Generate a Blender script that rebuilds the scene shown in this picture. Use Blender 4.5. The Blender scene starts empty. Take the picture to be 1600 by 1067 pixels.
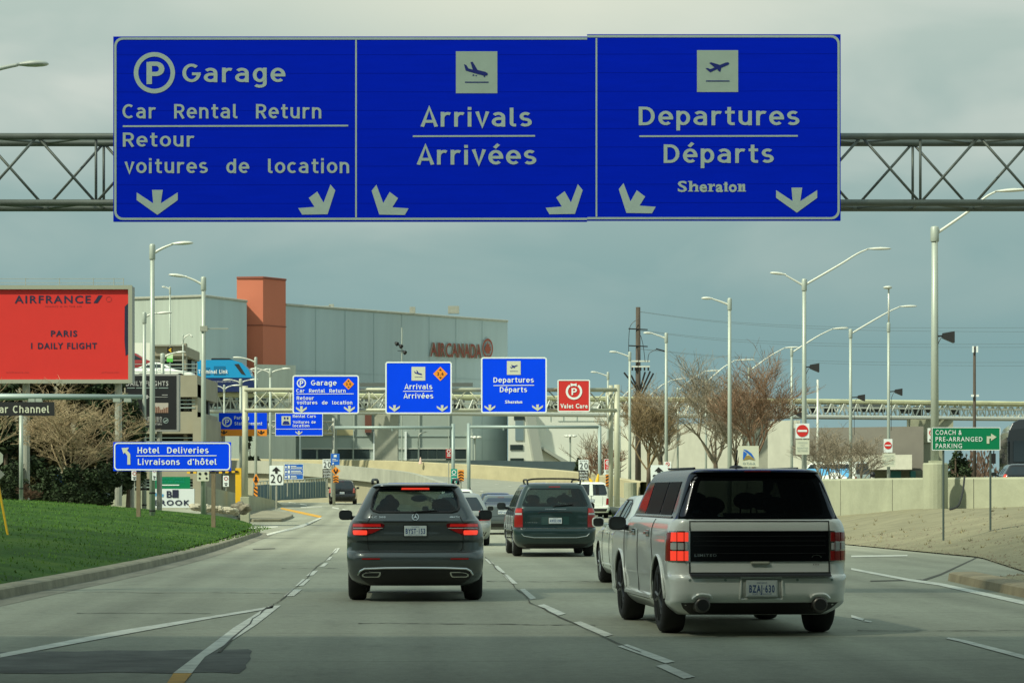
import bpy, bmesh, math, random
from mathutils import Vector, Matrix
R = math.radians
rnd = random.Random(7)
sc = bpy.context.scene
COL = sc.collection

# ------------------------------------------------------------------ camera, sky, sun, exposure
FPX, HY, CX, CZ = 4200.0, 770.0, 800.0, 1.5      # focal length in photo pixels, eye level row, centre column, eye height
cam_d = bpy.data.cameras.new('camera')
cam_d.sensor_width = 36
cam_d.lens = 36 * FPX / 1600
cam_d.shift_y = (HY - 533.5) / 1600
cam_d.clip_start, cam_d.clip_end = 0.5, 9000
cam = bpy.data.objects.new('camera', cam_d)
COL.objects.link(cam)
cam.location = (0, 0, CZ)
cam.rotation_euler = (R(90), 0, 0)
sc.camera = cam

SUN_EL = R(46)
SUN_H = Vector((-0.80, -0.60))                    # horizontal direction towards the sun (left, a little behind us)
sun_dir = Vector((SUN_H.x * math.cos(SUN_EL), SUN_H.y * math.cos(SUN_EL), math.sin(SUN_EL)))

world = bpy.data.worlds.new('World')
sc.world = world
world.use_nodes = True
wn, wl = world.node_tree.nodes, world.node_tree.links
wn.clear()
def wnode(t, **kw):
    n = wn.new(t)
    for k, v in kw.items():
        setattr(n, k, v)
    return n
w_out = wnode('ShaderNodeOutputWorld')
w_sky = wnode('ShaderNodeTexSky', sky_type='NISHITA', sun_disc=False, sun_elevation=SUN_EL,
              sun_rotation=math.atan2(SUN_H.x, SUN_H.y), air_density=1.2, dust_density=2.5)
w_bg = wnode('ShaderNodeBackground'); w_bg.inputs[1].default_value = 0.06
wl.new(w_sky.outputs[0], w_bg.inputs[0])
w_tc = wnode('ShaderNodeTexCoord')
w_map = wnode('ShaderNodeMapping'); w_map.inputs['Scale'].default_value = (11, 3, 26)
wl.new(w_tc.outputs['Generated'], w_map.inputs[0])
w_n1 = wnode('ShaderNodeTexNoise'); w_n1.inputs['Scale'].default_value = 1.0; w_n1.inputs['Detail'].default_value = 4; w_n1.inputs['Roughness'].default_value = 0.45
w_n1.inputs['Distortion'].default_value = 0.35
wl.new(w_map.outputs[0], w_n1.inputs['Vector'])
w_sep = wnode('ShaderNodeSeparateXYZ'); wl.new(w_tc.outputs['Generated'], w_sep.inputs[0])
w_r0 = wnode('ShaderNodeValToRGB')                # overcast colour by height above the horizon
cr = w_r0.color_ramp
cr.elements[0].position = 0.0; cr.elements[0].color = (0.330, 0.500, 0.500, 1)
cr.elements[1].position = 1.0; cr.elements[1].color = (0.44, 0.64, 0.64, 1)
for p, c in ((0.05, (0.232, 0.395, 0.405, 1)), (0.085, (0.268, 0.425, 0.418, 1)), (0.135, (0.40, 0.525, 0.485, 1)), (0.19, (0.53, 0.635, 0.56, 1)), (0.4, (0.40, 0.595, 0.585, 1))):
    e = cr.elements.new(p); e.color = c
wl.new(w_sep.outputs['Z'], w_r0.inputs[0])
w_r1 = wnode('ShaderNodeMapRange'); w_r1.inputs['From Min'].default_value = 0.42; w_r1.inputs['From Max'].default_value = 0.72
wl.new(w_n1.outputs['Fac'], w_r1.inputs['Value'])
w_h = wnode('ShaderNodeMapRange'); w_h.inputs['From Min'].default_value = 0.055; w_h.inputs['From Max'].default_value = 0.16   # clouds thin out low down
wl.new(w_sep.outputs['Z'], w_h.inputs['Value'])
w_m = wnode('ShaderNodeMath', operation='MULTIPLY'); wl.new(w_r1.outputs[0], w_m.inputs[0]); wl.new(w_h.outputs[0], w_m.inputs[1])
w_mx = wnode('ShaderNodeMixRGB'); w_mx.inputs['Color2'].default_value = (0.66, 0.725, 0.65, 1)
wl.new(w_r0.outputs[0], w_mx.inputs['Color1']); wl.new(w_m.outputs[0], w_mx.inputs['Fac'])
# the sunlit break in the overcast, straight ahead and high
w_dot = wnode('ShaderNodeVectorMath', operation='DISTANCE'); w_dot.inputs[1].default_value = Vector((0.012, 0.97, 0.196)).normalized()
w_sc = wnode('ShaderNodeVectorMath', operation='MULTIPLY'); w_sc.inputs[1].default_value = (0.55, 1, 1.5)
wl.new(w_tc.outputs['Generated'], w_sc.inputs[0])
w_dot.inputs[1].default_value = tuple(a * b for a, b in zip(Vector((0.006, 0.978, 0.200)).normalized(), (0.55, 1, 1.5)))
wl.new(w_sc.outputs[0], w_dot.inputs[0])
w_r2 = wnode('ShaderNodeMapRange'); w_r2.inputs['From Min'].default_value = 0.10; w_r2.inputs['From Max'].default_value = 0.01
w_r2.interpolation_type = 'SMOOTHSTEP'
wl.new(w_dot.outputs['Value'], w_r2.inputs['Value'])
w_m2 = wnode('ShaderNodeMath', operation='MULTIPLY'); wl.new(w_r2.outputs[0], w_m2.inputs[0]); w_m2.inputs[1].default_value = 0.85
w_mx2 = wnode('ShaderNodeMixRGB'); w_mx2.inputs['Color2'].default_value = (0.85, 0.87, 0.70, 1)
wl.new(w_mx.outputs[0], w_mx2.inputs['Color1']); wl.new(w_m2.outputs[0], w_mx2.inputs['Fac'])
w_bg2 = wnode('ShaderNodeBackground'); w_bg2.inputs[1].default_value = 1.0
wl.new(w_mx2.outputs[0], w_bg2.inputs[0])
w_mix = wnode('ShaderNodeMixShader'); w_mix.inputs[0].default_value = 0.9
wl.new(w_bg.outputs[0], w_mix.inputs[1]); wl.new(w_bg2.outputs[0], w_mix.inputs[2])
wl.new(w_mix.outputs[0], w_out.inputs[0])

sun_d = bpy.data.lights.new('sun', 'SUN')
sun_d.energy = 4.6; sun_d.angle = R(2.0); sun_d.color = (0.98, 0.97, 0.76)
sun = bpy.data.objects.new('sun', sun_d); COL.objects.link(sun)
sun.rotation_euler = (-sun_dir).to_track_quat('-Z', 'Y').to_euler()
sun.location = (0, 0, 60)

sc.view_settings.view_transform = 'Standard'
sc.view_settings.look = 'None'
sc.view_settings.exposure = 0.0
sc.view_settings.gamma = 1.0
sc.cycles.max_bounces = 6
sc.cycles.transparent_max_bounces = 16

# unseen vapour volume added high on the sun's side to dim the nearest road
bm_ = bmesh.new(); bmesh.ops.create_uvsphere(bm_, u_segments=32, v_segments=16, radius=1)
me_ = bpy.data.meshes.new('added_cloud'); bm_.to_mesh(me_); bm_.free()
m_ = bpy.data.materials.new('dimming_vapour'); m_.use_nodes = True
m_.node_tree.nodes.remove(m_.node_tree.nodes['Principled BSDF'])
pv_ = m_.node_tree.nodes.new('ShaderNodeVolumePrincipled'); pv_.inputs['Density'].default_value = 0.030; pv_.inputs['Color'].default_value = (0.9, 0.92, 0.92, 1)
m_.node_tree.links.new(pv_.outputs[0], m_.node_tree.nodes['Material Output'].inputs['Volume'])
me_.materials.append(m_)
added_cloud = bpy.data.objects.new('added_cloud', me_); COL.objects.link(added_cloud)
cl_t = (0, -2, 1.5); cl_h = 220.0
added_cloud.location = (cl_t[0] + SUN_H.x * cl_h / math.tan(SUN_EL), cl_t[1] + SUN_H.y * cl_h / math.tan(SUN_EL), cl_t[2] + cl_h)
added_cloud.scale = (130, 72, 22)
added_cloud['kind'] = 'stuff'; added_cloud['label'] = 'unseen vapour volume added overhead to dim the sun on the near road'; added_cloud['category'] = 'added_cloud'

# ------------------------------------------------------------------ helpers
def zr(Y):                                        # the road climbs gently from 120 m on
    t = min(max((Y - 115) / 90, 0), 1)
    return 0.75 * t * t * (3 - 2 * t)
def P(px, py, Y): return Vector(((px - CX) * Y / FPX, Y, CZ + (HY - py) * Y / FPX))
def X_(px, Y): return (px - CX) * Y / FPX
def Z_(py, Y): return CZ + (HY - py) * Y / FPX
def G(px, py, off=0.0):                           # point of the road surface seen at a place of the photo
    a, b = 8.0, 600.0
    for _ in range(50):
        m = (a + b) / 2
        if HY + (CZ - zr(m)) * FPX / m > py: a = m
        else: b = m
    return Vector(((px - CX) * a / FPX, a, zr(a) + off))

MATS = {}
def mat(name, col, rough=0.6, metal=0.0, var=0.0, vs=4.0, bump=0.0, bs=30.0, coat=0.0, emit=None, alpha=None, stretch=(1, 1, 1), spec=0.5):
    if name in MATS: return MATS[name]
    m = bpy.data.materials.new(name); m.use_nodes = True
    nt = m.node_tree; b = nt.nodes['Principled BSDF']
    col = tuple(col) if len(col) == 4 else (*col, 1)
    b.inputs['Base Color'].default_value = col
    b.inputs['Roughness'].default_value = rough
    b.inputs['Metallic'].default_value = metal
    b.inputs['Coat Weight'].default_value = coat
    b.inputs['Coat Roughness'].default_value = 0.04
    b.inputs['Specular IOR Level'].default_value = spec
    if emit:
        b.inputs['Emission Color'].default_value = (*emit[0], 1); b.inputs['Emission Strength'].default_value = emit[1]
    if var or bump:
        tc = nt.nodes.new('ShaderNodeTexCoord'); mp = nt.nodes.new('ShaderNodeMapping')
        mp.inputs['Scale'].default_value = stretch
        nt.links.new(tc.outputs['Object'], mp.inputs[0])
    if var:
        n = nt.nodes.new('ShaderNodeTexNoise'); n.inputs['Scale'].default_value = vs; n.inputs['Detail'].default_value = 6; n.inputs['Roughness'].default_value = 0.65
        nt.links.new(mp.outputs[0], n.inputs['Vector'])
        r = nt.nodes.new('ShaderNodeMapRange'); r.inputs['From Min'].default_value = 0.3; r.inputs['From Max'].default_value = 0.7
        r.inputs['To Min'].default_value = 1 - var; r.inputs['To Max'].default_value = 1 + var
        nt.links.new(n.outputs['Fac'], r.inputs['Value'])
        x = nt.nodes.new('ShaderNodeMixRGB'); x.blend_type = 'MULTIPLY'; x.inputs['Fac'].default_value = 1
        x.inputs['Color1'].default_value = col
        nt.links.new(r.outputs[0], x.inputs['Color2'])
        nt.links.new(x.outputs[0], b.inputs['Base Color'])
    if bump:
        n2 = nt.nodes.new('ShaderNodeTexNoise'); n2.inputs['Scale'].default_value = bs; n2.inputs['Detail'].default_value = 5
        nt.links.new(mp.outputs[0], n2.inputs['Vector'])
        bp = nt.nodes.new('ShaderNodeBump'); bp.inputs['Strength'].default_value = bump; bp.inputs['Distance'].default_value = 0.05
        nt.links.new(n2.outputs['Fac'], bp.inputs['Height']); nt.links.new(bp.outputs[0], b.inputs['Normal'])
    if alpha is not None:
        tr = nt.nodes.new('ShaderNodeBsdfTransparent'); tr.inputs[0].default_value = (*alpha[1], 1)
        mx = nt.nodes.new('ShaderNodeMixShader'); mx.inputs[0].default_value = alpha[0]
        out = nt.nodes['Material Output']
        nt.links.new(b.outputs[0], mx.inputs[1]); nt.links.new(tr.outputs[0], mx.inputs[2]); nt.links.new(mx.outputs[0], out.inputs[0])
    MATS[name] = m
    return m

def tag(o, label=None, cat=None, group=None, kind=None):
    if label: o['label'] = label
    if cat: o['category'] = cat
    if group: o['group'] = group
    if kind: o['kind'] = kind
    return o
def thing(name, label, cat, loc=(0, 0, 0), rz=0.0, group=None):
    o = bpy.data.objects.new(name, None); COL.objects.link(o)
    o.empty_display_size = 0.3
    o.location = loc; o.rotation_euler = (0, 0, rz)
    return tag(o, label, cat, group)
def origin(o):
    v = Vector((0, 0, 0))
    while o is not None:
        v += Vector(o.location); o = o.parent
    return v

class MB:
    def __init__(s): s.v, s.f, s.m = [], [], []
    def add(s, vs, fs, mi=0):
        k = len(s.v); s.v += [tuple(p) for p in vs]
        s.f += [tuple(i + k for i in f) for f in fs]; s.m += [mi] * len(fs); return s
    def box(s, x0, x1, y0, y1, z0, z1, mi=0):
        vs = [(x, y, z) for z in (z0, z1) for y in (y0, y1) for x in (x0, x1)]
        return s.add(vs, [(0, 2, 3, 1), (4, 5, 7, 6), (0, 1, 5, 4), (1, 3, 7, 5), (3, 2, 6, 7), (2, 0, 4, 6)], mi)
    def hexa(s, b, t, mi=0):                      # two matching rings of corners, closed
        n = len(b)
        return s.add(list(b) + list(t), [tuple(range(n - 1, -1, -1)), tuple(range(n, 2 * n))] + [(i, (i + 1) % n, n + (i + 1) % n, n + i) for i in range(n)], mi)
    def tube(s, pts, r, n=8, mi=0, cap=True):
        pts = [Vector(p) for p in pts]; m = len(pts)
        rs = r if isinstance(r, (list, tuple)) else [r] * m
        vs, fs = [], []
        up = None
        for i, p in enumerate(pts):
            d = (pts[min(i + 1, m - 1)] - pts[max(i - 1, 0)])
            if d.length < 1e-9: d = Vector((0, 0, 1))
            d.normalize()
            if up is None:
                up = Vector((0, 0, 1)) if abs(d.z) < 0.9 else Vector((1, 0, 0))
            a = d.cross(up); a.normalize(); b = a.cross(d); up = b
            for k in range(n):
                t = 2 * math.pi * (k + 0.5) / n
                vs.append(p + (a * math.cos(t) + b * math.sin(t)) * rs[i])
        for i in range(m - 1):
            for k in range(n):
                k2 = (k + 1) % n
                fs.append((i * n + k, i * n + k2, (i + 1) * n + k2, (i + 1) * n + k))
        if cap and n > 2:
            fs.append(tuple(range(n - 1, -1, -1))); fs.append(tuple((m - 1) * n + k for k in range(n)))
        return s.add(vs, fs, mi)
    def lathe(s, base, axis, prof, n=16, mi=0):   # prof: (distance along axis, radius)
        base, ax = Vector(base), Vector(axis).normalized()
        u = ax.cross(Vector((0, 0, 1)) if abs(ax.z) < 0.9 else Vector((1, 0, 0))).normalized(); w = ax.cross(u)
        vs = [base + ax * h + (u * math.cos(2 * math.pi * k / n) + w * math.sin(2 * math.pi * k / n)) * r for h, r in prof for k in range(n)]
        fs = [(i * n + k, i * n + (k + 1) % n, (i + 1) * n + (k + 1) % n, (i + 1) * n + k) for i in range(len(prof) - 1) for k in range(n)]
        fs += [tuple(range(n - 1, -1, -1)), tuple((len(prof) - 1) * n + k for k in range(n))]
        return s.add(vs, fs, mi)
    def ellipsoid(s, c, rx, ry, rz, nu=12, nv=8, mi=0):
        c = Vector(c); vs = []; fs = []
        for j in range(nv + 1):
            t = math.pi * j / nv
            for i in range(nu):
                p = 2 * math.pi * i / nu
                vs.append(c + Vector((rx * math.sin(t) * math.cos(p), ry * math.sin(t) * math.sin(p), rz * math.cos(t))))
        for j in range(nv):
            for i in range(nu):
                fs.append((j * nu + i, (j + 1) * nu + i, (j + 1) * nu + (i + 1) % nu, j * nu + (i + 1) % nu))
        return s.add(vs, fs, mi)
    def build(s, name, mats, parent=None, local=False, smooth=False, bevel=0.0, kind=None):
        me = bpy.data.meshes.new(name)
        off = Vector((0, 0, 0)) if (local or parent is None) else origin(parent)
        me.from_pydata([tuple(Vector(p) - off) for p in s.v], [], s.f)
        for m in (mats if isinstance(mats, (list, tuple)) else [mats]): me.materials.append(m)
        if any(s.m):
            me.polygons.foreach_set('material_index', s.m)
        if smooth:
            me.polygons.foreach_set('use_smooth', [True] * len(me.polygons))
        me.update()
        o = bpy.data.objects.new(name, me); COL.objects.link(o)
        if parent is not None: o.parent = parent
        if bevel:
            b = o.modifiers.new('bevel', 'BEVEL'); b.width = bevel; b.segments = 2; b.limit_method = 'ANGLE'
        if kind: o['kind'] = kind
        return o

def sheet(name, polys, m, off, kind='structure', parent=None):   # thin painted sheets on the road, given by places of the photo
    b = MB()
    for poly in polys:
        pts = [G(x, y, off) for x, y in poly]
        b.add(pts, [tuple(range(len(pts)))])
    return b.build(name, m, parent, kind=kind)

# ---- lettering (built-in font)
_TXT = {}
def text_geom(s, bold):
    k = (s, bold)
    if k in _TXT: return _TXT[k]
    c = bpy.data.curves.new('lettering', 'FONT'); c.body = s; c.size = 1.0; c.offset = bold; c.resolution_u = 3
    c.space_character = 1.22
    o = bpy.data.objects.new('lettering', c); COL.objects.link(o)
    bpy.context.view_layer.update()
    ev = o.evaluated_get(bpy.context.evaluated_depsgraph_get())
    me = ev.to_mesh()
    vs = [(v.co.x, v.co.y) for v in me.vertices]; fs = [tuple(p.vertices) for p in me.polygons]
    ev.to_mesh_clear()
    bpy.data.objects.remove(o); bpy.data.curves.remove(c)
    _TXT[k] = (vs, fs)
    return _TXT[k]
def cap_h(bold):
    vs, _ = text_geom('H', bold)
    return max(v[1] for v in vs)
# a plain road-sign alphabet drawn as strokes (centre lines; capitals are 1 high)
def _el(cx, cy, rx, ry, a0, a1, n=0):
    n = n or max(3, int(abs(a1 - a0) / 15))
    return [(cx + rx * math.cos(R(a0 + (a1 - a0) * i / n)), cy + ry * math.sin(R(a0 + (a1 - a0) * i / n))) for i in range(n + 1)]
_O = _el(.30, .39, .22, .31, 0, 360)
_E1, _E2 = [(.10, .385), (.595, .385)], _el(.30, .39, .22, .31, 0, 312)
_ST = lambda x, a, c: [(x, a), (x, c)]
_N = [(.1, .38)] + _el(.29, .47, .19, .23, 175, 0) + [(.48, 0)]
_BOWL = _el(.28, .39, .2, .31, 0, 360); _PB = [(.1, .92), (.34, .92)] + _el(.34, .69, .2, .23, 80, -80) + [(.34, .46), (.1, .46)]
HWY = {
 ' ': (.36, []), 'o': (.60, [_O]), 'c': (.54, [_el(.30, .39, .22, .31, 48, 312)]), 'e': (.60, [_E2, _E1]),
 'a': (.60, [_el(.27, .50, .20, .20, 145, 0) + [(.47, 0)], [(.47, .43), (.29, .43)] + _el(.28, .255, .20, .175, 95, 265) + [(.36, .09), (.47, .19)]]),
 'd': (.60, [_BOWL, _ST(.48, 0, 1)]), 'g': (.60, [_BOWL, [(.48, .78), (.48, -.06)] + _el(.28, -.06, .2, .16, -10, -145)]),
 'h': (.60, [_ST(.1, 0, 1), _N]), 'n': (.60, [_ST(.1, 0, .78), _N]), 'm': (.90, [_ST(.1, 0, .78), [(.1, .42)] + _el(.26, .5, .16, .2, 175, 0) + [(.42, 0)], [(.42, .42)] + _el(.58, .5, .16, .2, 175, 0) + [(.74, 0)]]),
 'r': (.44, [_ST(.1, 0, .78), [(.1, .36)] + _el(.31, .44, .21, .26, 175, 62)]), 'u': (.60, [_ST(.48, .78, 0), [(.1, .78), (.1, .32)] + _el(.29, .31, .19, .23, 180, 345) + [(.48, .4)]]),
 'i': (.24, [_ST(.1, 0, .78), _ST(.1, .88, 1.04)]), 'l': (.30, [[(.1, 1), (.1, .2)] + _el(.21, .19, .11, .11, 185, 265) + [(.28, .08)]]),
 't': (.44, [[(.19, .98), (.19, .22)] + _el(.31, .21, .12, .13, 185, 265) + [(.41, .08)], [(.03, .70), (.41, .70)]]), 'p': (.60, [_ST(.1, .78, -.28), _el(.3, .39, .2, .31, 0, 360)]),
 's': (.52, [_el(.26, .545, .165, .155, 38, 250) + _el(.25, .235, .185, .155, 75, -145)]), 'v': (.54, [[(.06, .80), (.27, .03), (.48, .80)]]), 'k': (.56, [_ST(.1, 0, 1), [(.1, .30), (.46, .80)], [(.24, .46), (.5, 0)]]),
 'A': (.66, [[(.05, 0), (.33, 1.0), (.61, 0)], [(.15, .28), (.51, .28)]]), 'C': (.70, [_el(.38, .5, .29, .42, 50, 310)]), 'G': (.76, [_el(.38, .5, .29, .42, 48, 352) + [(.665, .45)], [(.40, .45), (.745, .45)]]),
 'D': (.70, [[(.1, .92), (.3, .92)] + _el(.3, .5, .29, .42, 80, -80) + [(.3, .08), (.1, .08)], _ST(.1, 0, 1)]), 'R': (.64, [_ST(.1, 0, 1), _PB, [(.33, .46), (.56, 0)]]), 'P': (.62, [_ST(.1, 0, 1), _PB]),
 'H': (.68, [_ST(.1, 0, 1), _ST(.56, 0, 1), [(.1, .5), (.56, .5)]]), 'L': (.52, [[(.1, 1), (.1, .08), (.48, .08)]]), 'V': (.64, [[(.05, 1), (.32, .02), (.59, 1)]]), 'T': (.6, [[(.03, .92), (.57, .92)], _ST(.3, 0, .92)]),
 'S': (.62, [_el(.31, .705, .21, .215, 35, 255) + _el(.30, .295, .23, .215, 75, -148)]), "'": (.22, [_ST(.1, .74, 1)]),
}
HWY['é'] = (.60, [_E2, _E1, [(.25, .88), (.41, 1.08)]]); HWY['ô'] = (.60, [_O, [(.15, .88), (.3, 1.05), (.45, .88)]])
def hwy_geom(s, w):
    key = ('hwy', s, w)
    if key in _TXT: return _TXT[key]
    vs, fs, x0, lv = [], [], 0.0, 0
    for ch in s:
        adv, paths = HWY[ch]
        for path in paths:
            lv = (lv + 1) % 5; L_ = []; n = len(path); closed = n > 8 and abs(path[0][0] - path[-1][0]) + abs(path[0][1] - path[-1][1]) < 1e-6
            for i, (x, y) in enumerate(path):
                a = path[i - 1] if i else (path[-2] if closed else path[0]); c = path[i + 1] if i < n - 1 else (path[1] if closed else path[-1])
                d1 = Vector((x - a[0], y - a[1])); d2 = Vector((c[0] - x, c[1] - y))
                if d1.length < 1e-9: d1 = d2
                if d2.length < 1e-9: d2 = d1
                t = (d1.normalized() + d2.normalized()).normalized(); nn = Vector((-t.y, t.x)); k = 1 / max(.55, nn.dot(Vector((-d1.y, d1.x)).normalized()))
                L_ += [(x0 + x + nn.x * w / 2 * k, y + nn.y * w / 2 * k, lv), (x0 + x - nn.x * w / 2 * k, y - nn.y * w / 2 * k, lv)]
            b = len(vs); vs += L_; fs += [(b + 2 * i, b + 2 * i + 1, b + 2 * i + 3, b + 2 * i + 2) for i in range(n - 1)]
        x0 += adv + .10
    _TXT[key] = (vs, fs); return vs, fs
def text_into(b, s, place, x0, x1, base, cap, bold=0.012, mi=0, hwy=False):
    """lettering stretched between x0 and x1, standing on base; place(x, y) gives the point in space. Rows count downwards."""
    hw = hwy and all(c in HWY for c in s)
    vs, fs = hwy_geom(s, .148 + max(0, bold - .012) * 1.6) if hw else text_geom(s, bold)
    if not vs: return
    a0, a1 = min(v[0] for v in vs), max(v[0] for v in vs)
    kx = (x1 - x0) / (a1 - a0); ky = cap / (1.0 if hw else cap_h(bold))
    b.add([Vector(place(x0 + (v[0] - a0) * kx, base - v[1] * ky)) + Vector((0, -.0004 * v[2] if hw else 0, 0)) for v in vs], fs, mi)

def rrect(x0, y0, x1, y1, r, n=5):
    if r <= 0: return [(x0, y0), (x1, y0), (x1, y1), (x0, y1)]
    out = []
    for cx, cy, a in ((x1 - r, y0 + r, -90), (x1 - r, y1 - r, 0), (x0 + r, y1 - r, 90), (x0 + r, y0 + r, 180)):
        for i in range(n + 1):
            t = R(a + 90 * i / n); out.append((cx + r * math.cos(t), cy + r * math.sin(t)))
    return out

class Board:
    """a flat sign at distance Y whose parts are measured in photo rows and columns"""
    def __init__(s, root, Y, eps=0.006): s.root, s.Y, s.e = root, Y, eps
    def at(s, off): return lambda x, y: P(x, y, s.Y) + Vector((0, -off, 0))
    def panel(s, x0, y0, x1, y1, m, r=0, th=0.06, name='panel', lift=0):
        f = s.at(lift * s.e)
        pts = [f(x, y) for x, y in rrect(x0, y0, x1, y1, r)]
        b = MB().hexa(pts, [p + Vector((0, th, 0)) for p in pts])
        return b.build(name, m, s.root)
    def border(s, x0, y0, x1, y1, wd, r, m, lift=1, name='border'):
        f = s.at(lift * s.e)
        a = rrect(x0, y0, x1, y1, max(r, 0.01)); c = rrect(x0 + wd, y0 + wd, x1 - wd, y1 - wd, max(r - wd, 0.01)); n = len(a)
        return MB().add([f(*p) for p in a + c], [(i, (i + 1) % n, n + (i + 1) % n, n + i) for i in range(n)]).build(name, m, s.root)
    def text(s, items, m, lift=1.5, name='lettering', bold=0.012, hwy=True):
        f = s.at(lift * s.e)
        for t, x0, x1, base, cap in items:             # each line of lettering is a part
            b = MB(); text_into(b, t, f, x0, x1, base, cap, bold, 0, hwy); o = b.build(name, m, s.root)
        return o
    def polys(s, lst, m, lift=1.5, name='arrow'):
        b = MB(); f = s.at(lift * s.e)
        for pts in lst: b.add([f(*p) for p in pts], [tuple(range(len(pts)))])
        return b.build(name, m, s.root)
    def ring(s, cx, cy, ro, ri, m, lift=1.5, a0=0, a1=360, name='emblem', n=40, sx=1.0):
        f = s.at(lift * s.e); vs = []
        for i in range(n + 1):
            t = R(a0 + (a1 - a0) * i / n)
            vs += [f(cx + sx * ro * math.cos(t), cy - ro * math.sin(t)), f(cx + sx * ri * math.cos(t), cy - ri * math.sin(t))]
        return MB().add(vs, [(2 * i, 2 * i + 2, 2 * i + 3, 2 * i + 1) for i in range(n)]).build(name, m, s.root)
    def disc(s, cx, cy, r, m, lift=1, name='emblem', n=28):
        return s.polys([[(cx + r * math.cos(2 * math.pi * i / n), cy + r * math.sin(2 * math.pi * i / n)) for i in range(n)]], m, lift, name)
    def post(s, px, y0, y1, rad, m, name='post', n=8, back=0.1, ybot=None):
        z0, z1 = Z_(y1, s.Y), Z_(y0, s.Y); x = X_(px, s.Y)
        return MB().tube([(x, s.Y + back, z0), (x, s.Y + back, z1)], rad, n).build(name, m, s.root)
def sign(name, label, cat, Y, px, pyb, group=None):
    return Board(thing(name, label, cat, P(px, pyb, Y), group=group), Y)

# ---- common materials
M_galv = mat('galvanised_steel', (0.42, 0.43, 0.36), 0.5, 0.45, var=0.12, vs=3)
M_gantry = mat('grey_green_steel', (0.20, 0.22, 0.19), 0.45, 0.35, var=0.15, vs=2)
M_cream = mat('cream_steel', (0.46, 0.47, 0.35), 0.5, 0.1, var=0.1, vs=2)
M_pole = mat('pale_pole_paint', (0.40, 0.45, 0.39), 0.45, 0.2, var=0.07, vs=1.5)
M_head = mat('lamp_head_paint', (0.66, 0.68, 0.60), 0.4, 0.1)
M_black = mat('black_paint', (0.012, 0.012, 0.013), 0.5)
M_blueA = mat('shaded_blue_sheeting', (0.0, 0.024, 0.80), 0.6, var=0.06, vs=1.2, stretch=(1, 1, 8), spec=0.05)  # near sign's blue, darkened to stand in for shade
M_letA = mat('shaded_letter_sheeting', (0.58, 0.70, 0.62), 0.6, var=0.05, vs=8, spec=0.3)  # letters darkened likewise for the near sign's shade
M_blueB = mat('bright_blue_sheeting', (0.0, 0.062, 0.95), 0.6, var=0.04, vs=1, spec=0.08)
M_white = mat('white_sheeting', (0.80, 0.86, 0.84), 0.55, spec=0.3)
M_pict = mat('pictogram_ground', (0.62, 0.64, 0.50), 0.6, spec=0.3)
M_pictA = mat('shaded_pictogram_ground', (0.52, 0.63, 0.52), 0.6, var=0.05, vs=4, spec=0.3)  # pictogram ground darkened for shade on the near sign
M_green = mat('green_sheeting', (0.0, 0.21, 0.085), 0.5, spec=0.3)
M_teal = mat('teal_sheeting', (0.0, 0.30, 0.22), 0.5)
M_red = mat('red_sheeting', (0.62, 0.025, 0.02), 0.5)
M_dkred = mat('dark_red_sheeting', (0.38, 0.02, 0.02), 0.5)
M_orange = mat('orange_sheeting', (0.90, 0.30, 0.02), 0.5)
M_yellow = mat('yellow_paint', (0.85, 0.50, 0.02), 0.5)
M_midblue = mat('mid_blue_sheeting', (0.01, 0.13, 0.55), 0.5)
M_conc = mat('cast_concrete', (0.345, 0.36, 0.255), 0.85, var=0.16, vs=0.7, bump=0.2, bs=6)
M_conc2 = mat('grey_concrete', (0.36, 0.37, 0.30), 0.85, var=0.15, vs=0.5, bump=0.15, bs=6)
M_wood = mat('weathered_wood', (0.19, 0.15, 0.09), 0.8, var=0.25, vs=6, stretch=(4, 4, 0.6))
M_dark = mat('dark_recess', (0.02, 0.022, 0.022), 0.7)

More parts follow.
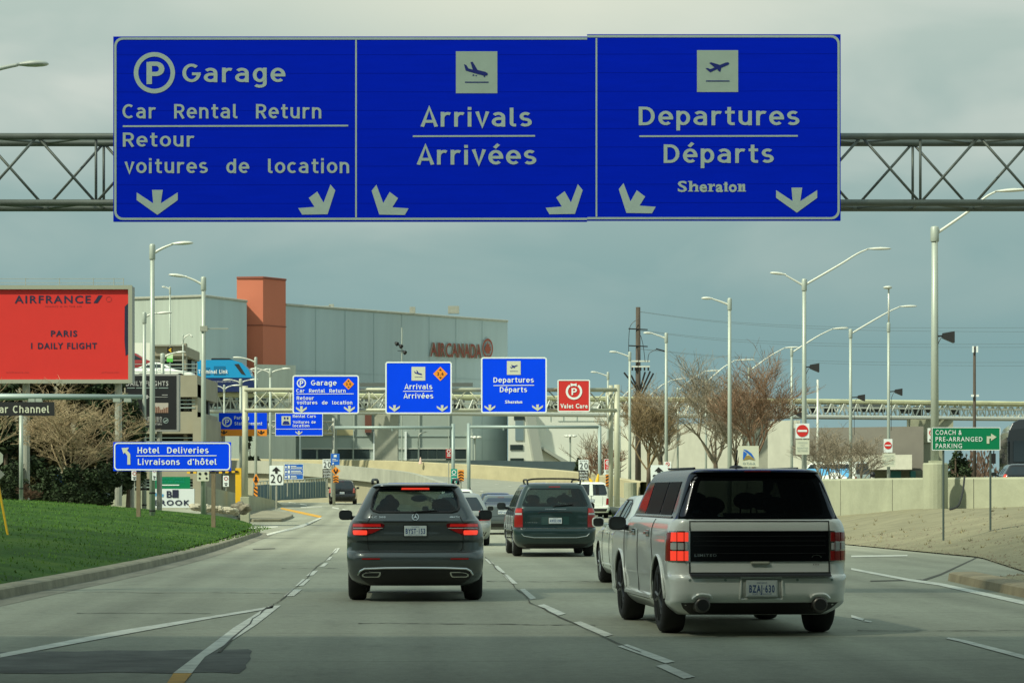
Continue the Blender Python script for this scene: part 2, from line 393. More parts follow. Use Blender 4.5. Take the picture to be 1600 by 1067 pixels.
# ------------------------------------------------------------------ ground, road, lawn, bank
def road_material():
    m = bpy.data.materials.new('worn_concrete_road'); m.use_nodes = True
    nt = m.node_tree; N = nt.nodes; Lk = nt.links; b = N['Principled BSDF']
    b.inputs['Roughness'].default_value = 0.82; b.inputs['Specular IOR Level'].default_value = 0.3
    tc = N.new('ShaderNodeTexCoord')
    mp = N.new('ShaderNodeMapping'); mp.inputs['Rotation'].default_value = (0, 0, R(-2.45)); Lk.new(tc.outputs['Object'], mp.inputs[0])
    def noise(scale, sx, sy, detail=6, rough=0.6):
        k = N.new('ShaderNodeMapping'); k.inputs['Scale'].default_value = (sx, sy, 1); Lk.new(mp.outputs[0], k.inputs[0])
        n = N.new('ShaderNodeTexNoise'); n.inputs['Scale'].default_value = scale; n.inputs['Detail'].default_value = detail; n.inputs['Roughness'].default_value = rough
        Lk.new(k.outputs[0], n.inputs['Vector']); return n.outputs['Fac']
    def rng(v, a, c, lo, hi):
        r = N.new('ShaderNodeMapRange'); r.inputs['From Min'].default_value = a; r.inputs['From Max'].default_value = c
        r.inputs['To Min'].default_value = lo; r.inputs['To Max'].default_value = hi; Lk.new(v, r.inputs['Value']); return r.outputs[0]
    def mul(a, c):
        x = N.new('ShaderNodeMath'); x.operation = 'MULTIPLY'; Lk.new(a, x.inputs[0]); Lk.new(c, x.inputs[1]); return x.outputs[0]
    v = rng(noise(0.5, 1, 0.12), 0.3, 0.7, 0.86, 1.10)              # long worn wheel tracks
    v = mul(v, rng(noise(0.16, 1, 1, 4), 0.35, 0.65, 0.9, 1.07))     # broad stains
    v = mul(v, rng(noise(9, 1, 0.6, 8, 0.75), 0.25, 0.75, 0.80, 1.17)); v = mul(v, rng(noise(55, 1, 0.5, 3, 0.7), 0.3, 0.7, 0.88, 1.10)); v = mul(v, rng(noise(1.7, 1, 0.35, 7, 0.7), 0.55, 0.72, 1.0, 0.80))   # aggregate
    v = mul(v, rng(noise(0.8, 0.08, 1.0, 5), 0.60, 0.72, 1.0, 0.86))      # transverse tined bands and patches
    sx = N.new('ShaderNodeSeparateXYZ'); Lk.new(mp.outputs[0], sx.inputs[0])
    fr = N.new('ShaderNodeMath'); fr.operation = 'PINGPONG'; fr.inputs[1].default_value = 2.4; Lk.new(sx.outputs['Y'], fr.inputs[0])
    v = mul(v, rng(fr.outputs[0], 0.0, 0.05, 0.72, 1.0))            # slab joints every 4.8 m
    ad = N.new('ShaderNodeMath'); ad.operation = 'ADD'; ad.inputs[1].default_value = -0.29 + 38.2; Lk.new(sx.outputs['X'], ad.inputs[0])
    pp = N.new('ShaderNodeMath'); pp.operation = 'PINGPONG'; pp.inputs[1].default_value = 1.91; Lk.new(ad.outputs[0], pp.inputs[0])   # distance from the lane centre
    v = mul(v, rng(pp.outputs[0], 0.0, 0.5, 0.80, 1.0))            # oil drip line
    s_ = N.new('ShaderNodeMath'); s_.operation = 'SUBTRACT'; s_.inputs[1].default_value = 0.85; Lk.new(pp.outputs[0], s_.inputs[0])
    a_ = N.new('ShaderNodeMath'); a_.operation = 'ABSOLUTE'; Lk.new(s_.outputs[0], a_.inputs[0])
    v = mul(v, rng(a_.outputs[0], 0.1, 0.4, 0.93, 1.03))            # tyre tracks
    c = N.new('ShaderNodeMixRGB'); c.blend_type = 'MULTIPLY'; c.inputs['Fac'].default_value = 1; c.inputs['Color1'].default_value = (0.315, 0.325, 0.252, 1)
    Lk.new(v, c.inputs['Color2']); Lk.new(c.outputs[0], b.inputs['Base Color'])
    bp = N.new('ShaderNodeBump'); bp.inputs['Strength'].default_value = 0.25; bp.inputs['Distance'].default_value = 0.02
    Lk.new(noise(22, 1, 1, 4), bp.inputs['Height']); Lk.new(bp.outputs[0], b.inputs['Normal'])
    return m
M_road = road_material()
def lawn_material():
    m = bpy.data.materials.new('mown_grass'); m.use_nodes = True
    nt = m.node_tree; b = nt.nodes['Principled BSDF']; b.inputs['Roughness'].default_value = 0.9; b.inputs['Specular IOR Level'].default_value = 0.15
    tc = nt.nodes.new('ShaderNodeTexCoord')
    n = nt.nodes.new('ShaderNodeTexNoise'); n.inputs['Scale'].default_value = 0.35; n.inputs['Detail'].default_value = 9; n.inputs['Roughness'].default_value = 0.75
    nt.links.new(tc.outputs['Object'], n.inputs['Vector'])
    r = nt.nodes.new('ShaderNodeValToRGB'); e = r.color_ramp
    e.elements[0].position = 0.32; e.elements[0].color = (0.016, 0.046, 0.006, 1)
    e.elements[1].position = 0.72; e.elements[1].color = (0.075, 0.130, 0.018, 1)
    k = e.elements.new(0.5); k.color = (0.030, 0.082, 0.009, 1)
    nt.links.new(n.outputs['Fac'], r.inputs[0]); nt.links.new(r.outputs[0], b.inputs['Base Color'])
    n2 = nt.nodes.new('ShaderNodeTexNoise'); n2.inputs['Scale'].default_value = 14; n2.inputs['Detail'].default_value = 4
    nt.links.new(tc.outputs['Object'], n2.inputs['Vector'])
    bp = nt.nodes.new('ShaderNodeBump'); bp.inputs['Strength'].default_value = 0.5; bp.inputs['Distance'].default_value = 0.06
    nt.links.new(n2.outputs['Fac'], bp.inputs['Height']); nt.links.new(bp.outputs[0], b.inputs['Normal'])
    return m
M_lawn = lawn_material()
M_ground = mat('dry_ground', (0.17, 0.155, 0.10), 0.95, var=0.25, vs=0.05)
M_dirt = mat('dry_dirt_verge', (0.22, 0.205, 0.125), 0.95, var=0.22, vs=0.9, bump=0.5, bs=9)
M_curb = mat('stained_kerb_concrete', (0.25, 0.235, 0.165), 0.85, var=0.3, vs=1.6, bump=0.3, bs=12)
M_mark = mat('worn_white_marking', (0.60, 0.61, 0.53), 0.75, var=0.28, vs=3.5)
M_markY = mat('worn_yellow_marking', (0.62, 0.33, 0.03), 0.75, var=0.25, vs=3)
M_crack = mat('sealed_crack', (0.075, 0.075, 0.06), 0.9)
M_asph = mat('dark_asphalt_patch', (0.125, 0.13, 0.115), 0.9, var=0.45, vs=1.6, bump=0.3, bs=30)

def strip_grid(name, rows, m, kind='structure', smooth=True, parent=None):
    b = MB(); n = len(rows[0])
    b.add([p for r in rows for p in r], [(i * n + k, i * n + k + 1, (i + 1) * n + k + 1, (i + 1) * n + k) for i in range(len(rows) - 1) for k in range(n - 1)])
    return b.build(name, m, parent, smooth=smooth, kind=kind)
Ys = [-300, 0] + [110 + 5 * i for i in range(23)] + [260, 500, 1200, 4000]
strip_grid('ground', [[(x, y, zr(y) - 0.06) for x in (-4000, -600, -60, 60, 600, 4000)] for y in Ys], M_ground)
strip_grid('road', [[(x, y, zr(y)) for x in (-26, -8, 8, 26)] for y in [-40, 0] + [110 + 5 * i for i in range(27)]], M_road)

# left kerb and lawn
KERB = [(-7.3, -20), (-7.25, 20), (-7.22, 38), (-7.2, 50.6), (-7.46, 63), (-8.0, 76), (-8.5, 86), (-8.95, 95), (-9.6, 101), (-11.5, 105.5), (-14.0, 107.5), (-20, 110), (-30, 112)]
def smooth_path(pts, n=6):
    out = []
    pts = [Vector(p) for p in pts]
    for i in range(len(pts) - 1):
        p0, p1, p2, p3 = pts[max(i - 1, 0)], pts[i], pts[i + 1], pts[min(i + 2, len(pts) - 1)]
        for k in range(n):
            t = k / n
            out.append(0.5 * ((2 * p1) + (p2 - p0) * t + (2 * p0 - 5 * p1 + 4 * p2 - p3) * t * t + (3 * p1 - p0 - 3 * p2 + p3) * t ** 3))
    out.append(pts[-1]); return out
kerb = smooth_path([(x, y) for x, y in KERB], 6)
def offset_path(path, d):
    o = []
    for i, p in enumerate(path):
        t = (path[min(i + 1, len(path) - 1)] - path[max(i - 1, 0)]).normalized()
        o.append(p + Vector((-t.y, t.x)) * d)
    return o
def kerb_obj(name, path, side, m, hgt=0.15, wid=0.32):
    a, c, d = path, offset_path(path, side * 0.03), offset_path(path, side * wid)
    rows = [[(a[i].x, a[i].y, zr(a[i].y) - 0.05), (c[i].x, c[i].y, zr(a[i].y) + hgt * 0.85), (c[i].x + (d[i].x - c[i].x) * 0.15, c[i].y + (d[i].y - c[i].y) * 0.15, zr(a[i].y) + hgt), (d[i].x, d[i].y, zr(a[i].y) + hgt + 0.01), (d[i].x, d[i].y, zr(a[i].y) - 0.05)] for i in range(len(a))]
    return strip_grid(name, rows, m, smooth=False)
kerb_obj('kerb', kerb, 1, M_curb)
gut = offset_path(kerb, -0.45)
strip_grid('gutter', [[(p.x, p.y, zr(p.y) + 0.004), (q.x, q.y, zr(q.y) + 0.004)] for p, q in zip(kerb, gut)], mat('gutter_grime', (0.20, 0.195, 0.15), 0.9, var=0.35, vs=1.2, stretch=(2, 0.4, 1)))
def lawn_z(x, y):
    # rises gently away from the kerb to a low crest
    d = max(0.0, -7.4 - x) if y < 70 else max(0.0, min(-7.4 - (y - 62) * 0.035 - x, (108.5 - y) * 1.2 + 0.3 * max(0, -x - 12)))
    d = max(0.0, d)
    k = 0.13 + 0.11 * min(1, max(0, (y - 75) / 25))
    h = 0.14 + 1.25 * (1 - math.exp(-k * d / 1.25)) + 0.02 * max(0, min(d - 11, 20))
    return h + 0.035 * math.sin(x * 0.6 + y * 0.13) * min(1, d / 3) + 0.02 * math.sin(y * 0.31 + x * .2) * min(1, d / 3)
rows = []
for y in [-20, 0, 10, 20, 30] + [34 + 2 * i for i in range(46)]:
    # inner edge follows the kerb (which turns left at the corner)
    xe = -7.5
    for i in range(len(kerb) - 1):
        if (kerb[i].y - y) * (kerb[i + 1].y - y) <= 0 and kerb[i].y != kerb[i + 1].y:
            t = (y - kerb[i].y) / (kerb[i + 1].y - kerb[i].y); xe = kerb[i].x + (kerb[i + 1].x - kerb[i].x) * t - 0.3
    if y > 112: xe = -28 - (y - 112) * 2
    rows.append([(xe - w, y, max(lawn_z(xe - w, y), 0.14)) for w in (0, 0.5, 1, 2, 3, 4.5, 6, 8, 10, 13, 17, 24, 40)])
strip_grid('lawn', rows, M_lawn)
# grass blades: one mass nobody could count
gb = MB()
for i in range(14000):
    y = 34 + 74 * rnd.random() ** 0.8
    x = -7.6 - 14 * rnd.random() ** 1.3 - (max(0, y - 62) * 0.036) - (3 if y > 101 else 0) * rnd.random()
    if y > 100 and x > -11.6 - (y - 100) * .9: continue
    z = lawn_z(x, y); a = rnd.random() * math.pi; hgt = 0.02 + 0.035 * rnd.random(); wd = 0.014 + 0.016 * rnd.random()
    dx, dy = math.cos(a) * wd, math.sin(a) * wd; lx, ly = (rnd.random() - .5) * .06, (rnd.random() - .5) * .06
    gb.add([(x - dx, y - dy, z - .02), (x + dx, y + dy, z - .02), (x + lx, y + ly, z + hgt)], [(0, 1, 2)])
o = gb.build('grass', mat('grass_blade', (0.075, 0.165, 0.022), 0.8, var=0.4, vs=0.8, spec=0.2), kind='stuff')
tag(o, 'short green grass blades on the sloping verge', 'grass')

# right side: kerb, opening, dirt bank
EDGE_R = [(7.35, -20), (7.35, 30), (7.35, 40), (7.45, 46.0)]
kr = smooth_path(EDGE_R, 6)
kerb_obj('kerb_beside_verge', kr, -1, mat('rusty_kerb_concrete', (0.30, 0.245, 0.15), 0.85, var=0.3, vs=1.5), 0.15, 0.45)
def bank_edge(y):                                  # where the dirt meets the paving
    if y <= 46: return 7.85
    if y < 49: return 7.85 + (y - 46) * 0.55
    if y < 62: return 9.5 + (y - 49) * 0.10
    if y < 78: return 10.8 - (y - 62) * 0.075
    return 9.6 - (y - 78) * 0.01
WALL = [(9.2, 128), (11.3, 112), (13.4, 101), (15.2, 95.5), (18.4, 91.5), (22, 89), (30, 86)]   # front face of the long retaining wall
wall = smooth_path(WALL, 6)
def bank_z(x, y):
    d = max(0.0, x - bank_edge(y))
    k = 0.05 if y < 50 else 0.05 + 0.13 * min(1, (y - 50) / 14)
    return 0.03 + k * min(d, 5) + 0.03 * max(0, d - 5) + 0.02 * math.sin(x * 2.1 + y * .7) * min(1, d)
rows = []
for y in [-20, 10, 30, 38, 42, 44, 46, 47, 48] + [49 + 1.5 * i for i in range(60)]:
    e = bank_edge(y)
    rows.append([(e + w, y, bank_z(e + w, y)) for w in (0, 0.25, 0.6, 1, 1.5, 2, 2.6, 3.3, 4, 5, 6.5, 8.5, 12, 20)])
strip_grid('dirt_verge', rows, M_dirt)
gv = MB()
for i in range(2600):
    y = 36 + 44 * rnd.random(); e = bank_edge(y); x = e + 6 * rnd.random() ** 1.6; z = bank_z(x, y); q = 0.012 + 0.035 * rnd.random() ** 3
    gv.add([(x - q, y, z - .01), (x + q, y - q, z - .01), (x + q * .3, y + q, z - .01), (x, y, z + q)], [(0, 1, 3), (1, 2, 3), (2, 0, 3)])
o = gv.build('gravel', mat('loose_stones', (0.20, 0.18, 0.13), 0.9, var=0.5, vs=3), kind='stuff'); tag(o, 'loose stones scattered over the dry dirt verge', 'gravel')
strip_grid('terrace', [[(p.x + dx, p.y + dy, z) for dx, dy, z in ((0.3, 0.3, 1.05), (6, 8, 1.05), (14, 30, 1.1), (60, 80, 1.1))] for p in wall], mat('terrace_paving', (0.2, 0.2, 0.17), 0.9, var=0.2, vs=0.6))

# markings and cracks
sheet('lane_marking', [
    [(419, 947.5), (439, 946), (402, 975), (372, 995), (320, 1027), (300, 1052), (271, 1052), (300, 1030), (327, 1010), (365, 981)],
    [(428, 947), (426, 950.5), (330, 966.5), (200, 990.5), (0, 1028), (0, 1022), (190, 985), (330, 963)],
    [(457, 921), (472, 921), (459, 931.5), (443, 932)], [(473, 905), (485, 904.5), (474, 915), (461, 916)], [(488, 892), (497, 891.5), (489, 899), (478, 900)],
    [(506, 880), (513, 879.5), (507, 885), (499, 886)], [(514, 870), (520, 869.5), (515, 875), (508, 876)], [(524, 857), (531, 856), (526, 864), (518, 865)],
    [(757, 873), (762, 873), (772, 881), (765, 881)], [(772, 884), (778, 884), (790, 895), (782, 895)], [(786, 898), (793, 898), (809, 912), (799, 912)],
    [(812, 921), (820, 920), (838, 935), (829, 937)], [(840, 946), (850, 944), (884, 959), (872, 962)], [(895, 973), (907, 971), (958, 992), (945, 995)],
    [(965, 1010), (980, 1007), (1054, 1034), (1040, 1037)], [(1025, 1041), (1040, 1038), (1086, 1058), (1068, 1061)],
    [(1330, 887.5), (1421, 904.5), (1470, 911), (1600, 939), (1600, 945), (1466, 914.5), (1421, 908), (1330, 890.5)],
    [(1330, 868), (1418, 867), (1418, 869), (1330, 870.5)],
    [(1330, 961), (1350, 967), (1348, 970), (1330, 965)], [(1352, 969), (1362, 971), (1361, 973), (1350, 971)],
    [(1482, 996), (1510, 1001), (1600, 1024), (1600, 1030), (1500, 1003), (1478, 998)],
    [(416, 834), (470, 821), (500, 808.5), (504, 809), (474, 823), (418, 836.5)],
    [(430, 781.6), (441, 783.6), (440, 784.6), (428, 782.4)], [(452, 784), (462, 785.6), (461, 786.8), (450, 785)], [(470, 786.8), (480, 788.6), (479, 789.8), (468, 787.8)], [(520, 792), (530, 794), (529, 795.4), (518, 793.2)], [(536, 795), (548, 797.4), (547, 799), (534, 796.4)],
    [(392, 824), (434, 822), (434, 823.5), (392, 826)], [(470, 792), (503, 791), (503, 792), (470, 793.2)],
], M_mark, 0.008)
sheet('yellow_marking', [[(271, 1052.6), (300, 1052.6), (284, 1072), (258, 1072)], [(440, 793), (470, 799), (503, 806), (500, 809), (468, 802), (438, 795)]], M_markY, 0.008)
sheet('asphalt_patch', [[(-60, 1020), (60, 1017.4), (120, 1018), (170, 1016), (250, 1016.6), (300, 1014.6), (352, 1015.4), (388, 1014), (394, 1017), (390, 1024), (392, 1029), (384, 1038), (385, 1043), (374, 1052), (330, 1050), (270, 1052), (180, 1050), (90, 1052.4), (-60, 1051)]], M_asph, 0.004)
def crack(pts, w0, w1, seed):
    r = random.Random(seed); top, bot = [], []
    n = 26
    for i in range(n + 1):
        t = i / n * (len(pts) - 1); k = min(int(t), len(pts) - 2); f = t - k
        x = pts[k][0] + (pts[k + 1][0] - pts[k][0]) * f; y = pts[k][1] + (pts[k + 1][1] - pts[k][1]) * f
        j = (r.random() - .5) * w1 * 2.5; w = (w0 + (w1 - w0) * i / n) * (0.3 + 0.9 * r.random())
        top.append((x + j - w, y)); bot.append((x + j + w, y))
    return [[top[i], bot[i], bot[i + 1], top[i + 1]] for i in range(n)]
cr_ = crack([(528, 858), (440, 937), (410, 955), (340, 1020)], 0.6, 2.2, 3) + crack([(757, 870), (800, 912), (830, 942), (890, 972), (1000, 1020)], 0.6, 1.8, 5)
sheet('pavement_crack', cr_, M_crack, 0.012)
cr2 = [[(1360, 907), (1440, 905), (1440, 906.5), (1360, 908.5)], [(1436, 907), (1470, 896), (1520, 873), (1526, 869), (1530, 870), (1472, 898), (1440, 909)],
       [(792, 856), (828, 857), (828, 858.2), (792, 857.2)], [(395, 857.5), (430, 856.2), (430, 857.4), (395, 858.6)]]
def hcrack(x0, x1, y, seed, w=.35):
    r = random.Random(seed); out = []; a = (x0, y, w); n = int((x1 - x0) / 9)
    for i in range(1, n + 1):
        c = (x0 + (x1 - x0) * i / n, a[1] + (r.random() - .5) * .7, w * .6 * (.15 + r.random())); out.append([(a[0], a[1] - a[2]), (c[0], c[1] - c[2]), (c[0], c[1] + c[2]), (a[0], a[1] + a[2])]); a = c
    return out
cr2 += hcrack(0, 470, 926, 1) + hcrack(760, 960, 908, 2, .3) + hcrack(560, 930, 974, 3, .5) + hcrack(440, 530, 888, 4, .25) + hcrack(1340, 1600, 985, 5, .4) + hcrack(120, 330, 958, 6, .35)
sheet('pavement_joint', cr2, M_crack, 0.006)

# ------------------------------------------------------------------ unseen deck added overhead to shade the nearest stretch of road
fb = thing('added_overpass', 'unseen wide concrete deck added overhead to shade the nearest road', 'shade blocker', (0, 18, 0))
MB().box(-70, 60, -60, 23.0, 7.0, 7.9).build('deck', M_conc2, fb)
for y in (4, 10.5, 17, 21.2): MB().box(-13, 13, y, y + .8, 6.05, 7.0).build('added_girder', M_conc2, fb)  # low beams added to deepen the shade below
for x in (-13.6, 13): MB().box(x, x + .6, -60, 19.5, -0.1, 7.0).build('added_abutment', M_conc2, fb)  # side walls added to cut light reaching the near road
MB().box(-70, 60, 22.7, 23.0, 7.9, 8.9).box(-70, 60, -60, -59.7, 7.9, 8.9).build('parapet', M_conc2, fb)
for x in (-52, 44): MB().box(x - 0.6, x + 0.6, 15, 18, -0.1, 7.0).build('pier', M_conc2, fb)

# ------------------------------------------------------------------ the long retaining wall on the right and the curved ramp
rw = thing('retaining_wall', 'long pale concrete retaining wall above the dirt verge', 'wall', (15.2, 95.5, 0))
wt = 2.05
rows = [[(p.x, p.y, 0.0), (p.x, p.y, 1.2), (p.x, p.y, 1.98), (p.x + (q.x - p.x) * .15, p.y + (q.y - p.y) * .15, wt), (q.x, q.y, wt), (q.x, q.y, 0.5)] for p, q in zip(wall, offset_path(wall, 0.3))]
strip_grid('wall', rows, M_conc, None, False, rw)
b = MB()
acc = 0.0
for i in range(1, len(wall)):                      # form joints of the wall
    acc += (wall[i] - wall[i - 1]).length
    if acc > 4.5:
        acc = 0.0; p = wall[i]; b.tube([(p.x - .004, p.y - .004, .3), (p.x - .004, p.y - .004, 2.0)], .012, 4)
b.build('form_joint', M_crack, rw)
tg = MB()
for i in range(130):                                # dead grass tufts on the verge
    y = 48 + 44 * rnd.random(); x = bank_edge(y) + .5 + 8 * rnd.random() ** 1.3; z = bank_z(x, y)
    for k in range(9):
        a = rnd.random() * 6.28; h = .03 + .09 * rnd.random() ** 2; w = .012; dx, dy = math.cos(a), math.sin(a)
        tg.add([(x - dy * w + dx * .03, y + dx * w + dy * .03, z - .01), (x + dy * w + dx * .03, y - dx * w + dy * .03, z - .01), (x + dx * .10, y + dy * .10, z + h)], [(0, 1, 2)])
o = tg.build('dry_grass', mat('dead_grass', (.24, .20, .10), .9, var=.4, vs=2), kind='stuff'); tag(o, 'tufts of dead grass on the dry dirt verge', 'grass')

# ------------------------------------------------------------------ overhead sign and its gantry
Y1 = 37.5
gt = thing('sign_gantry', 'grey steel truss gantry carrying the huge blue sign', 'gantry', P(800, 327, Y1 + 0.6))
def truss(root, Y, x0, x1, yt, yb, step, rad, rw_, depth, m, x_first, verts=True, rv=None):
    """box truss between photo columns x0..x1, chord centre rows yt and yb"""
    for dy in (0, depth):
        for row in (yt, yb):
            MB().tube([P(x0, row, Y) + Vector((0, dy, 0)), P(x1, row, Y) + Vector((0, dy, 0))], rad, 12).build('chord', m, root, smooth=True)
    web = MB(); s = FPX / Y
    for dy in (0, depth):
        x = x_first; k = 0
        while x < x1:
            a, c = (yb, yt) if (k + (dy > 0)) % 2 == 0 else (yt, yb)
            xe = min(x + step, x1)
            web.tube([P(x, a, Y) + Vector((0, dy, 0)), P(xe, c, Y) + Vector((0, dy, 0))], rw_, 6)
            if verts and k % 2 == 1: web.tube([P(xe, yt, Y) + Vector((0, dy, 0)), P(xe, yb, Y) + Vector((0, dy, 0))], rv or rw_, 6)
            x += step; k += 1
    x = x_first; k = 0
    while x < x1:                                # top and bottom lacing between front and back chords
        for row in (yt, yb):
            a, c = (0, depth) if k % 2 == 0 else (depth, 0)
            web.tube([P(x, row, Y) + Vector((0, a, 0)), P(min(x + step, x1), row, Y) + Vector((0, c, 0))], rw_, 6)
        web.tube([P(x, yt if k % 2 else yb, Y), P(x, yt if k % 2 else yb, Y) + Vector((0, depth, 0))], rw_, 6)
        x += step; k += 1
    return web.build('lattice', m, root, smooth=True)
truss(gt, Y1 + 0.35, -420, 2050, 213.5, 317, 92, 0.048, 0.0195, 0.72, M_gantry, -402)
for x in (-420, 2050):
    MB().tube([P(x, 200, Y1 + 0.8), (X_(x, Y1 + 0.8), Y1 + 0.8, -0.1)], 0.2, 12).build('column', M_gantry, gt, smooth=True)

og = thing('overhead_sign', 'huge blue overhead sign with garage, arrivals and departures panels', 'sign', P(745, 345, Y1))
B = Board(og, Y1, 0.004)
M_alu = mat('sign_backing', (0.3, 0.31, 0.29), 0.6)
B.panel(177, 57.5, 917.37, 346.5, M_blueA, 0, 0.05)
B.panel(917.4, 54, 1313.5, 345, M_blueA, 0, 0.052)
# border in two halves with rounded outer corners
def half_border(x0, y0, x1, y1, wd, r, left, m):
    f = B.at(0.004 * 1.0 / B.e * B.e + 0.002)
    full = rrect(x0, y0, x1, y1, r, 6); inn = rrect(x0 + wd, y0 + wd, x1 - wd, y1 - wd, r - wd * .7, 6)
    n = len(full); cut = x1 if left else x0
    b = MB(); k0 = 14 if left else 0; ks = [(k0 + i) for i in range(14)]
    a = [full[k % n] for k in ks]; c = [inn[k % n] for k in ks]
    if left:   # order: bottom-left .. top-left
        a = [(cut, y1)] + a + [(cut, y0)]; c = [(cut, y1 - wd)] + c + [(cut, y0 + wd)]
    else:
        a = [(cut, y0)] + a + [(cut, y1)]; c = [(cut, y0 + wd)] + c + [(cut, y1 - wd)]
    m_ = len(a); b.add([f(*p) for p in a + c], [(i, i + 1, m_ + i + 1, m_ + i) for i in range(m_ - 1)])
    return b.build('border', m, og)
for i in range(1, 10):                             # joints of the extruded planks
    yj = 57 + i * 29.0; B.polys([[(180, yj), (917.2, yj - .4), (917.2, yj), (180, yj + .4)], [(917.6, yj - 1), (1311, yj - 1.8), (1311, yj - 1.4), (917.6, yj - .6)]], mat('plank_joint', (0.0, 0.012, 0.40), 0.6, spec=.05), .35, 'plank_joint')
half_border(178.5, 59, 917.3, 344, 3.5, 13, True, M_letA)
half_border(917.5, 55.5, 1312, 343, 3.5, 13, False, M_letA)
B.polys([[(555, 62), (557.6, 62), (557.6, 340), (555, 340)]], M_letA, 1.2, 'divider')
B.polys([[(930.6, 60), (933.2, 60), (933.2, 339), (930.6, 339)]], M_letA, 1.2, 'divider')
B.ring(241.3, 114.2, 32.2, 25.2, M_letA)
B.text([('P', 229, 257, 132, 34.5)], M_letA, bold=0.04)
B.text([('Garage', 285, 446, 129, 29)], M_letA, bold=0.012)
B.text([('Car  Rental  Return', 191.5, 502, 185.6, 22.5)], M_letA, bold=0.012)
B.polys([[(192, 196.4), (544, 195.4), (544, 198), (192, 199)]], M_letA, 1.5, 'rule')
B.text([('Retour', 192, 304, 229.6, 22)], M_letA, bold=0.012)
B.text([('voitures  de  location', 194.5, 545.5, 271, 22.5)], M_letA, bold=0.012)
def z3(pts, ox, oy, k=3.335): return [(x / k + ox, y / k + oy) for x, y in pts]
DOWN = [(-108, -117), (-22, -60), (-28, -130), (28, -130), (18, -60), (106, -117), (106, -77), (0, 0), (-108, -77)]
DIAG_R = [(168, -155), (193, -124), (153, 0), (20, 2), (0, -32), (85, -38), (55, -85), (99, -118), (132, -60)]
def down_arrow(Bd, x, y, k, m): Bd.polys([[(x + a * k, y + c * k) for a, c in DOWN]], m)
def diag_arrow(Bd, x, y, k, m, flip=False):
    Bd.polys([[(x + (-a if flip else a) * k, y + c * k) for a, c in DIAG_R]], m)
q = 1 / 3.335
down_arrow(B, 246, 336, q, M_letA)
diag_arrow(B, 466, 335, q, M_letA)
diag_arrow(B, 638.5, 335.5, q, M_letA, True)
diag_arrow(B, 852.5, 334.5, q, M_letA)
diag_arrow(B, 1024.6, 333, q, M_letA, True)
down_arrow(B, 1245, 332.5, q, M_letA)
ARR = z3([(583, 203), (596, 208), (606, 225), (629, 231), (617, 193), (628, 190), (654, 233), (695, 243), (706, 250), (707, 258), (700, 263), (688, 263), (645, 252), (592, 236)], 550, 40, 3.333)
DEP = z3([(608, 224), (620, 223), (633, 229), (655, 220), (627, 197), (637, 193), (683, 207), (712, 195), (726, 193), (732, 198), (728, 206), (690, 222), (685, 243), (679, 241), (668, 229), (632, 246)], 920, 40)
M_pb = mat('pictogram_blue', (0.006, 0.02, 0.22), 0.5)
def picto(Bd, x0, y0, x1, y1, shape, sx0, sy0, k, m_bg, line):
    Bd.polys([[(x0, y0), (x1, y0), (x1, y1), (x0, y1)]], m_bg, 1.2, 'pictogram')
    Bd.polys([[(x0 + (a - sx0) * k, y0 + (c - sy0) * k) for a, c in shape]], M_pb, 2.2, 'aeroplane_symbol')
    Bd.polys([[(x0 + a * (x1 - x0), y0 + c * (y1 - y0)) for a, c in line]], M_pb, 2.2, 'runway_line')
LN = [(0.22, 0.725), (0.79, 0.725), (0.79, 0.75), (0.22, 0.75)]
picto(B, 712.3, 80.8, 777.1, 146.2, ARR, 712.3, 80.8, 1, M_pictA, LN)
B.polys([[(738.5, 117), (741, 117), (741, 119), (738.5, 119)], [(743, 118), (745, 118), (745, 119.6), (743, 119.6)], [(755.8, 119), (758, 119), (758, 121), (755.8, 121)]], M_pb, 2.2, 'aeroplane_symbol')
picto(B, 1089, 79, 1153.3, 144.3, DEP, 1089, 79, 1, M_pictA, LN)
B.text([('Arrivals', 657, 831, 198.4, 29.5)], M_letA, bold=0.012)
B.polys([[(645, 212), (836, 211.4), (836, 214), (645, 214.6)]], M_letA, 1.5, 'rule')
B.text([('Arrivées', 651, 838, 257.6, 29.5)], M_letA, bold=0.012)
B.text([('Departures', 998, 1249, 196.2, 29)], M_letA, bold=0.012)
B.polys([[(999, 212), (1246.5, 211.4), (1246.5, 214), (999, 214.6)]], M_letA, 1.5, 'rule')
B.text([('Départs', 1037, 1209, 255, 29)], M_letA, bold=0.012)
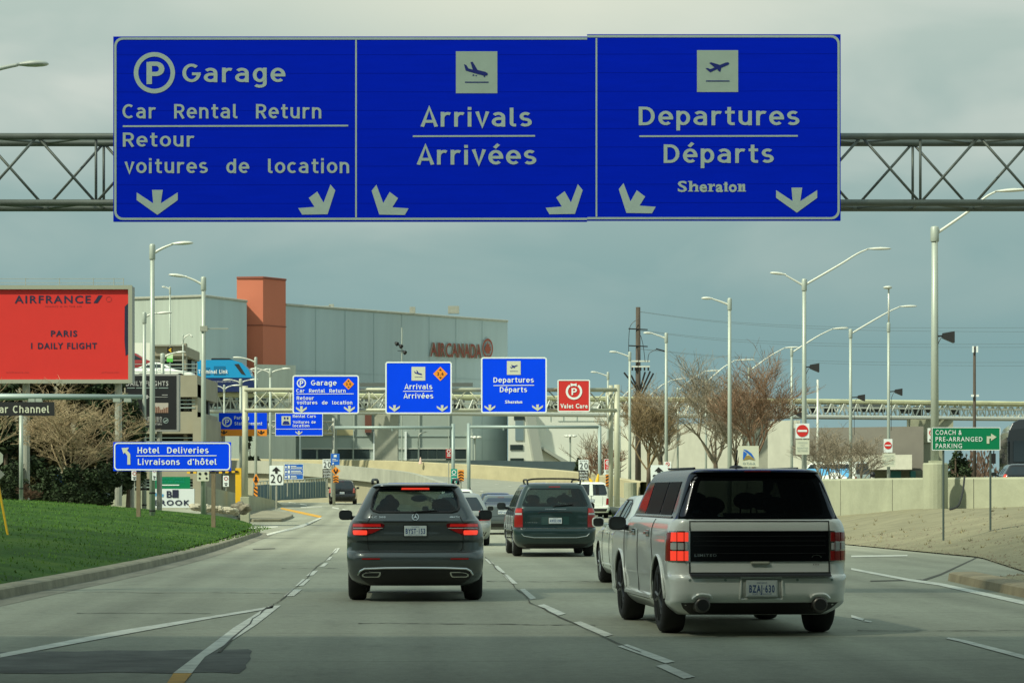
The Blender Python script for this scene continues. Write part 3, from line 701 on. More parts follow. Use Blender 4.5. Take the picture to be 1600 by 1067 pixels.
def serif_word(Bd, x0, x1, base, cap, m):
    """the hotel's name in a bold serif letter: each letter set by itself, with heavy stems and serifs"""
    f0 = Bd.at(1.5 * Bd.e); k = (x1 - x0) / 354.0; b = MB(); th = cap * 0.085; xh = cap * 0.72
    lift = [0]
    def f(x, y): return f0(x, y) + Vector((0, -0.0004 * (lift[0] % 7), 0))
    def q(pts): lift[0] += 1; b.add([f(x0 + a * k, y) for a, y in pts], [tuple(range(len(pts)))])
    def stem(a, w, top): q([(a, base - top), (a + w, base - top), (a + w, base), (a, base)])
    def serif(a, c, y): q([(a, y - th), (c, y - th), (c, y), (a, y)])
    def arch(a, c, w):   # shoulder of h, n, r
        q([(a, base - xh * .72), (a + (c - a) * .35, base - xh), (c, base - xh), (c, base - xh + th * 2.6), (a + (c - a) * .4, base - xh + th * 2.4), (a, base - xh * .5)])
    for ch, a, c, hgt, bo in (('S', 0, 48, cap, .02), ('e', 113, 153, None, .03), ('a', 198, 236, None, .03), ('o', 266, 308, None, .035)):
        lift[0] += 1
        text_into(b, ch, f, x0 + a * k, x0 + c * k, base, cap * (1 if hgt else 1.02), bo)
    stem(60, 15, cap); serif(53, 80, base); serif(53, 66, base - cap + th); arch(74, 97, 0); stem(92, 14, xh * .85); serif(87, 111, base)
    stem(163, 15, xh); serif(156, 186, base); serif(156, 170, base - xh + th); arch(177, 194, 0)
    stem(244, 14, cap * .9); serif(238, 262, base - xh + th); serif(246, 264, base)
    stem(317, 15, xh); serif(311, 336, base); serif(311, 326, base - xh + th); arch(331, 350, 0); stem(338, 13, xh * .85); serif(334, 356, base)
    return b.build('lettering', m, Bd.root)
serif_word(B, 1059, 1165, 299.7, 16.5, M_letA)
# brackets from the truss to the sign
b = MB()
for x in (230, 420, 610, 800, 985, 1150, 1270): b.box(X_(x, Y1) - 0.04, X_(x, Y1) + 0.04, Y1 + 0.06, Y1 + 0.27, Z_(340, Y1), Z_(62, Y1))
b.build('bracket', M_gantry, og)

# ------------------------------------------------------------------ second gantry with four signs
Y2 = 127.0
g2 = thing('sign_gantry', 'cream steel truss gantry farther on carrying four smaller signs', 'gantry', (X_(382, Y2), Y2, zr(Y2)))
truss(g2, Y2 + 0.3, 382, 963, 608.5, 640.5, 31, 0.08, 0.03, 0.9, M_cream, 390, True, 0.025)
for x, y0, yb_, dy in ((383, 603, 777, 0.4), (964, 601, 775, 0.4), (954.5, 602, 775, 1.5)):
    MB().tube([P(x, y0, Y2 + dy), (X_(x, Y2 + dy), Y2 + dy, Z_(yb_, Y2) - (0.5 if x > 900 else 0))], 0.14 if x != 954.5 else 0.11, 12).build('column', M_cream, g2, smooth=True)
MB().box(X_(375.5, Y2), X_(389.5, Y2), Y2, Y2 + 0.5, -0.1, Z_(776, Y2)).build('pedestal', M_conc, g2, bevel=0.03)
for i in range(9): pass
def gantry_sign(name, label, x0, y0, x1, y1, m, r=4, wd=2.2):
    t = thing(name, label, 'sign', P((x0 + x1) / 2, y1, Y2), group='signs on the second gantry')
    Bd = Board(t, Y2, 0.012)
    Bd.panel(x0, y0, x1, y1, m, r, 0.05)
    Bd.border(x0, y0, x1, y1, wd, r, M_white)
    br = MB()
    for x in (x0 + 18, x1 - 18): br.box(X_(x, Y2) - .05, X_(x, Y2) + .05, Y2 + 0.06, Y2 + 0.22, Z_(y1 - 2, Y2), Z_(y0 + 2, Y2))
    br.build('bracket', M_cream, t)
    return Bd
def diamond(Bd, cx, cy, r, txt):
    Bd.polys([[(cx, cy - r), (cx + r, cy), (cx, cy + r), (cx - r, cy)]], M_orange, 1.2, 'clearance_plate')
    Bd.polys([[(cx, cy - r * .72), (cx + r * .2, cy - r * .45), (cx - r * .2, cy - r * .45)], [(cx, cy + r * .72), (cx + r * .2, cy + r * .45), (cx - r * .2, cy + r * .45)]], M_black, 2, 'clearance_mark')
    Bd.text([(txt, cx - r * .45, cx + r * .45, cy + r * .2, r * .42)], M_black, 2)
Bd = gantry_sign('garage_sign', 'blue garage and car rental sign on the cream gantry', 457, 586, 561, 646.5, M_blueB)
Bd.ring(471, 598.5, 7.2, 5.4, M_white); Bd.text([('P', 468.4, 474, 602.4, 7.8)], M_white, bold=0.03)
Bd.text([('Garage', 486, 526, 602, 8), ('Car  Rental  Return', 463, 540, 613.3, 5.8), ('Retour', 463.6, 490.6, 624.6, 5.6), ('voitures  de  location', 463.8, 550.5, 631.7, 5.8)], M_white, bold=0.016)
Bd.polys([[(463, 615), (552.5, 614.6), (552.5, 615.6), (463, 616)]], M_white, 1.5, 'rule')
down_arrow(Bd, 471, 644.6, 0.078, M_pict); down_arrow(Bd, 546, 644, 0.078, M_pict)
diamond(Bd, 544.5, 600, 8.8, '2.0')
Bd = gantry_sign('arrivals_sign', 'blue arrivals sign with an orange height diamond on the cream gantry', 602, 565, 706, 646.5, M_blueB)
picto(Bd, 643, 573, 664.5, 594.5, ARR, 712.3, 80.8, 0.33, M_pict, LN)
Bd.text([('Arrivals', 632, 675.5, 608, 8), ('Arrivées', 630.5, 677, 622.4, 8)], M_white, bold=0.016)
Bd.polys([[(630, 610.6), (676.5, 610.4), (676.5, 611.5), (630, 611.7)]], M_white, 1.5, 'rule')
down_arrow(Bd, 616.5, 643, 0.078, M_pict); down_arrow(Bd, 691, 643, 0.078, M_pict)
diamond(Bd, 688, 584, 11.2, '3.6')
Bd = gantry_sign('departures_sign', 'blue departures sign without a diamond on the cream gantry', 751.5, 558, 854.5, 645.5, M_blueB)
picto(Bd, 792, 564, 813.5, 585.5, DEP, 1089, 79, 0.33, M_pict, LN)
Bd.text([('Departures', 771, 834, 597.6, 8), ('Départs', 781, 823.5, 612.6, 8)], M_white, bold=0.016)
Bd.polys([[(771, 601.8), (834.5, 601.2), (834.5, 602.3), (771, 602.9)]], M_white, 1.5, 'rule')
serif_word(Bd, 789, 816, 630, 4.6, M_white)
down_arrow(Bd, 765.5, 642.4, 0.078, M_pict); down_arrow(Bd, 840, 642, 0.078, M_pict)
Bd = gantry_sign('valet_sign', 'red valet care sign near the right end of the cream gantry', 871, 593, 922, 643.5, M_red, 3, 1.8)
Bd.ring(896.8, 611.5, 12.8, 9.4, M_white, a0=-235, a1=55)
Bd.polys([[(891.6, 598.6), (896.6, 600), (901, 598.6), (901, 603.6), (896.6, 602.4), (891.6, 603.6)]], M_white, 1.5, 'bow_symbol')
Bd.text([('P', 893, 901.4, 617, 10.6)], M_white, bold=0.03)
Bd.text([('Valet Care', 875.6, 918, 637.4, 6.8)], M_white, bold=0.03, hwy=False)

# ------------------------------------------------------------------ third gantry, left, with two signs
Y3 = 185.0
g3 = thing('sign_gantry', 'small grey truss gantry at left with parking and rental car signs', 'gantry', (X_(521, Y3), Y3, zr(Y3)))
truss(g3, Y3 + 0.3, 344, 521, 658.5, 677, 18, 0.06, 0.035, 0.8, M_galv, 346)
for x in (521, 347):
    MB().tube([P(x, 653, Y3 + .6), (X_(x, Y3), Y3 + .6, 0.3)], 0.1, 10).build('column', M_galv, g3, smooth=True)
t = thing('parking_sign', 'blue parking sign with an orange strip under it on the small gantry', 'sign', P(380, 681, Y3), group='signs on the small left gantry')
Bd = Board(t, Y3, 0.015)
Bd.panel(342, 645, 417, 670.6, M_blueB, 0, 0.05); Bd.panel(342, 670.6, 417, 681, M_orange, 0, 0.06, 'orange_strip')
Bd.ring(354.6, 659, 7.8, 5.6, M_white); Bd.text([('P', 351.6, 358, 663, 8)], M_white, bold=0.03)
Bd.text([('Parking', 366, 389, 655, 5), ('Stationnement', 366.6, 409.6, 664, 5)], M_white, bold=0.016)
down_arrow(Bd, 350, 678.6, 0.048, M_black); down_arrow(Bd, 408, 678.6, 0.048, M_black)
t = thing('rental_cars_sign', 'blue rental cars sign with a car symbol beneath the garage sign', 'sign', P(467, 681, Y3), group='signs on the small left gantry')
Bd = Board(t, Y3, 0.015)
Bd.panel(430, 645, 504.5, 681, M_blueB, 0, 0.05)
Bd.border(430, 645, 504.5, 681, 0.9, 0.01, M_white)
Bd.polys([[(440, 650), (454, 650), (454, 664), (440, 664)]], M_pict, 1.2, 'pictogram')
Bd.polys([[(441.6, 661), (443.6, 657.6), (450.4, 657.6), (452.4, 661), (452.4, 663), (441.6, 663)], [(443.6, 651.6), (446, 651.6), (446, 655), (443.6, 655)], [(448, 651.6), (450.6, 651.6), (450.6, 655), (448, 655)]], M_pb, 2, 'car_symbol')
Bd.text([('Rental Cars', 457.6, 493.4, 652.4, 4.6), ('Voitures de', 457.6, 493.4, 661.4, 4.4), ('location', 457.6, 483.4, 667, 4.4)], M_white, bold=0.016)
Bd.polys([[(431, 669.8), (504, 669.8), (504, 670.6), (431, 670.6)]], M_white, 1.5, 'rule')
down_arrow(Bd, 467, 679.4, 0.05, M_pict)

# ------------------------------------------------------------------ height bars over the lanes
M_bar = mat('blue_grey_pipe', (0.30, 0.38, 0.36), 0.45, 0.2)
def height_bar(label, xa, xb, row, Y, posts, brace):
    t = thing('height_bar', label, 'height bar', (X_(posts[0], Y), Y, zr(Y)), group='height bars over the lanes')
    MB().tube([P(xa, row, Y), P(xb, row, Y)], 0.1, 10).build('beam', M_bar, t, smooth=True)
    for x in posts:
        MB().tube([P(x, row - 6, Y), (X_(x, Y), Y, zr(Y) - 0.1)], 0.11, 10).build('post', M_bar, t, smooth=True)
    for x in brace: MB().tube([P(x, row, Y - 0.03), P(x + 1, row + 5, Y - .03)], 0.05, 6).build('hook', M_bar, t)
height_bar('pale blue grey height bar spanning the lanes left of the ramp', 523, 708, 668, 170, (708,), (612, 648))
height_bar('pale blue grey height bar spanning the departures lanes on the right', 732, 938, 667, 168, (732.5, 937), (786, 855))

# ------------------------------------------------------------------ signs along the road
def rsign(name, label, cat, Y, px, pyb, posts, prad, pm, ytop, group=None, back=0.09):
    Bd = sign(name, label, cat, Y, px, pyb, group)
    for x, yb_ in posts: Bd.post(x, ytop, yb_, prad, pm, back=back)
    Bd.e = max(0.005, Y * 1e-4)
    return Bd
Bd = rsign('delivery_sign', 'blue hotel deliveries sign with a left arrow on two wooden posts', 'sign', 88, 268, 735, (), .1, M_wood, 690)
Bd.panel(177, 690.5, 361, 735.5, M_blueB, 0, 0.04); Bd.border(178.2, 691.2, 360, 734.6, 2, 6, M_white)
for x, yb_ in ((217, 800), (334, 826)):
    xx = X_(x, 88.2); MB().box(xx - .065, xx + .065, 88.05, 88.17, Z_(yb_, 88) - .15, Z_(689, 88)).build('post', M_wood, Bd.root)
Bd.text([('Hotel  Deliveries', 215, 326, 708, 9.6), ("Livraisons  d'hôtel", 215.4, 338.5, 726, 9.4)], M_white, bold=0.014)
Bd.polys([[(213, 711.4), (338.5, 711), (338.5, 712.3), (213, 712.7)]], M_white, 1.5, 'rule')
Bd.polys([[(190, 699.6), (201.4, 699), (200.6, 701), (198.6, 703.4), (203.6, 709), (203.8, 725.6), (199, 725.6), (199, 711.6), (195, 706.6), (193, 709)]], M_pict)

Bd = rsign('direction_sign', 'green coach parking sign with a right arrow on two thin posts', 'sign', 69.8, 1508, 704, (), .03, M_galv, 668)
M_thin = mat('dark_thin_post', (0.10, 0.13, 0.12), 0.5, 0.4)
for x, yb_ in ((1474, 838), (1547.5, 822)):
    MB().tube([P(x, 668, 69.86), P(x, yb_ + 6, 69.86)], 0.028, 8).build('post', M_thin, Bd.root)
Bd.panel(1456, 667.5, 1563, 703.5, M_green, 1.5, 0.03); Bd.border(1456, 667.5, 1563, 703.5, 1.1, 1.5, M_white)
Bd.text([('COACH &', 1461.6, 1502.6, 679, 7.2), ('PRE-ARRANGED', 1461.8, 1535, 689.4, 7), ('PARKING', 1462, 1503, 699.8, 7)], M_white, bold=0.01)
Bd.polys([[(1541.6, 693), (1541.6, 681.4), (1548.4, 681.4), (1548.4, 677), (1557, 682.6), (1548.4, 688.6), (1548.4, 684.8), (1545.8, 684.8), (1545.8, 693)]], M_pict)

Bd = rsign('speed_sign', 'white speed sign with a black arrow above the number 20 on a kerb island', 'speed sign', 168, 431, 806, ((431.6, 806),), .06, M_galv, 730)
Bd.panel(421, 727, 442.6, 757.4, M_white, 1, 0.03)
Bd.polys([[(431.6, 729), (438.6, 735.6), (433.6, 735.6), (433.6, 739.6), (429.8, 739.6), (429.8, 735.6), (424.6, 735.6)]], M_black)
Bd.text([('20', 422.6, 440.6, 754, 13)], M_black, bold=0.0)
Bd = rsign('direction_board', 'small blue three line direction board right of the arrow 20 sign', 'sign', 175, 459, 775, ((449, 775), (468, 772)), .04, M_galv, 724)
Bd.panel(444, 724.6, 474, 748.8, M_midblue, 0, 0.03); Bd.border(444, 724.6, 474, 748.8, 0.6, .01, M_white)
for i, y in enumerate((727, 734.6, 742.4)):
    Bd.polys([[(445.6, y + 1), (448, y + 1), (448, y + 4), (445.6, y + 4)], [(449.6, y), (453, y), (453, y + 4.6), (449.6, y + 4.6)], [(454.4, y + .6), (463 if i != 1 else 470, y + .6), (463 if i != 1 else 470, y + 1.8), (454.4, y + 1.8)], [(454.4, y + 3), (472 if i < 2 else 464, y + 3), (472 if i < 2 else 464, y + 4.2), (454.4, y + 4.2)]], M_white, 1.5, 'symbol')
    if i: Bd.polys([[(444, y - 1.7), (474, y - 1.7), (474, y - 1.2), (444, y - 1.2)]], M_white, 1.4, 'rule')

def speed20(label, x0, y0, w, Y, base, post, group='white 20 speed signs with a black tab'):
    Bd = rsign('speed_sign', label, 'speed sign', Y, x0 + w / 2, base, ((post, base),), .05, M_galv, y0, group)
    Bd.panel(x0, y0, x0 + w, y0 + w * 1.05, M_white, 0.6, 0.03)
    Bd.text([('MAXIMUM', x0 + w * .12, x0 + w * .88, y0 + w * .17, w * .1)], M_black)
    Bd.text([('20', x0 + w * .1, x0 + w * .92, y0 + w * .93, w * .62)], M_black, bold=0)
    for i, tx in enumerate(('km/h', 'BEGINS', 'ZONE')):
        ya = y0 + w * 1.1 + i * w * .33
        Bd.panel(x0, ya, x0 + w, ya + w * .31, M_black, 0.3, 0.03, 'tab')
        Bd.text([(tx, x0 + w * .12, x0 + w * .9, ya + w * .26, w * .2)], M_white, bold=0.02)
    return Bd
speed20('white 20 speed sign beside the lane fork left of the black car', 504, 717, 14, 182, 776, 511)
speed20('white 20 speed sign behind the green minivan and the white van', 904, 718, 15.4, 150, 778, 911.5)

def hazard(Bd, x0, y0, x1, y1, n, kind):
    Bd.panel(x0, y0, x1, y1, M_orange, 0, 0.02, 'hazard_panel')
    w = x1 - x0; st = (y1 - y0) / n; pl = []
    for i in range(n):
        y = y0 + i * st
        if kind == 'chev':
            pl.append([(x0, y + st * .9), ((x0 + x1) / 2, y + st * .35), (x1, y + st * .9), (x1, min(y + st * 1.3, y1)), ((x0 + x1) / 2, y + st * .75), (x0, min(y + st * 1.3, y1))])
        else:
            s1 = 1 if kind == 'r' else -1
            a, c = (x0, x1) if s1 > 0 else (x1, x0)
            pl.append([(a, y + st * .75), (c, y + st * .05), (c, y + st * .5), (a, min(y + st * 1.2, y1))])
    Bd.polys(pl, M_black, 1.2, 'stripe')
Bd = rsign('marker_sign', 'orange fork diamond above a black striped hazard panel on the barrier end', 'hazard marker', 165, 399, 806, ((399, 806),), .05, M_black, 745)
Bd.polys([[(400, 739.4), (405.4, 749.5), (400, 759), (394.8, 749.5)]], M_orange, 1, 'diamond'); 
Bd.polys([[(400, 743), (402.6, 747), (401, 747), (403, 752), (401, 755), (400, 751), (399, 755), (397, 752), (399, 747), (397.4, 747)]], M_black, 2, 'fork_symbol')
hazard(Bd, 396.6, 760, 402.4, 784, 4, 'l')
Bd = rsign('marker_sign', 'orange fork diamond over a chevron panel and blue board by the lane fork', 'hazard marker', 180, 524, 776, ((518, 776),), .07, M_galv, 708)
Bd.panel(517, 708.6, 530.4, 726.4, M_midblue, 0, .03, 'blue_board')
Bd.polys([[(521.6, 710.4), (526, 710.4), (526, 714), (521.6, 714)], [(519.4, 716.6), (525, 716.6), (525, 717.6), (519.4, 717.6)], [(519.4, 719), (528, 719), (528, 720), (519.4, 720)], [(519.4, 722.6), (522, 722.6), (521, 725.4), (519.4, 725.4)]], M_white, 1.5, 'symbol')
Bd.polys([[(524.6, 728.6), (532, 735.4), (524.6, 742.4), (517.4, 735.4)]], M_orange, 1, 'diamond')
Bd.polys([[(522, 731.6), (523.4, 734), (523.6, 736), (525.6, 736), (525.8, 734), (527, 731.6), (528.4, 735), (526.6, 737.6), (525.4, 740.4), (523.8, 740.4), (522.6, 737.6), (520.8, 735)]], M_black, 2, 'fork_symbol')
hazard(Bd, 520.6, 742.6, 529, 754, 3, 'chev')
Bd = rsign('marker_sign', 'teal parking board beside an orange chevron panel in front of the ramp', 'hazard marker', 160, 709, 770, ((706, 772), (720, 772)), .05, M_galv, 734)
Bd.panel(704.6, 732.4, 714.4, 754.6, M_teal, 0, .03, 'teal_board')
Bd.ring(709.4, 737.6, 3.4, 2.3, M_white, n=16); Bd.polys([[(705.6, 742), (713, 742), (713, 743), (705.6, 743)], [(705.6, 746.6), (713, 746.6), (713, 747.4), (705.6, 747.4)], [(707, 754), (707, 751.4), (709.4, 750), (712, 751), (711, 754)]], M_white, 1.5, 'symbol')
hazard(Bd, 715.8, 734, 724.8, 751.6, 4, 'chev')
Bd = rsign('notice_sign', 'small dark red notice on a thin post in front of the ramp parapet', 'sign', 175, 700.6, 770, ((701, 770),), .035, M_galv, 702)
Bd.panel(696.6, 701.4, 705.6, 715.4, M_dkred, .5, .03); Bd.ring(701, 705, 2.9, 2, M_white, n=16)
Bd.polys([[(698.6, 709.4), (704, 709.4), (704, 710.4), (698.6, 710.4)], [(698.6, 711.6), (704, 711.6), (704, 712.6), (698.6, 712.6)]], M_white, 1.5, 'symbol')
Bd.panel(696.8, 715.8, 705.4, 718.6, M_black, .2, .03, 'tab')
Bd = rsign('valet_sign', 'small red valet care sign over an orange hazard panel behind the white van', 'sign', 140, 950, 775, ((950, 776),), .05, M_galv, 718)
Bd.panel(944, 717, 956, 741, M_white, .4, .03); Bd.panel(944.8, 717.8, 955.4, 733.4, M_red, .3, .01, 'red_face', 1.2)
Bd.ring(950, 722.8, 3.7, 2.5, M_white, 2.2, n=16); Bd.text([('P', 948.6, 951.6, 724.6, 3.4)], M_white, 2.4, bold=.03)
Bd.text([('Valet', 946.6, 953.6, 730, 2), ('Care', 947, 953.2, 732.8, 2)], M_white, 2.4, bold=.03)
Bd.polys([[(946.6, 735), (953.4, 735), (953.4, 738.4), (946.6, 738.4)]], M_conc2, 1.4, 'tab')
hazard(Bd, 946.4, 740.6, 953.6, 760, 4, 'r')
Bd = rsign('arrow_sign', 'white sign with a black up arrow rising behind the silver car roof', 'sign', 75, 1030, 800, ((1030, 810),), .04, M_galv, 728)
Bd.panel(1017, 726.4, 1043, 763, M_white, 1, .02)
Bd.polys([[(1029, 729.4), (1036.6, 736), (1032, 736), (1032, 738.4), (1026.6, 738.4), (1026.6, 736), (1022.4, 736)]], M_black)
Bd.text([('20', 1019.6, 1040.4, 757, 15.6)], M_black, bold=0)
Bd = rsign('no_parking_sign', 'tiny white no stopping sign partly behind the up arrow sign', 'sign', 116, 1043, 775, ((1043, 800),), .04, M_galv, 721)
Bd.panel(1037.6, 721, 1048.6, 736, M_white, .4, .02); Bd.ring(1043.2, 725, 3.2, 2.4, M_red, n=16)
Bd.polys([[(1042.6, 731), (1047, 731), (1047, 732.2), (1042.6, 732.2)], [(1041, 723.2), (1041.8, 722.6), (1045.6, 726.6), (1044.8, 727.4)]], M_dkred, 1.6, 'symbol')

def no_entry(label, cx, cy, r, x0, y0, x1, y1, tab, Y, base):
    Bd = rsign('no_entry_sign', label, 'no entry sign', Y, cx, base, (), .05, M_galv, y0, 'no entry signs along the right side')
    Bd.panel(x0, y0, x1, y1, M_white, .6, .02)
    Bd.disc(cx, cy, r, M_red, 1.2, 'red_disc')
    Bd.polys([[(cx - r * .78, cy - r * .16), (cx + r * .78, cy - r * .16), (cx + r * .78, cy + r * .16), (cx - r * .78, cy + r * .16)]], M_white, 2, 'bar')
    a, c, d, e = tab
    Bd.panel(a, c, d, e, M_pict, .3, .02, 'tab')
    w = d - a; h = e - c
    Bd.text([('VEHICLES', a + w * .15, d - w * .15, c + h * .24, h * .1), ('NOT', a + w * .36, d - w * .36, c + h * .42, h * .1), ('PERMITTED', a + w * .1, d - w * .1, c + h * .62, h * .12), ('BEYOND', a + w * .14, d - w * .14, c + h * .8, h * .12)], M_bar, 1.4, bold=0)
    return Bd
no_entry('larger red no entry sign mounted on the double arm lamp post', 1253.7, 673, 9.4, 1243, 661.4, 1264.6, 684.6, (1243.4, 687, 1264.6, 710), 119.6, 740)
no_entry('smaller red no entry sign farther right on a slim lamp post', 1387.4, 695.6, 5.8, 1380.8, 685.6, 1394.4, 706.6, (1378, 708, 1399, 729), 149.7, 745)
Bd = rsign('no_parking_sign', 'white no parking sign partly hidden behind the green coach sign', 'sign', 94.5, 1456, 727, (), .04, M_galv, 668)
Bd.panel(1449.4, 668.6, 1462, 690.4, M_white, .8, .02); Bd.ring(1456.6, 676, 5.2, 4, M_red, n=20); Bd.disc(1453, 687, 1.2, M_black)
Bd = rsign('logo_sign', 'white board with a blue and tan curved emblem behind the silver car', 'sign', 135, 1170, 745, ((1160, 760), (1180, 760)), .06, M_galv, 698)
Bd.panel(1154.6, 696.4, 1185.6, 729, M_pict, 0, .1)
def arc_shape(cx, cy, pts): return [(cx + a, cy + c) for a, c in pts]
Bd.polys([[(1160.8, 701.6), (1167, 703), (1174, 708), (1180, 717.6), (1170, 709.4)], [(1161.4, 704), (1167, 708), (1163, 716), (1160.6, 718.6)]], M_midblue, 1.5, 'emblem')
Bd.polys([[(1160.6, 719), (1166, 712), (1170, 711), (1175, 714), (1180, 719), (1170, 717)]], mat('tan_sheeting', (.30, .22, .06), .5), 1.5, 'emblem')
Bd.text([('GTAA', 1160.6, 1180, 725.6, 3.6)], M_bar, bold=0)
Bd = rsign('permit_sign', 'green permit office sign with a white left arrow below the deliveries sign', 'sign', 146, 270, 764, ((241, 795), (291, 795)), .05, M_galv, 744)
Bd.panel(238, 744.6, 297, 763.6, M_green, 0, .03)
Bd.text([('PERMIT  OFFICE', 248, 288, 749.4, 3.2), ('BUREAU  DES  PERMIS', 242, 288, 754.2, 3)], M_teal, bold=0)
Bd.polys([[(247, 757.6), (252, 754.6), (252, 756.8), (280, 756.8), (280, 758.4), (252, 758.4), (252, 760.6)]], M_white)
Bd = rsign('site_banner', 'white banner with dark block letters under the green permit sign', 'banner', 144, 270, 792, ((238, 795), (303, 795)), .04, M_galv, 763)
Bd.panel(236, 763.4, 303.6, 793, mat('banner_white', (.68, .74, .75), .6), 0, .03)
M_navy = mat('navy_print', (.015, .02, .05), .5)
Bd.text([('BROOK', 241, 297, 789, 8)], M_navy, bold=0.03); Bd.text([('B', 260.4, 269, 777, 10.4)], M_navy, bold=0.03)
Bd.polys([[(269.4, 765), (279, 765), (279, 777.4), (269.4, 777.4)]], M_navy, 1.5, 'symbol')
Bd.polys([[(238, 769), (256, 772), (255, 776), (238, 774)]], mat('pale_blue_print', (.08, .33, .62), .5), 1.5, 'symbol')
Bd = rsign('notice_sign', 'white panel of four black dots low on the left lamp post', 'sign', 104.8, 317, 752, (), .05, M_galv, 735)
Bd.panel(308, 735, 326.4, 751.4, M_pict, 1.5, .05)
for x, y, r_ in ((312.4, 740, 2.1), (321.6, 739.6, 2.4), (312, 747, 1.7), (323, 747, 1.7)): Bd.disc(x, y, r_, M_black)
for x, y, w, hh, Y, base, lab in ((210, 735, 9, 15, 120, 795, 'small white no stopping sign left of the lamp post cluster'), (353, 743, 9, 17, 150, 790, 'small white no stopping sign under the deliveries sign at right'), (241, 731, 6.4, 19, 92.4, 830, 'narrow white notice strapped to the front lamp post')):
    Bd = rsign('no_parking_sign', lab, 'sign', Y, x, base, ((x, base),) if Y > 95 else (), .025, M_galv, y)
    Bd.panel(x - w / 2, y, x + w / 2, y + hh, M_white, .5, .02); Bd.ring(x, y + 4.4, w * .34, w * .24, M_dkred, n=16)
    Bd.polys([[(x - w * .3, y + hh * .66), (x + w * .3, y + hh * .66), (x + w * .3, y + hh * .74), (x - w * .3, y + hh * .74)], [(x - w * .2, y + hh * .82), (x + w * .2, y + hh * .82), (x + w * .2, y + hh * .9), (x - w * .2, y + hh * .9)]], M_black, 1.5, 'symbol')

# billboards and channel sign on the left
Y4 = 118.0
bb = thing('billboard', 'large red airline billboard with a grey frame above the bare tree', 'billboard', P(40, 625, Y4))
Bd = Board(bb, Y4, 0.012)
M_bbred = mat('billboard_red', (0.66, 0.022, 0.016), 0.55, var=.03, vs=1)
M_bbink = mat('billboard_ink', (0.012, 0.016, 0.05), 0.5)
Bd.panel(-92, 447, 206, 598, M_alu, 0, 0.9, 'cabinet')
Bd.panel(-86, 452, 200.6, 593.4, M_bbred, 0, 0.01, 'poster', 1)
b = MB(); f = Bd.at(0.02)
for poly in ([(-92, 446), (207, 446), (201, 452.4), (-86, 452.4)], [(207, 446), (207.4, 599), (201, 593), (201, 452.4)], [(207.4, 599), (-92, 599), (-86, 593), (201, 593)]):
    p = [f(*a) for a in poly]; b.hexa(p, [v + Vector((0, -.12, 0)) for v in p])
b.build('frame', mat('billboard_frame', (.36, .38, .30), .5, .2), bb)
Bd.text([('AIRFRANCE', 23, 142, 473.6, 11.6)], M_bbink, 2, bold=.02)
Bd.polys([[(146, 473.6), (154, 461.6), (160.4, 461.6), (152.4, 473.6)]], M_bbink, 2, 'slash')
Bd.ring(170, 467.6, 4.4, 3.8, mat('faint_ink', (.35, .03, .03), .5), 2, n=20); pass
Bd.text([('FRANCE IS IN THE AIR', 71, 128, 480, 2.6)], MATS['faint_ink'], 2, bold=0)
Bd.text([('PARIS', 79.6, 120.6, 525.6, 9.2), ('1 DAILY FLIGHT', 48.6, 151.6, 544.8, 9.2)], M_bbink, 2, bold=.028)
Bd.text([('airfrance.ca', 10, 45, 582.6, 2.2), ('airfrance.com', 159, 186, 582.6, 2.2)], MATS['faint_ink'], 2, bold=0)
Bd.polys([[(200.4, 474), (195, 479), (194.6, 532), (196.4, 556), (200.4, 553)]], M_bbink, 2, 'blue_stripe')
b = MB()
for x in (-60, -20, 40, 93, 146, 178, 193): b.tube([P(x, 447, Y4 + .5), P(x, 434.6, Y4 + .5)], .018, 5)
b.tube([P(-92, 435.6, Y4 + .5), P(193, 435.6, Y4 + .5)], .012, 5).tube([P(-92, 442, Y4 + .5), P(193, 442, Y4 + .5)], .012, 5)
b.build('catwalk_rail', M_galv, bb)
for x in (41, 185): MB().tube([P(x, 598, Y4 + .5), P(x, 790, Y4 + .5)], .16, 10).build('leg', M_galv, bb)

Y5 = 130.0
bb2 = thing('billboard', 'black daily flights billboard with white print behind the lamp posts', 'billboard', P(240, 670, Y5))
Bd = Board(bb2, Y5, 0.014)
Bd.panel(196, 584, 279.6, 674, M_alu, 2, .6, 'cabinet'); Bd.panel(196, 587, 275.6, 670.6, mat('billboard_black', (.02, .021, .023), .4), 0, .01, 'poster', 1)
M_pale = mat('pale_print', (.55, .56, .54), .5)
Bd.text([('DAILY FLIGHTS', 197, 263, 602.6, 7.2)], M_pale, 2, bold=.01)
Bd.polys([[(a, 605.4), (a + w, 605.4), (a + w, 606.8), (a, 606.8)] for a, w in ((199, 12), (213, 9), (224, 14), (240, 6), (248, 15))], M_bar, 2, 'small_print')
Bd.polys([[(207, 620), (262, 620), (262, 620.5), (207, 620.5)], [(253, 616.6), (262, 616.6), (262, 617.4), (253, 617.4)], [(227, 618), (230, 617), (233, 620), (230, 623), (228, 622.6), (229.4, 620)]], M_pale, 2, 'route_line')
b = MB(); f = Bd.at(.03); rr = random.Random(4)
for i in range(14):
    x = 241 + i * 1.57; t_ = 634 + 6 * rr.random() + i * .1
    b.add([f(x, t_), f(x + 1.6, t_), f(x + 1.6, 645), f(x, 645)], [(0, 1, 2, 3)], i % 2)
Bd.polys([[(241, 629.4), (263, 629.4), (263, 645), (241, 645)]], mat('photo_sky', (.5, .46, .4), .5), 1.8, 'photo_print')
b.build('photo_print', [mat('photo_ground', (.18, .09, .06), .5), mat('photo_ground_pale', (.34, .22, .16), .5)], bb2)
Bd.text([('中国东方航空', 226, 253, 658.6, 6.6)], M_pale, 2, bold=.0); Bd.text([('CHINA EASTERN', 226, 253, 664, 2.8)], M_pale, 2, bold=.01)
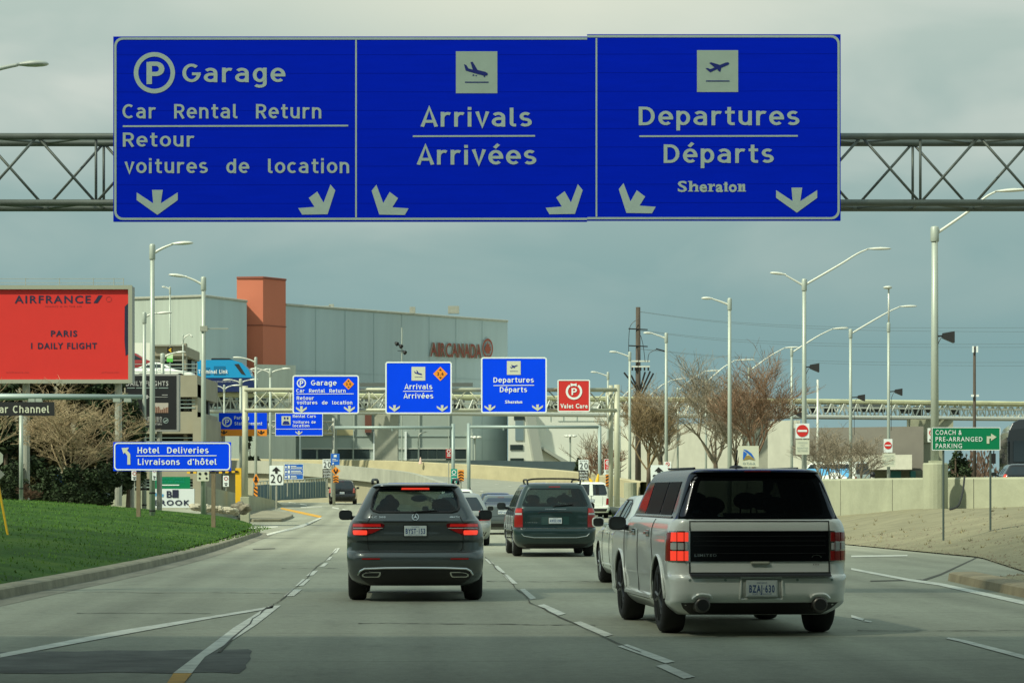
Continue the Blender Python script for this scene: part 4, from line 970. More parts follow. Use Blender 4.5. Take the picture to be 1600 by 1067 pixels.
Bd.ring(220, 658, 5.2, 3.6, M_pale, 2, 30, 300, n=20); Bd.ring(259, 657, 4.4, 3.4, M_bar, 2, n=20); Bd.polys([[(256, 658), (262, 654.6), (262, 657), (257, 660)]], M_bar, 2, 'symbol')
for x in (206, 249): MB().tube([P(x, 672, Y5 + .3), P(x, 800, Y5 + .3)], .13, 10).build('leg', M_galv, bb2)

Y6 = 109.0
ch = thing('channel_sign', 'black channel sign on a white pole in front of the bare tree', 'sign', P(33, 783, Y6))
Bd = Board(ch, Y6, 0.011)
Bd.panel(-94, 628, 84.6, 649.4, mat('sign_black', (.016, .016, .018), .5), 0, .1)
Bd.text([('ar Channel', -1, 77, 645, 11.6)], M_pict, bold=.01)
MB().tube([P(33, 649, Y6 + .05), P(33, 786, Y6 + .05)], .085, 10).build('pole', M_pole, ch, smooth=True)
MB().box(X_(28, Y6), X_(38, Y6), Y6 - .1, Y6 + .2, Z_(787, Y6), Z_(783, Y6)).build('base_plate', M_pole, ch)
MB().tube([P(33, 762, Y6 + .05), P(33, 764, Y6 + .05)], .088, 10).build('band', M_black, ch)
ma = thing('mast_arm', 'grey mast arm reaching across above the black channel sign', 'mast arm', P(-130, 790, 105))
MB().tube([P(-130, 620, 105), P(223, 620, 105)], [.16, .09], 10).build('arm', M_bar, ma, smooth=True)
MB().tube([P(-130, 560, 105), P(-130, 800, 105)], .2, 12).build('pole', M_pole, ma, smooth=True)
b = MB()
for x in (50, 60, 182, 199): b.box(X_(x - 5, 105), X_(x + 6, 105), 104.9, 105.1, Z_(628, 105), Z_(622.6, 105))
b.build('clamp', M_pole, ma)
# stop sign seen from behind, on its leaning yellow post
st = thing('stop_sign', 'back of an octagonal sign on a leaning yellow post at the lawn edge', 'sign', P(17, 864, 60))
b = MB(); c0 = P(-9, 716, 60)
pts = [c0 + Vector((.21 * math.cos(R(22.5 + 45 * i)), 0, .21 * math.sin(R(22.5 + 45 * i)))) for i in range(8)]
b.hexa(pts, [p + Vector((0, .006, 0)) for p in pts]); b.build('plate', M_pict, st)
c0 = P(-6, 741, 60.02); pts = [c0 + Vector(p) for p in ((-.19, 0, 0), (0, 0, -.19), (.19, 0, 0), (0, 0, .19))]
MB().hexa(pts, [p + Vector((0, .006, 0)) for p in pts]).build('tab', M_galv, st)
MB().tube([P(-12, 705, 60.06), P(17.6, 866, 60.06)], .026, 8).build('post', M_yellow, st)

# ------------------------------------------------------------------ street lamps
def lamp(label, px, ytop, Y, zbase, arms, flood=None, group='street lamps along the road', r=0.11, rod=None, band=None):
    t = thing('street_lamp', label, 'street lamp', (X_(px, Y), Y, zbase), group=group)
    x = X_(px, Y); zt = Z_(ytop, Y); s = FPX / Y
    MB().tube([(x, Y, zbase - .3), (x, Y, zbase + (zt - zbase) * .5), (x, Y, zt)], [r, r * .86, r * .72], 10).lathe((x, Y, zt), (0, 0, 1), [(-.5, r * .95), (-.48, r), (-.02, r), (.03, r * .8), (.05, .02)], 10).build('pole', M_pole, t, smooth=True)
    if band:
        b = MB()
        for yy in band: b.tube([P(px, yy - 1.3, Y), P(px, yy + 1.3, Y)], r * 1.08, 10)
        b.build('band', M_black, t)
    for pts, (hx0, hy0, hx1, hy1) in arms:
        pp = [P(a, c, Y) for a, c in pts]
        pp = [Vector(v) for v in smooth_path(pp, 5)] if len(pp) > 2 else pp
        MB().tube(pp, [.055 - .02 * i / max(1, len(pp) - 1) for i in range(len(pp))], 8).build('arm', M_head, t, smooth=True)
        a, c = P(hx0, hy0, Y), P(hx1, hy1, Y); L = (c - a).length; d = (c - a) / L
        b = MB(); n = 12; prof = [(0, .045, .04), (.12, .075, .05), (.3, .12, .075), (.55, .165, .085), (.8, .16, .07), (.93, .11, .05), (1, .03, .015)]
        vs = []
        up = Vector((0, 0, 1))
        for tt, wy, hz in prof:
            o = a + d * (L * tt)
            for k in range(n):
                an = 2 * math.pi * k / n
                vs.append(o + Vector((0, wy * math.cos(an), 0)) + up * (hz * math.sin(an) * (1.0 if math.sin(an) > 0 else .55)))
        b.add(vs, [(i * n + k, i * n + (k + 1) % n, (i + 1) * n + (k + 1) % n, (i + 1) * n + k) for i in range(len(prof) - 1) for k in range(n)] + [tuple(range(n)), tuple((len(prof) - 1) * n + k for k in range(n))])
        b.build('lamp_head', M_head, t, smooth=True)
    if flood:
        fx, fy = flood
        fl = P(fx, fy, Y - .05); k = 1 if fx > px else -1
        b = MB(); w0, w1 = .09, .2
        a, c = fl + Vector((-k * .1, 0, .03)), fl + Vector((k * .3, 0, -.02))
        q = lambda o, w, h: [o + Vector((0, -w, -h)), o + Vector((0, w, -h)), o + Vector((0, w, h)), o + Vector((0, -w, h))]
        b.hexa(q(a, w0, .09), q(c, w1, .2)).tube([P(px, fy, Y), a], .03, 6).tube(smooth_path([a, a + Vector((-k * .14, 0, -.25)), a + Vector((-k * .2, 0, -.6)), a + Vector((-k * .2, 0, -2.2))], 4), .014, 5)
        b.build('floodlight', M_black, t)
    if rod: MB().tube([P(px, rod[1], Y), P(rod[0], rod[1], Y)], .02, 6).box(X_(px, Y) - .12, X_(px, Y) + .16, Y - .14, Y + .1, Z_(rod[1] + 4, Y), Z_(rod[1] - 4, Y)).build('sensor_rod', M_galv, t)
    return t
lamp('lamp whose head alone reaches in at the upper left edge', -118, 118, 52.5, 0.9, [([(-118, 150), (-60, 124), (0, 107.5), (28, 101.5)], (28, 101.5, 76, 100.5))])
lamp('tall single arm lamp standing on the lawn in front of the deliveries sign', 238, 383, 92.6, 0.15, [([(238, 397), (254, 388), (270, 381.5)], (268, 381.6, 302, 380))], band=(770, 798), r=.105)
lamp('single arm lamp pointing left with a thin sensor rod before the orange tower', 318, 434, 105, 0.6, [([(318, 446), (304, 438), (290, 432.6)], (292, 433, 263.5, 429.6))], rod=(357, 513.6))
lamp('shorter lamp with a right hand arm just left of the front lamp', 225.4, 489, 127, 0.8, [([(226, 496), (236, 491), (246, 489.6)], (244, 490, 269, 488.6))], band=(764, 789))
lamp('slender lamp rising from the parking deck between two nearer lamps', 265.6, 449, 190, 8.0, [([(265.6, 452), (262, 450), (259, 449)], (260, 449.4, 252.6, 448.4))], r=.07)
lamp('small curved lamp on the corner of the parking deck', 286, 524, 185, 8.2, [([(284.6, 537), (288, 528), (295, 523), (300, 524)], (297, 523.4, 301.4, 527))], r=.06)
lamp('low lamp with an arm to the right above the black billboard', 254, 553, 150, 6.0, [([(256, 558), (266, 553), (276, 550.6)], (274, 551, 290.6, 550.4))], r=.13)
lamp('single left arm lamp in front of the base of the orange tower', 399.6, 559, 168, 0.5, [([(399, 566), (390, 562), (379, 559)], (381, 559.6, 363.6, 558.6))], r=.1)
def twin(label, px, ytop, Y, zb, dx, dy, r=.09, hw=14):
    return lamp(label, px, ytop, Y, zb, [([(px, ytop + 7), (px - dx * .4, ytop + 3), (px - dx, ytop + dy)], (px - dx + 1, ytop + dy, px - dx - hw, ytop + dy + .4)), ([(px, ytop + 7), (px + dx * .4, ytop + 3), (px + dx, ytop + dy)], (px + dx - 1, ytop + dy, px + dx + hw, ytop + dy - .4))], r=r, group='twin arm lamps by the ramp')
twin('twin arm lamp rightmost of the four, behind the arrow 20 sign', 422.4, 576.5, 175, 0.6, 18, 0, .1)
twin('twin arm lamp rising beside the thick cream gantry column', 376, 592.6, 190, 0.6, 14, 1, .12)
twin('twin arm lamp leftmost of the four, over the parking sign', 350.4, 602, 186, 0.6, 12, .6, .08)
twin('twin arm lamp with dim heads above the small blue board', 401.0, 577, 230, 0.6, 12, .5, .06, 9)
# right side: short left arms
for i, (px, yt, Y, zb, lab, fl) in enumerate(((1140, 467, 118, .7, 'tallest of the four left arm lamps on the right verge', None), (1041, 521, 145, .7, 'left arm lamp behind the up arrow sign', None), (984, 550.5, 163, .6, 'left arm lamp on a round plinth right of the cream column', None), (950, 582, 191, .6, 'smallest left arm lamp above the red valet sign', None))):
    k = FPX / Y / 35.5
    lamp(lab, px, yt, Y, zb, [([(px, yt + 10 * k), (px - 12 * k, yt + 5 * k), (px - 27 * k, yt)], (px - 26 * k, yt, px - 44 * k, yt - .6))], r=.1)
# right side: long right arms
def long_arm(label, px, yt, Y, zb, tip, fl=None, left=None, r=.12):
    (ax, ay), (hx, hy) = tip
    arms = [([(px, yt + 11 * FPX / Y / 43), (px + (ax - px) * .55, yt + 11 * FPX / Y / 43 + (ay - yt - 9) * .56), (px + (ax - px) * .83, ay + (yt - ay) * .16), (ax, ay)], (ax - 1, ay, hx, hy))]
    if left: arms.append(([(px, yt + 10), (px - 12, yt + 3), (px - 30, left[1] + 2)], (px - 29, left[1] + 1.6, left[0], left[1] - 1)))
    return lamp(label, px, yt, Y, zb, arms, fl, 'long arm lamps on the right', r)
l1 = long_arm('nearest long arm lamp, on a round concrete plinth behind the green sign', 1460.5, 355.5, 94, 2.55, ((1556, 299.6), (1606, 297)), (1477, 526), r=.15)
MB().lathe((X_(1461.5, 94), 94.0, 0.3), (0, 0, 1), [(0, .44), (2.2, .44), (2.25, .41)], 20).box(X_(1452, 94), X_(1471, 94), 93.8, 94.2, 2.55, 2.63).build('plinth', M_conc, l1, smooth=False)
long_arm('double arm lamp, one short and one long arm, behind the silver car', 1256.6, 437, 120, .8, ((1356, 389.4), (1392.6, 389)), (1269, 574), (1203, 427.6), r=.12)
long_arm('long arm lamp whose head passes behind the round headed mast', 1329, 515, 156, .8, ((1406, 479.4), (1433, 478.6)), (1343, 621), r=.11)
long_arm('long arm lamp hidden at its foot by the reddish tree', 1237, 545, 177, .8, ((1301, 514), (1326, 512.6)), (1247, 648), r=.1)
long_arm('long arm lamp crossing the reddish tree crown', 1170, 575, 202, .8, ((1226, 543.6), (1249, 542.6)), None, r=.1)
long_arm('far long arm lamp left of the tallest left arm lamp', 1103, 593, 222, .8, ((1148, 563), (1181, 562)), None, r=.1)
long_arm('farther long arm lamp over the brown twig tree', 1059, 606, 240, .8, ((1102, 580), (1125, 579)), None, r=.1)
long_arm('long arm lamp just right of the utility pole', 1013, 616, 258, .8, ((1048, 594.6), (1072, 591)), None, r=.1)
long_arm('farthest long arm lamp beside the cream gantry column', 969, 620, 275, .8, ((994, 605), (1008, 603.6)), None, r=.08)
tm = lamp('slim mast with a round lamp head and a red sign on it', 1388.4, 505, 150, .8, [], (1401, 612), r=.1)
b = MB(); x = X_(1388.6, 150); b.tube([(x, 150, Z_(506, 150)), (x, 150, Z_(450, 150))], .05, 8); b.build('mast', M_head, tm, smooth=True)
MB().ellipsoid(P(1387, 449.4, 150), .25, .4, .09).build('lamp_head', M_head, tm, smooth=True)
# flood mast clusters far away
for px, yt, Y, lab in ((742, 683, 255, 'high mast with a ring of lamps before the ramp end of the hangar'), (891, 681, 270, 'high mast with a ring of lamps before the white terminal')):
    t = thing('flood_mast', lab, 'flood mast', (X_(px, Y), Y, .8), group='far flood masts')
    MB().tube([(X_(px, Y), Y, .5), P(px, yt, Y)], .1, 8).build('mast', M_pole, t)
    b = MB()
    for i in range(8):
        a = 2 * math.pi * i / 8; b.ellipsoid(P(px, yt, Y) + Vector((.5 * math.cos(a), .5 * math.sin(a), .06 * math.sin(a))), .17, .17, .1, 8, 6)
    b.lathe(P(px, yt, Y), (0, 0, 1), [(-.05, .5), (.05, .5)], 12); b.build('lamp_ring', M_head, t, smooth=True)
t = thing('flood_mast', 'thin pole with dark floodlights in front of the hangar wall', 'flood mast', (X_(628, 240), 240, .8), group='far flood masts')
MB().tube([(X_(628, 240), 240, .5), P(628, 512, 240)], .06, 6).build('mast', M_pole, t)
b = MB()
for x, y in ((617.6, 535), (624, 539), (630, 548.6)): b.lathe(P(x, y, 239.8), (.6, -.5, -.5), [(0, .08), (.2, .18), (.32, .2)], 8)
b.tube([P(617, 537, 239.9), P(628, 541, 240)], .03, 5).tube([P(621, 548, 239.9), P(630, 548, 240)], .03, 5); b.build('floodlight', M_black, t)
lamp('thin curved lamp before the hangar podium windows', 653.6, 688, 235, .8, [([(653.6, 690), (655, 679), (660, 676)], (659, 676, 667.6, 674.6))], r=.05)

# ------------------------------------------------------------------ utility poles and wires
def upole(label, px, yt, Y, zb, r):
    t = thing('utility_pole', label, 'utility pole', (X_(px, Y), Y, zb)); t_ = MB().tube([(X_(px, Y), Y, zb - .3), P(px, yt, Y)], [r, r * .72], 10).build('pole', mat('dark_pole_wood', (.075, .06, .045), .85, var=.35, vs=3, stretch=(3, 3, .3)), t, smooth=True); return t
up = upole('dark wooden utility pole with crossarms above the bare trees', 997, 480, 225, .8, .26)
b = MB()
for y in (564.6, 573): b.box(X_(986.6, 225), X_(1015, 225), 224.6, 224.75, Z_(y + 1.2, 225), Z_(y - 1.2, 225))
b.build('crossarm', M_head, up)
b = MB()
for y in (513.6, 540): b.tube([P(982, y, 224.8), P(1012, y + 1.4, 224.8)], .05, 6)
for x in (988, 993, 1001, 1007, 1013): b.tube([P(x, 579, 224.7), P(x, 574, 224.7)], .07, 6)
b.tube([P(1025, 545, 224.8), P(1040, 549, 224.8)], .06, 6)
b.build('insulator', M_black, up)
b = MB()
for xa, ya, xb, yb_ in ((975, 582, 998, 612), (986, 586, 999, 616), (1008, 581, 1001, 608), (1016, 580, 1002, 612), (1021, 583, 1003, 618)): b.tube([P(xa, ya, 224.7), P((xa + xb) / 2 + (2 if xa < 998 else -1), (ya + yb_) / 2 + 2, 224.7), P(xb, yb_, 224.9)], .075, 6)
b.build('cable_riser', M_black, up)
b = MB()
for pts in (((999, 497), (987, 506), (983, 520), (982, 560)), ((1001, 524), (1005, 540), (1008, 566)), ((1012, 566), (1014, 553), (1021, 548), (1026, 546)), ((996, 542), (998, 560), (996, 580))): b.tube(smooth_path([P(a, c, 224.6) for a, c in pts], 4), .025, 5)
b.build('jumper_wire', M_black, up)
for i, (y0, y1, y2) in enumerate(((487, 503, 512), (487.6, 505, 519), (516, 530, 537), (516.6, 533, 542.6), (545, 557, 566), (545.6, 559, 572))):
    o = MB().tube(smooth_path([P(1000, y0, 224.8), P(1140, y1, 226), P(1350, (y1 + y2) / 2 + 4, 228), P(1680, y2, 232)], 8), .013, 4).build('overhead_wire', mat('wire_grey', (.12, .14, .14), .6))
    tag(o, 'thin wire running right from the dark utility pole', 'wire', 'overhead wires')
up2 = upole('slim utility pole with white antennas at far right', 1522.6, 541, 200, .8, .14)
b = MB()
for dx in (-3, 3.4): b.box(X_(1522.6 + dx - 1.2, 200), X_(1522.6 + dx + 1.2, 200), 199.7, 199.85, Z_(551, 200), Z_(541, 200))
for dx in (-4, 4): b.box(X_(1522.6 + dx - 2, 200), X_(1522.6 + dx + 2, 200), 199.7, 199.85, Z_(620, 200), Z_(616.6, 200))
b.build('antenna', M_white, up2)
o = upole('plain pale pole rising between the right lamps', 1277.6, 593, 170, .8, .09); o.children[0].data.materials[0] = M_head

# ------------------------------------------------------------------ buildings
M_clad = mat('ribbed_pale_cladding', (.40, .46, .40), .7, var=.10, vs=1.0, stretch=(2.2, 2.2, .12))
M_clad2 = mat('smooth_grey_cladding', (.40, .495, .51), .6, var=.07, vs=.35, stretch=(1.6, 1.6, .1))
M_rust = mat('orange_render', (.54, .155, .085), .7, var=.05, vs=.25)
M_glassb = mat('building_glass', (.03, .045, .045), .12, 0, var=.5, vs=.35, stretch=(1, 1, .4))
def prism(pts, z0, z1, b=None):
    b = b or MB(); return b.hexa([(x, y, z0) for x, y in pts], [(x, y, z1) for x, y in pts])
def pt(px, Y): return (X_(px, Y), Y)
hg = thing('hangar', 'very large grey airline hangar with an orange tower', 'hangar', (-20, 290, .75))
prism([pt(60, 275), pt(320, 267), pt(385.5, 274.5), (X_(385.5, 274.5) - 14, 340), pt(60, 340)], .5, 21.05).build('wall', M_clad, hg).data
for o in hg.children:                              # the right hand faces of the block carry smooth panels
    o.data.materials.append(M_clad2)
    for p in o.data.polygons:
        if p.normal.x > .3: p.material_index = 1
prism([pt(446, 280), pt(793, 307), (X_(770, 380), 380), (X_(446, 280) - 25, 380)], .5, 21.1).build('wall', M_clad2, hg)
b = MB()                                           # roof edge trims
for a, c, z in ((pt(60, 275), pt(320, 267), 21.05), (pt(320, 267), pt(385.5, 274.5), 21.05), (pt(446, 280), pt(793, 307), 21.1)):
    b.tube([(a[0], a[1] - .05, z), (c[0], c[1] - .05, z)], .14, 6)
b.build('parapet_trim', M_galv, hg)
prism([pt(411, 276), pt(446.5, 279), (X_(440, 300), 300), (X_(376, 300), 300), pt(370, 276.4)], .5, 23.6).build('tower', M_rust, hg)
b = MB(); z = Z_(508, 276)
b.tube([(X_(370, 276.4) - .05, 276.35, z), (X_(411, 276), 275.95, z), (X_(446.5, 279) + .05, 279, z)], .05, 5)
b.tube([(X_(370, 276.4), 276.4, 23.6), (X_(411, 276), 275.95, 23.6), (X_(446.5, 279), 279, 23.6)], .13, 5); b.build('joint_trim', mat('rust_trim', (.25, .07, .04), .6), hg)
MB().ellipsoid((X_(391, 290), 290, 23.9), .45, .45, .4).build('roof_vent', M_head, hg)
b = MB()
for i in range(1, 8):                              # panel joints and roof vents of the long wall
    t_ = i / 8; a, c = Vector(pt(446, 280)), Vector(pt(793, 307)); p = a + (c - a) * t_; b.tube([(p.x + .03, p.y - .03, 1), (p.x + .03, p.y - .03, 21)], .018, 4)
for z in (7.5, 14.3):
    a, c = pt(446, 280), pt(793, 307); b.tube([(a[0] + .03, a[1] - .03, z), (c[0] + .03, c[1] - .03, z)], .014, 4)
b.build('panel_joint', mat('joint_grey', (.30, .41, .41), .7), hg)
b = MB()
for px, w, h in ((502, 1.0, .5), (514, .5, .7), (640, .6, .4), (700, 1.2, .5)): 
    b.box(X_(px, 292), X_(px, 292) + w, 292, 293, 21.0, 21.3 + h)
b.build('roof_unit', M_galv, hg)
def wall_pt(px, row, off=.25):                     # point on the long shaded wall
    t = (px - 446) / (793 - 446); a, c = Vector(pt(446, 280)), Vector(pt(793, 307))
    # photo column to distance along the wall
    k = (px - CX) / FPX; d = c - a; u = (k * a.y - a.x) / (d.x - k * d.y); p = a + d * u; n = Vector((d.y, -d.x)).normalized()
    p = p + n * off; return Vector((p.x, p.y, CZ + (HY - row) * p.y / FPX))
b = MB()
for ch_, a, c in (('A', 670, 681), ('I', 682, 685), ('R', 686.4, 693), ('C', 694.4, 703), ('A', 703.4, 713), ('N', 714, 722), ('A', 722.6, 732), ('D', 732.8, 741), ('A', 741.2, 750)):
    tt = (a - 670) / 80
    text_into(b, ch_, lambda x, y: wall_pt(x, y), a, c, 556.6 + 3.0 * tt, 21.5, .012)
vs0, fs0 = list(b.v), list(b.f); sgn = b
b2 = MB(); back = Vector((-.62, .78 * 0, 0))
b.build('lettering', mat('red_letter_face', (.24, .055, .035), .6), hg)
bm_side = MB()                                     # letter returns: the deep pale sides of each letter
edge = {}
for f in fs0:
    for i in range(len(f)):
        e = tuple(sorted((f[i], f[(i + 1) % len(f)]))); edge[e] = edge.get(e, 0) + 1
wn_ = Vector((Vector(pt(793, 307)) - Vector(pt(446, 280))).normalized()); wn3 = Vector((wn_.y, -wn_.x, 0))
for (i, j), k in edge.items():
    if k == 1:
        p, q_ = Vector(vs0[i]), Vector(vs0[j]); bm_side.add([p, q_, q_ - wn3 * .22, p - wn3 * .22], [(0, 1, 2, 3)])
bm_side.build('letter_return', mat('letter_return', (.45, .38, .30), .6), hg)
b = MB(); vs = []
for i in range(33):
    a = 2 * math.pi * i / 32
    for r_ in (1, .78): vs.append(wall_pt(760 + 8.4 * r_ * math.cos(a), 544.5 - 15.5 * r_ * math.sin(a), .2))
b.add(vs, [(2 * i, 2 * i + 2, 2 * i + 3, 2 * i + 1) for i in range(32)])
leaf = [(0, -12), (1.4, -7), (3.2, -8), (2.8, -3), (5, -4), (4.6, 0), (6, 1), (3, 5), (3.4, 8), (.6, 7), (.4, 12), (-.4, 12), (-.6, 7), (-3.4, 8), (-3, 5), (-6, 1), (-4.6, 0), (-5, -4), (-2.8, -3), (-3.2, -8), (-1.4, -7)]
b.add([wall_pt(760 + a * .92, 545 + c, .22) for a, c in leaf], [tuple(range(len(leaf)))])
b.build('emblem', mat('red_emblem', (.30, .07, .04), .6), hg)
# podium in front of the long wall
pd = thing('podium_building', 'low pale grey annex with a window strip in front of the hangar', 'building', (X_(590, 258), 258, .75))
prism([pt(398, 253), pt(462, 255), pt(462, 275), pt(398, 275)], .5, 13.6).build('wall', M_clad, pd)
prism([pt(340, 256), pt(398, 256), pt(398, 275), pt(340, 275)], .5, 8.3).build('wall', M_clad, pd)
prism([pt(455, 262), pt(738, 264), pt(738, 279), pt(440, 279)], .5, 11.6).build('wall', mat('annex_panel', (.33, .39, .35), .7, var=.05, vs=.4), pd)
def on(px, row, off=.12, pa=(455, 262), pb=(738, 264)):
    a, c = Vector(pt(*pa)), Vector(pt(*pb)); k = (px - CX) / FPX; d = c - a; u = (k * a.y - a.x) / (d.x - k * d.y); p = a + d * u
    n = Vector((d.y, -d.x)).normalized(); p = p + n * off; return Vector((p.x, p.y, CZ + (HY - row) * p.y / FPX))
def facade_rect(name, x0, y0, x1, y1, m, off=.12, th=.12, **kw):
    pts = [on(x0, y0, off, **kw), on(x1, y0, off, **kw), on(x1, y1, off, **kw), on(x0, y1, off, **kw)]
    bk_ = [on(x0, y0, off - th, **kw), on(x1, y0, off - th, **kw), on(x1, y1, off - th, **kw), on(x0, y1, off - th, **kw)]
    return MB().hexa(pts, bk_).build(name, m, pd)
for x0, x1 in ((472, 494), (497, 516), (528, 550), (553, 577), (636, 652), (655, 668), (669, 682), (683, 697), (711, 728)): facade_rect('window', x0, 702 - (x0 - 600) * .004, x1, 716.6, M_glassb, .06, .1)
facade_rect('canopy_band', 427, 700.6, 462, 714.6, M_dark, .06, .1)
for x0, x1 in ((470.6, 728.6),): facade_rect('window_frame', x0, 700, x1, 701.4, M_head, .14, .1); facade_rect('window_frame', x0, 717.4, x1, 718.4, M_head, .14, .1)
for x in (467, 583, 632): facade_rect('pipe', x, 674, x + 3, 719, M_white, .3, .25)
for x in (524.6, 551.6, 653.4, 700): facade_rect('mullion', x, 640, x + 1.2, 718, M_clad, .2, .1)
facade_rect('fascia_panel', 498, 671, 552, 680, mat('buff_panel', (.48, .43, .24), .7), .1, .1); facade_rect('fascia_panel', 587, 645, 622, 659, MATS['buff_panel'], .1, .1)
facade_rect('recess', 586, 660, 621, 664, M_dark, .13, .1); facade_rect('eave', 440, 598, 738, 604, mat('eave_grey', (.13, .15, .14), .6), .5, .5)
facade_rect('duct', 570, 642, 580, 676, mat('brown_duct', (.16, .06, .04), .6), .6, .5); facade_rect('duct', 571.4, 675.6, 578, 679.4, M_dark, .7, .5)
facade_rect('panel_joint', 455, 681, 738, 681.8, M_bar, .08, .08)
facade_rect('pilaster', 728.6, 676, 748 - 10, 735, M_clad, .25, .3)
# white terminal
wt_ = thing('terminal_building', 'bright white terminal building with slanting shadows built as grey strips, behind the right lanes', 'building', (X_(900, 287), 287, .75))
M_wh = mat('white_render', (.80, .82, .72), .7, var=.04, vs=.3)
prism([pt(794, 287), pt(1005, 290), pt(1005, 330), pt(794, 330)], .5, 11.4).build('wall', M_wh, wt_)
kw = dict(pa=(794, 287), pb=(1005, 290)); pd_save = pd; pd = wt_
for x0, y0, x1, y1 in ((797, 694.6, 817, 703), (797, 715.6, 818, 721), (803, 640, 822, 656)): facade_rect('window', x0, y0, x1, y1, M_glassb, .08, .1, **kw)
facade_rect('window', 805, 657, 818, 688, mat('pale_glass', (.22, .30, .33), .2), .08, .1, **kw)
def shadow_strip(pts, m, off):  # slanting wall shadows, built as raised grey strips
    f = [on(a, c, off, **kw) for a, c in pts]; k_ = [on(a, c, 0, **kw) for a, c in pts]; MB().hexa(f, k_).build('shadow_strip', m, wt_)
M_shadow = mat('shadow_grey', (.40, .43, .38), .7)
shadow_strip([(818, 640), (832, 640), (847, 724), (832, 724)], M_shadow, 1.0); shadow_strip([(842, 700), (846, 698), (892, 724), (880, 724)], M_shadow, .8)
for x0, y0, x1, y1 in ((860, 645, 860.6, 658), (880, 645, 880.6, 658), (901, 645, 901.6, 657.6), (872, 657.4, 950, 658)): facade_rect('panel_joint', x0, y0, x1, y1, M_bar, .05, .05, **kw)
pd = pd_save
wl2 = thing('yard_wall', 'low blue grey wall in front of the white terminal', 'wall', (X_(820, 250), 250, .75))
prism([pt(735, 250), pt(905, 262), pt(905, 263), pt(735, 251)], .5, 4.55).build('wall', mat('blue_grey_wall', (.19, .25, .27), .7, var=.1, vs=.5), wl2)
b = MB()
for x in (757, 764, 826, 841, 851, 876): b.box(X_(x - 1, 252), X_(x + 1.4, 252), 251.6 + (x - 735) * .07 - 1.4, 251.8 + (x - 735) * .07 - 1.2, Z_(737 + (x - 757) * .02, 252), Z_(734.6 + (x - 757) * .02, 252))
b.build('wall_lamp', M_black, wl2)
# right hand buildings
rb = thing('warehouse', 'long pale warehouse behind the bare trees on the right', 'building', (X_(1120, 270), 270, .75))
prism([pt(985, 285), pt(1250, 262), pt(1250, 300), pt(985, 320)], .5, 8.6).build('wall', mat('pale_warehouse', (.46, .47, .39), .8, var=.12, vs=.4), rb)
b = MB()
for i in range(9):
    x = 1050 + i * 21; Yw = 285 - (x - 985) * 23 / 265 - .12
    b.box(X_(x, Yw), X_(x + 13, Yw), Yw - .02, Yw + .1, 1.2, 3.6)
b.build('loading_door', mat('blue_door', (.05, .13, .17), .6), rb)
bb_ = thing('storage_building', 'brown grey flat roofed building behind the small bare trees', 'building', (X_(1340, 225), 225, .75))
prism([pt(1238, 228), pt(1443, 222), pt(1443, 260), pt(1238, 260)], .5, 7.0).build('wall', mat('brown_grey_wall', (.17, .16, .135), .8, var=.12, vs=.3), bb_)
prism([pt(1238, 223), pt(1425, 217), pt(1425, 221.5), pt(1238, 227.5)], 3.4, 4.6).build('canopy', mat('pale_canopy', (.5, .5, .41), .8, var=.15, vs=.6), bb_)
prism([pt(1238, 226.5), pt(1440, 220.5), pt(1440, 221.6), pt(1238, 227.6)], .5, 3.35).build('wall', mat('olive_wall', (.22, .24, .17), .8, var=.15, vs=.8), bb_)
for x in (1334, 1393, 1424): MB().box(X_(x, 219), X_(x + (8 if x > 1400 else 16), 219), 219.4, 220.1, .5, 3.3).build('door', mat('teal_door', (.015, .12, .11), .6), bb_)

# parking deck on the left
pk = thing('parking_deck', 'beige concrete parking deck behind the black billboard', 'parking deck', (X_(260, 172), 172, .75))
YK = 172
def kb(x0, x1, y0, y1, m, name, d0=0, d1=12): return MB().box(X_(x0, YK), X_(x1, YK), YK + d0, YK + d1, Z_(y1, YK), Z_(y0, YK)).build(name, m, pk)
M_beige = mat('beige_concrete', (.32, .30, .22), .85, var=.12, vs=.5)
for y0, y1, xr in ((586, 620, 308), (643, 677, 308), (730, 748, 310)): kb(-40, xr, y0, y1, M_beige, 'slab')
kb(303, 316, 652, 795, M_beige, 'column', -.6, 11); kb(299, 308, 600, 660, M_beige, 'column', .3, 3)
for x in (185, 281): kb(x, x + 6, 610, 800, M_beige, 'column', 2, 3)
kb(172, 316, 766, 800, M_conc, 'base_wall', -.4, 1)
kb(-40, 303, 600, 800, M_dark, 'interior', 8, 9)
b = MB()
for y in (625, 631, 637, 684, 690, 696, 751, 756, 761): b.tube([P(170, y, YK + .3), P(305, y, YK + .3)], .05, 5)
b.build('railing', M_bar, pk)
b = MB()
for y in (569, 575, 581): b.tube([P(60, y, YK + .2), P(308, y, YK + .2)], .025, 5)
for x in range(56, 309, 21): b.tube([P(x, 587, YK + .2), P(x, 567, YK + .2)], .03, 5)
b.build('roof_railing', M_bar, pk)
pent = thing('stair_tower', 'pale stair tower with a beige canopy on top of the parking deck', 'building', P(245, 586, 186))
MB().box(X_(150, 186), X_(236, 186), 186, 194, Z_(590, 186), Z_(535.6, 186)).build('wall', M_wh, pent)
MB().box(X_(236, 186), X_(291, 186), 186, 194, Z_(556, 186), Z_(541, 186)).build('canopy', M_beige, pent)
MB().box(X_(236, 186), X_(286, 186), 191, 193, Z_(590, 186), Z_(556, 186)).build('glazing', M_glassb, pent)
MB().box(X_(284, 186), X_(290, 186), 186.2, 187, Z_(590, 186), Z_(536, 186)).build('column', M_beige, pent)
b = MB(); 
for y in (563, 570): b.tube([P(236, y, 185.8), P(290, y, 185.8)], .04, 5)
b.build('railing', M_galv, pent)
MB().box(X_(236, 186), X_(288, 186), 185.7, 186.4, Z_(541, 186), Z_(538.6, 186)).build('gutter', M_galv, pent)
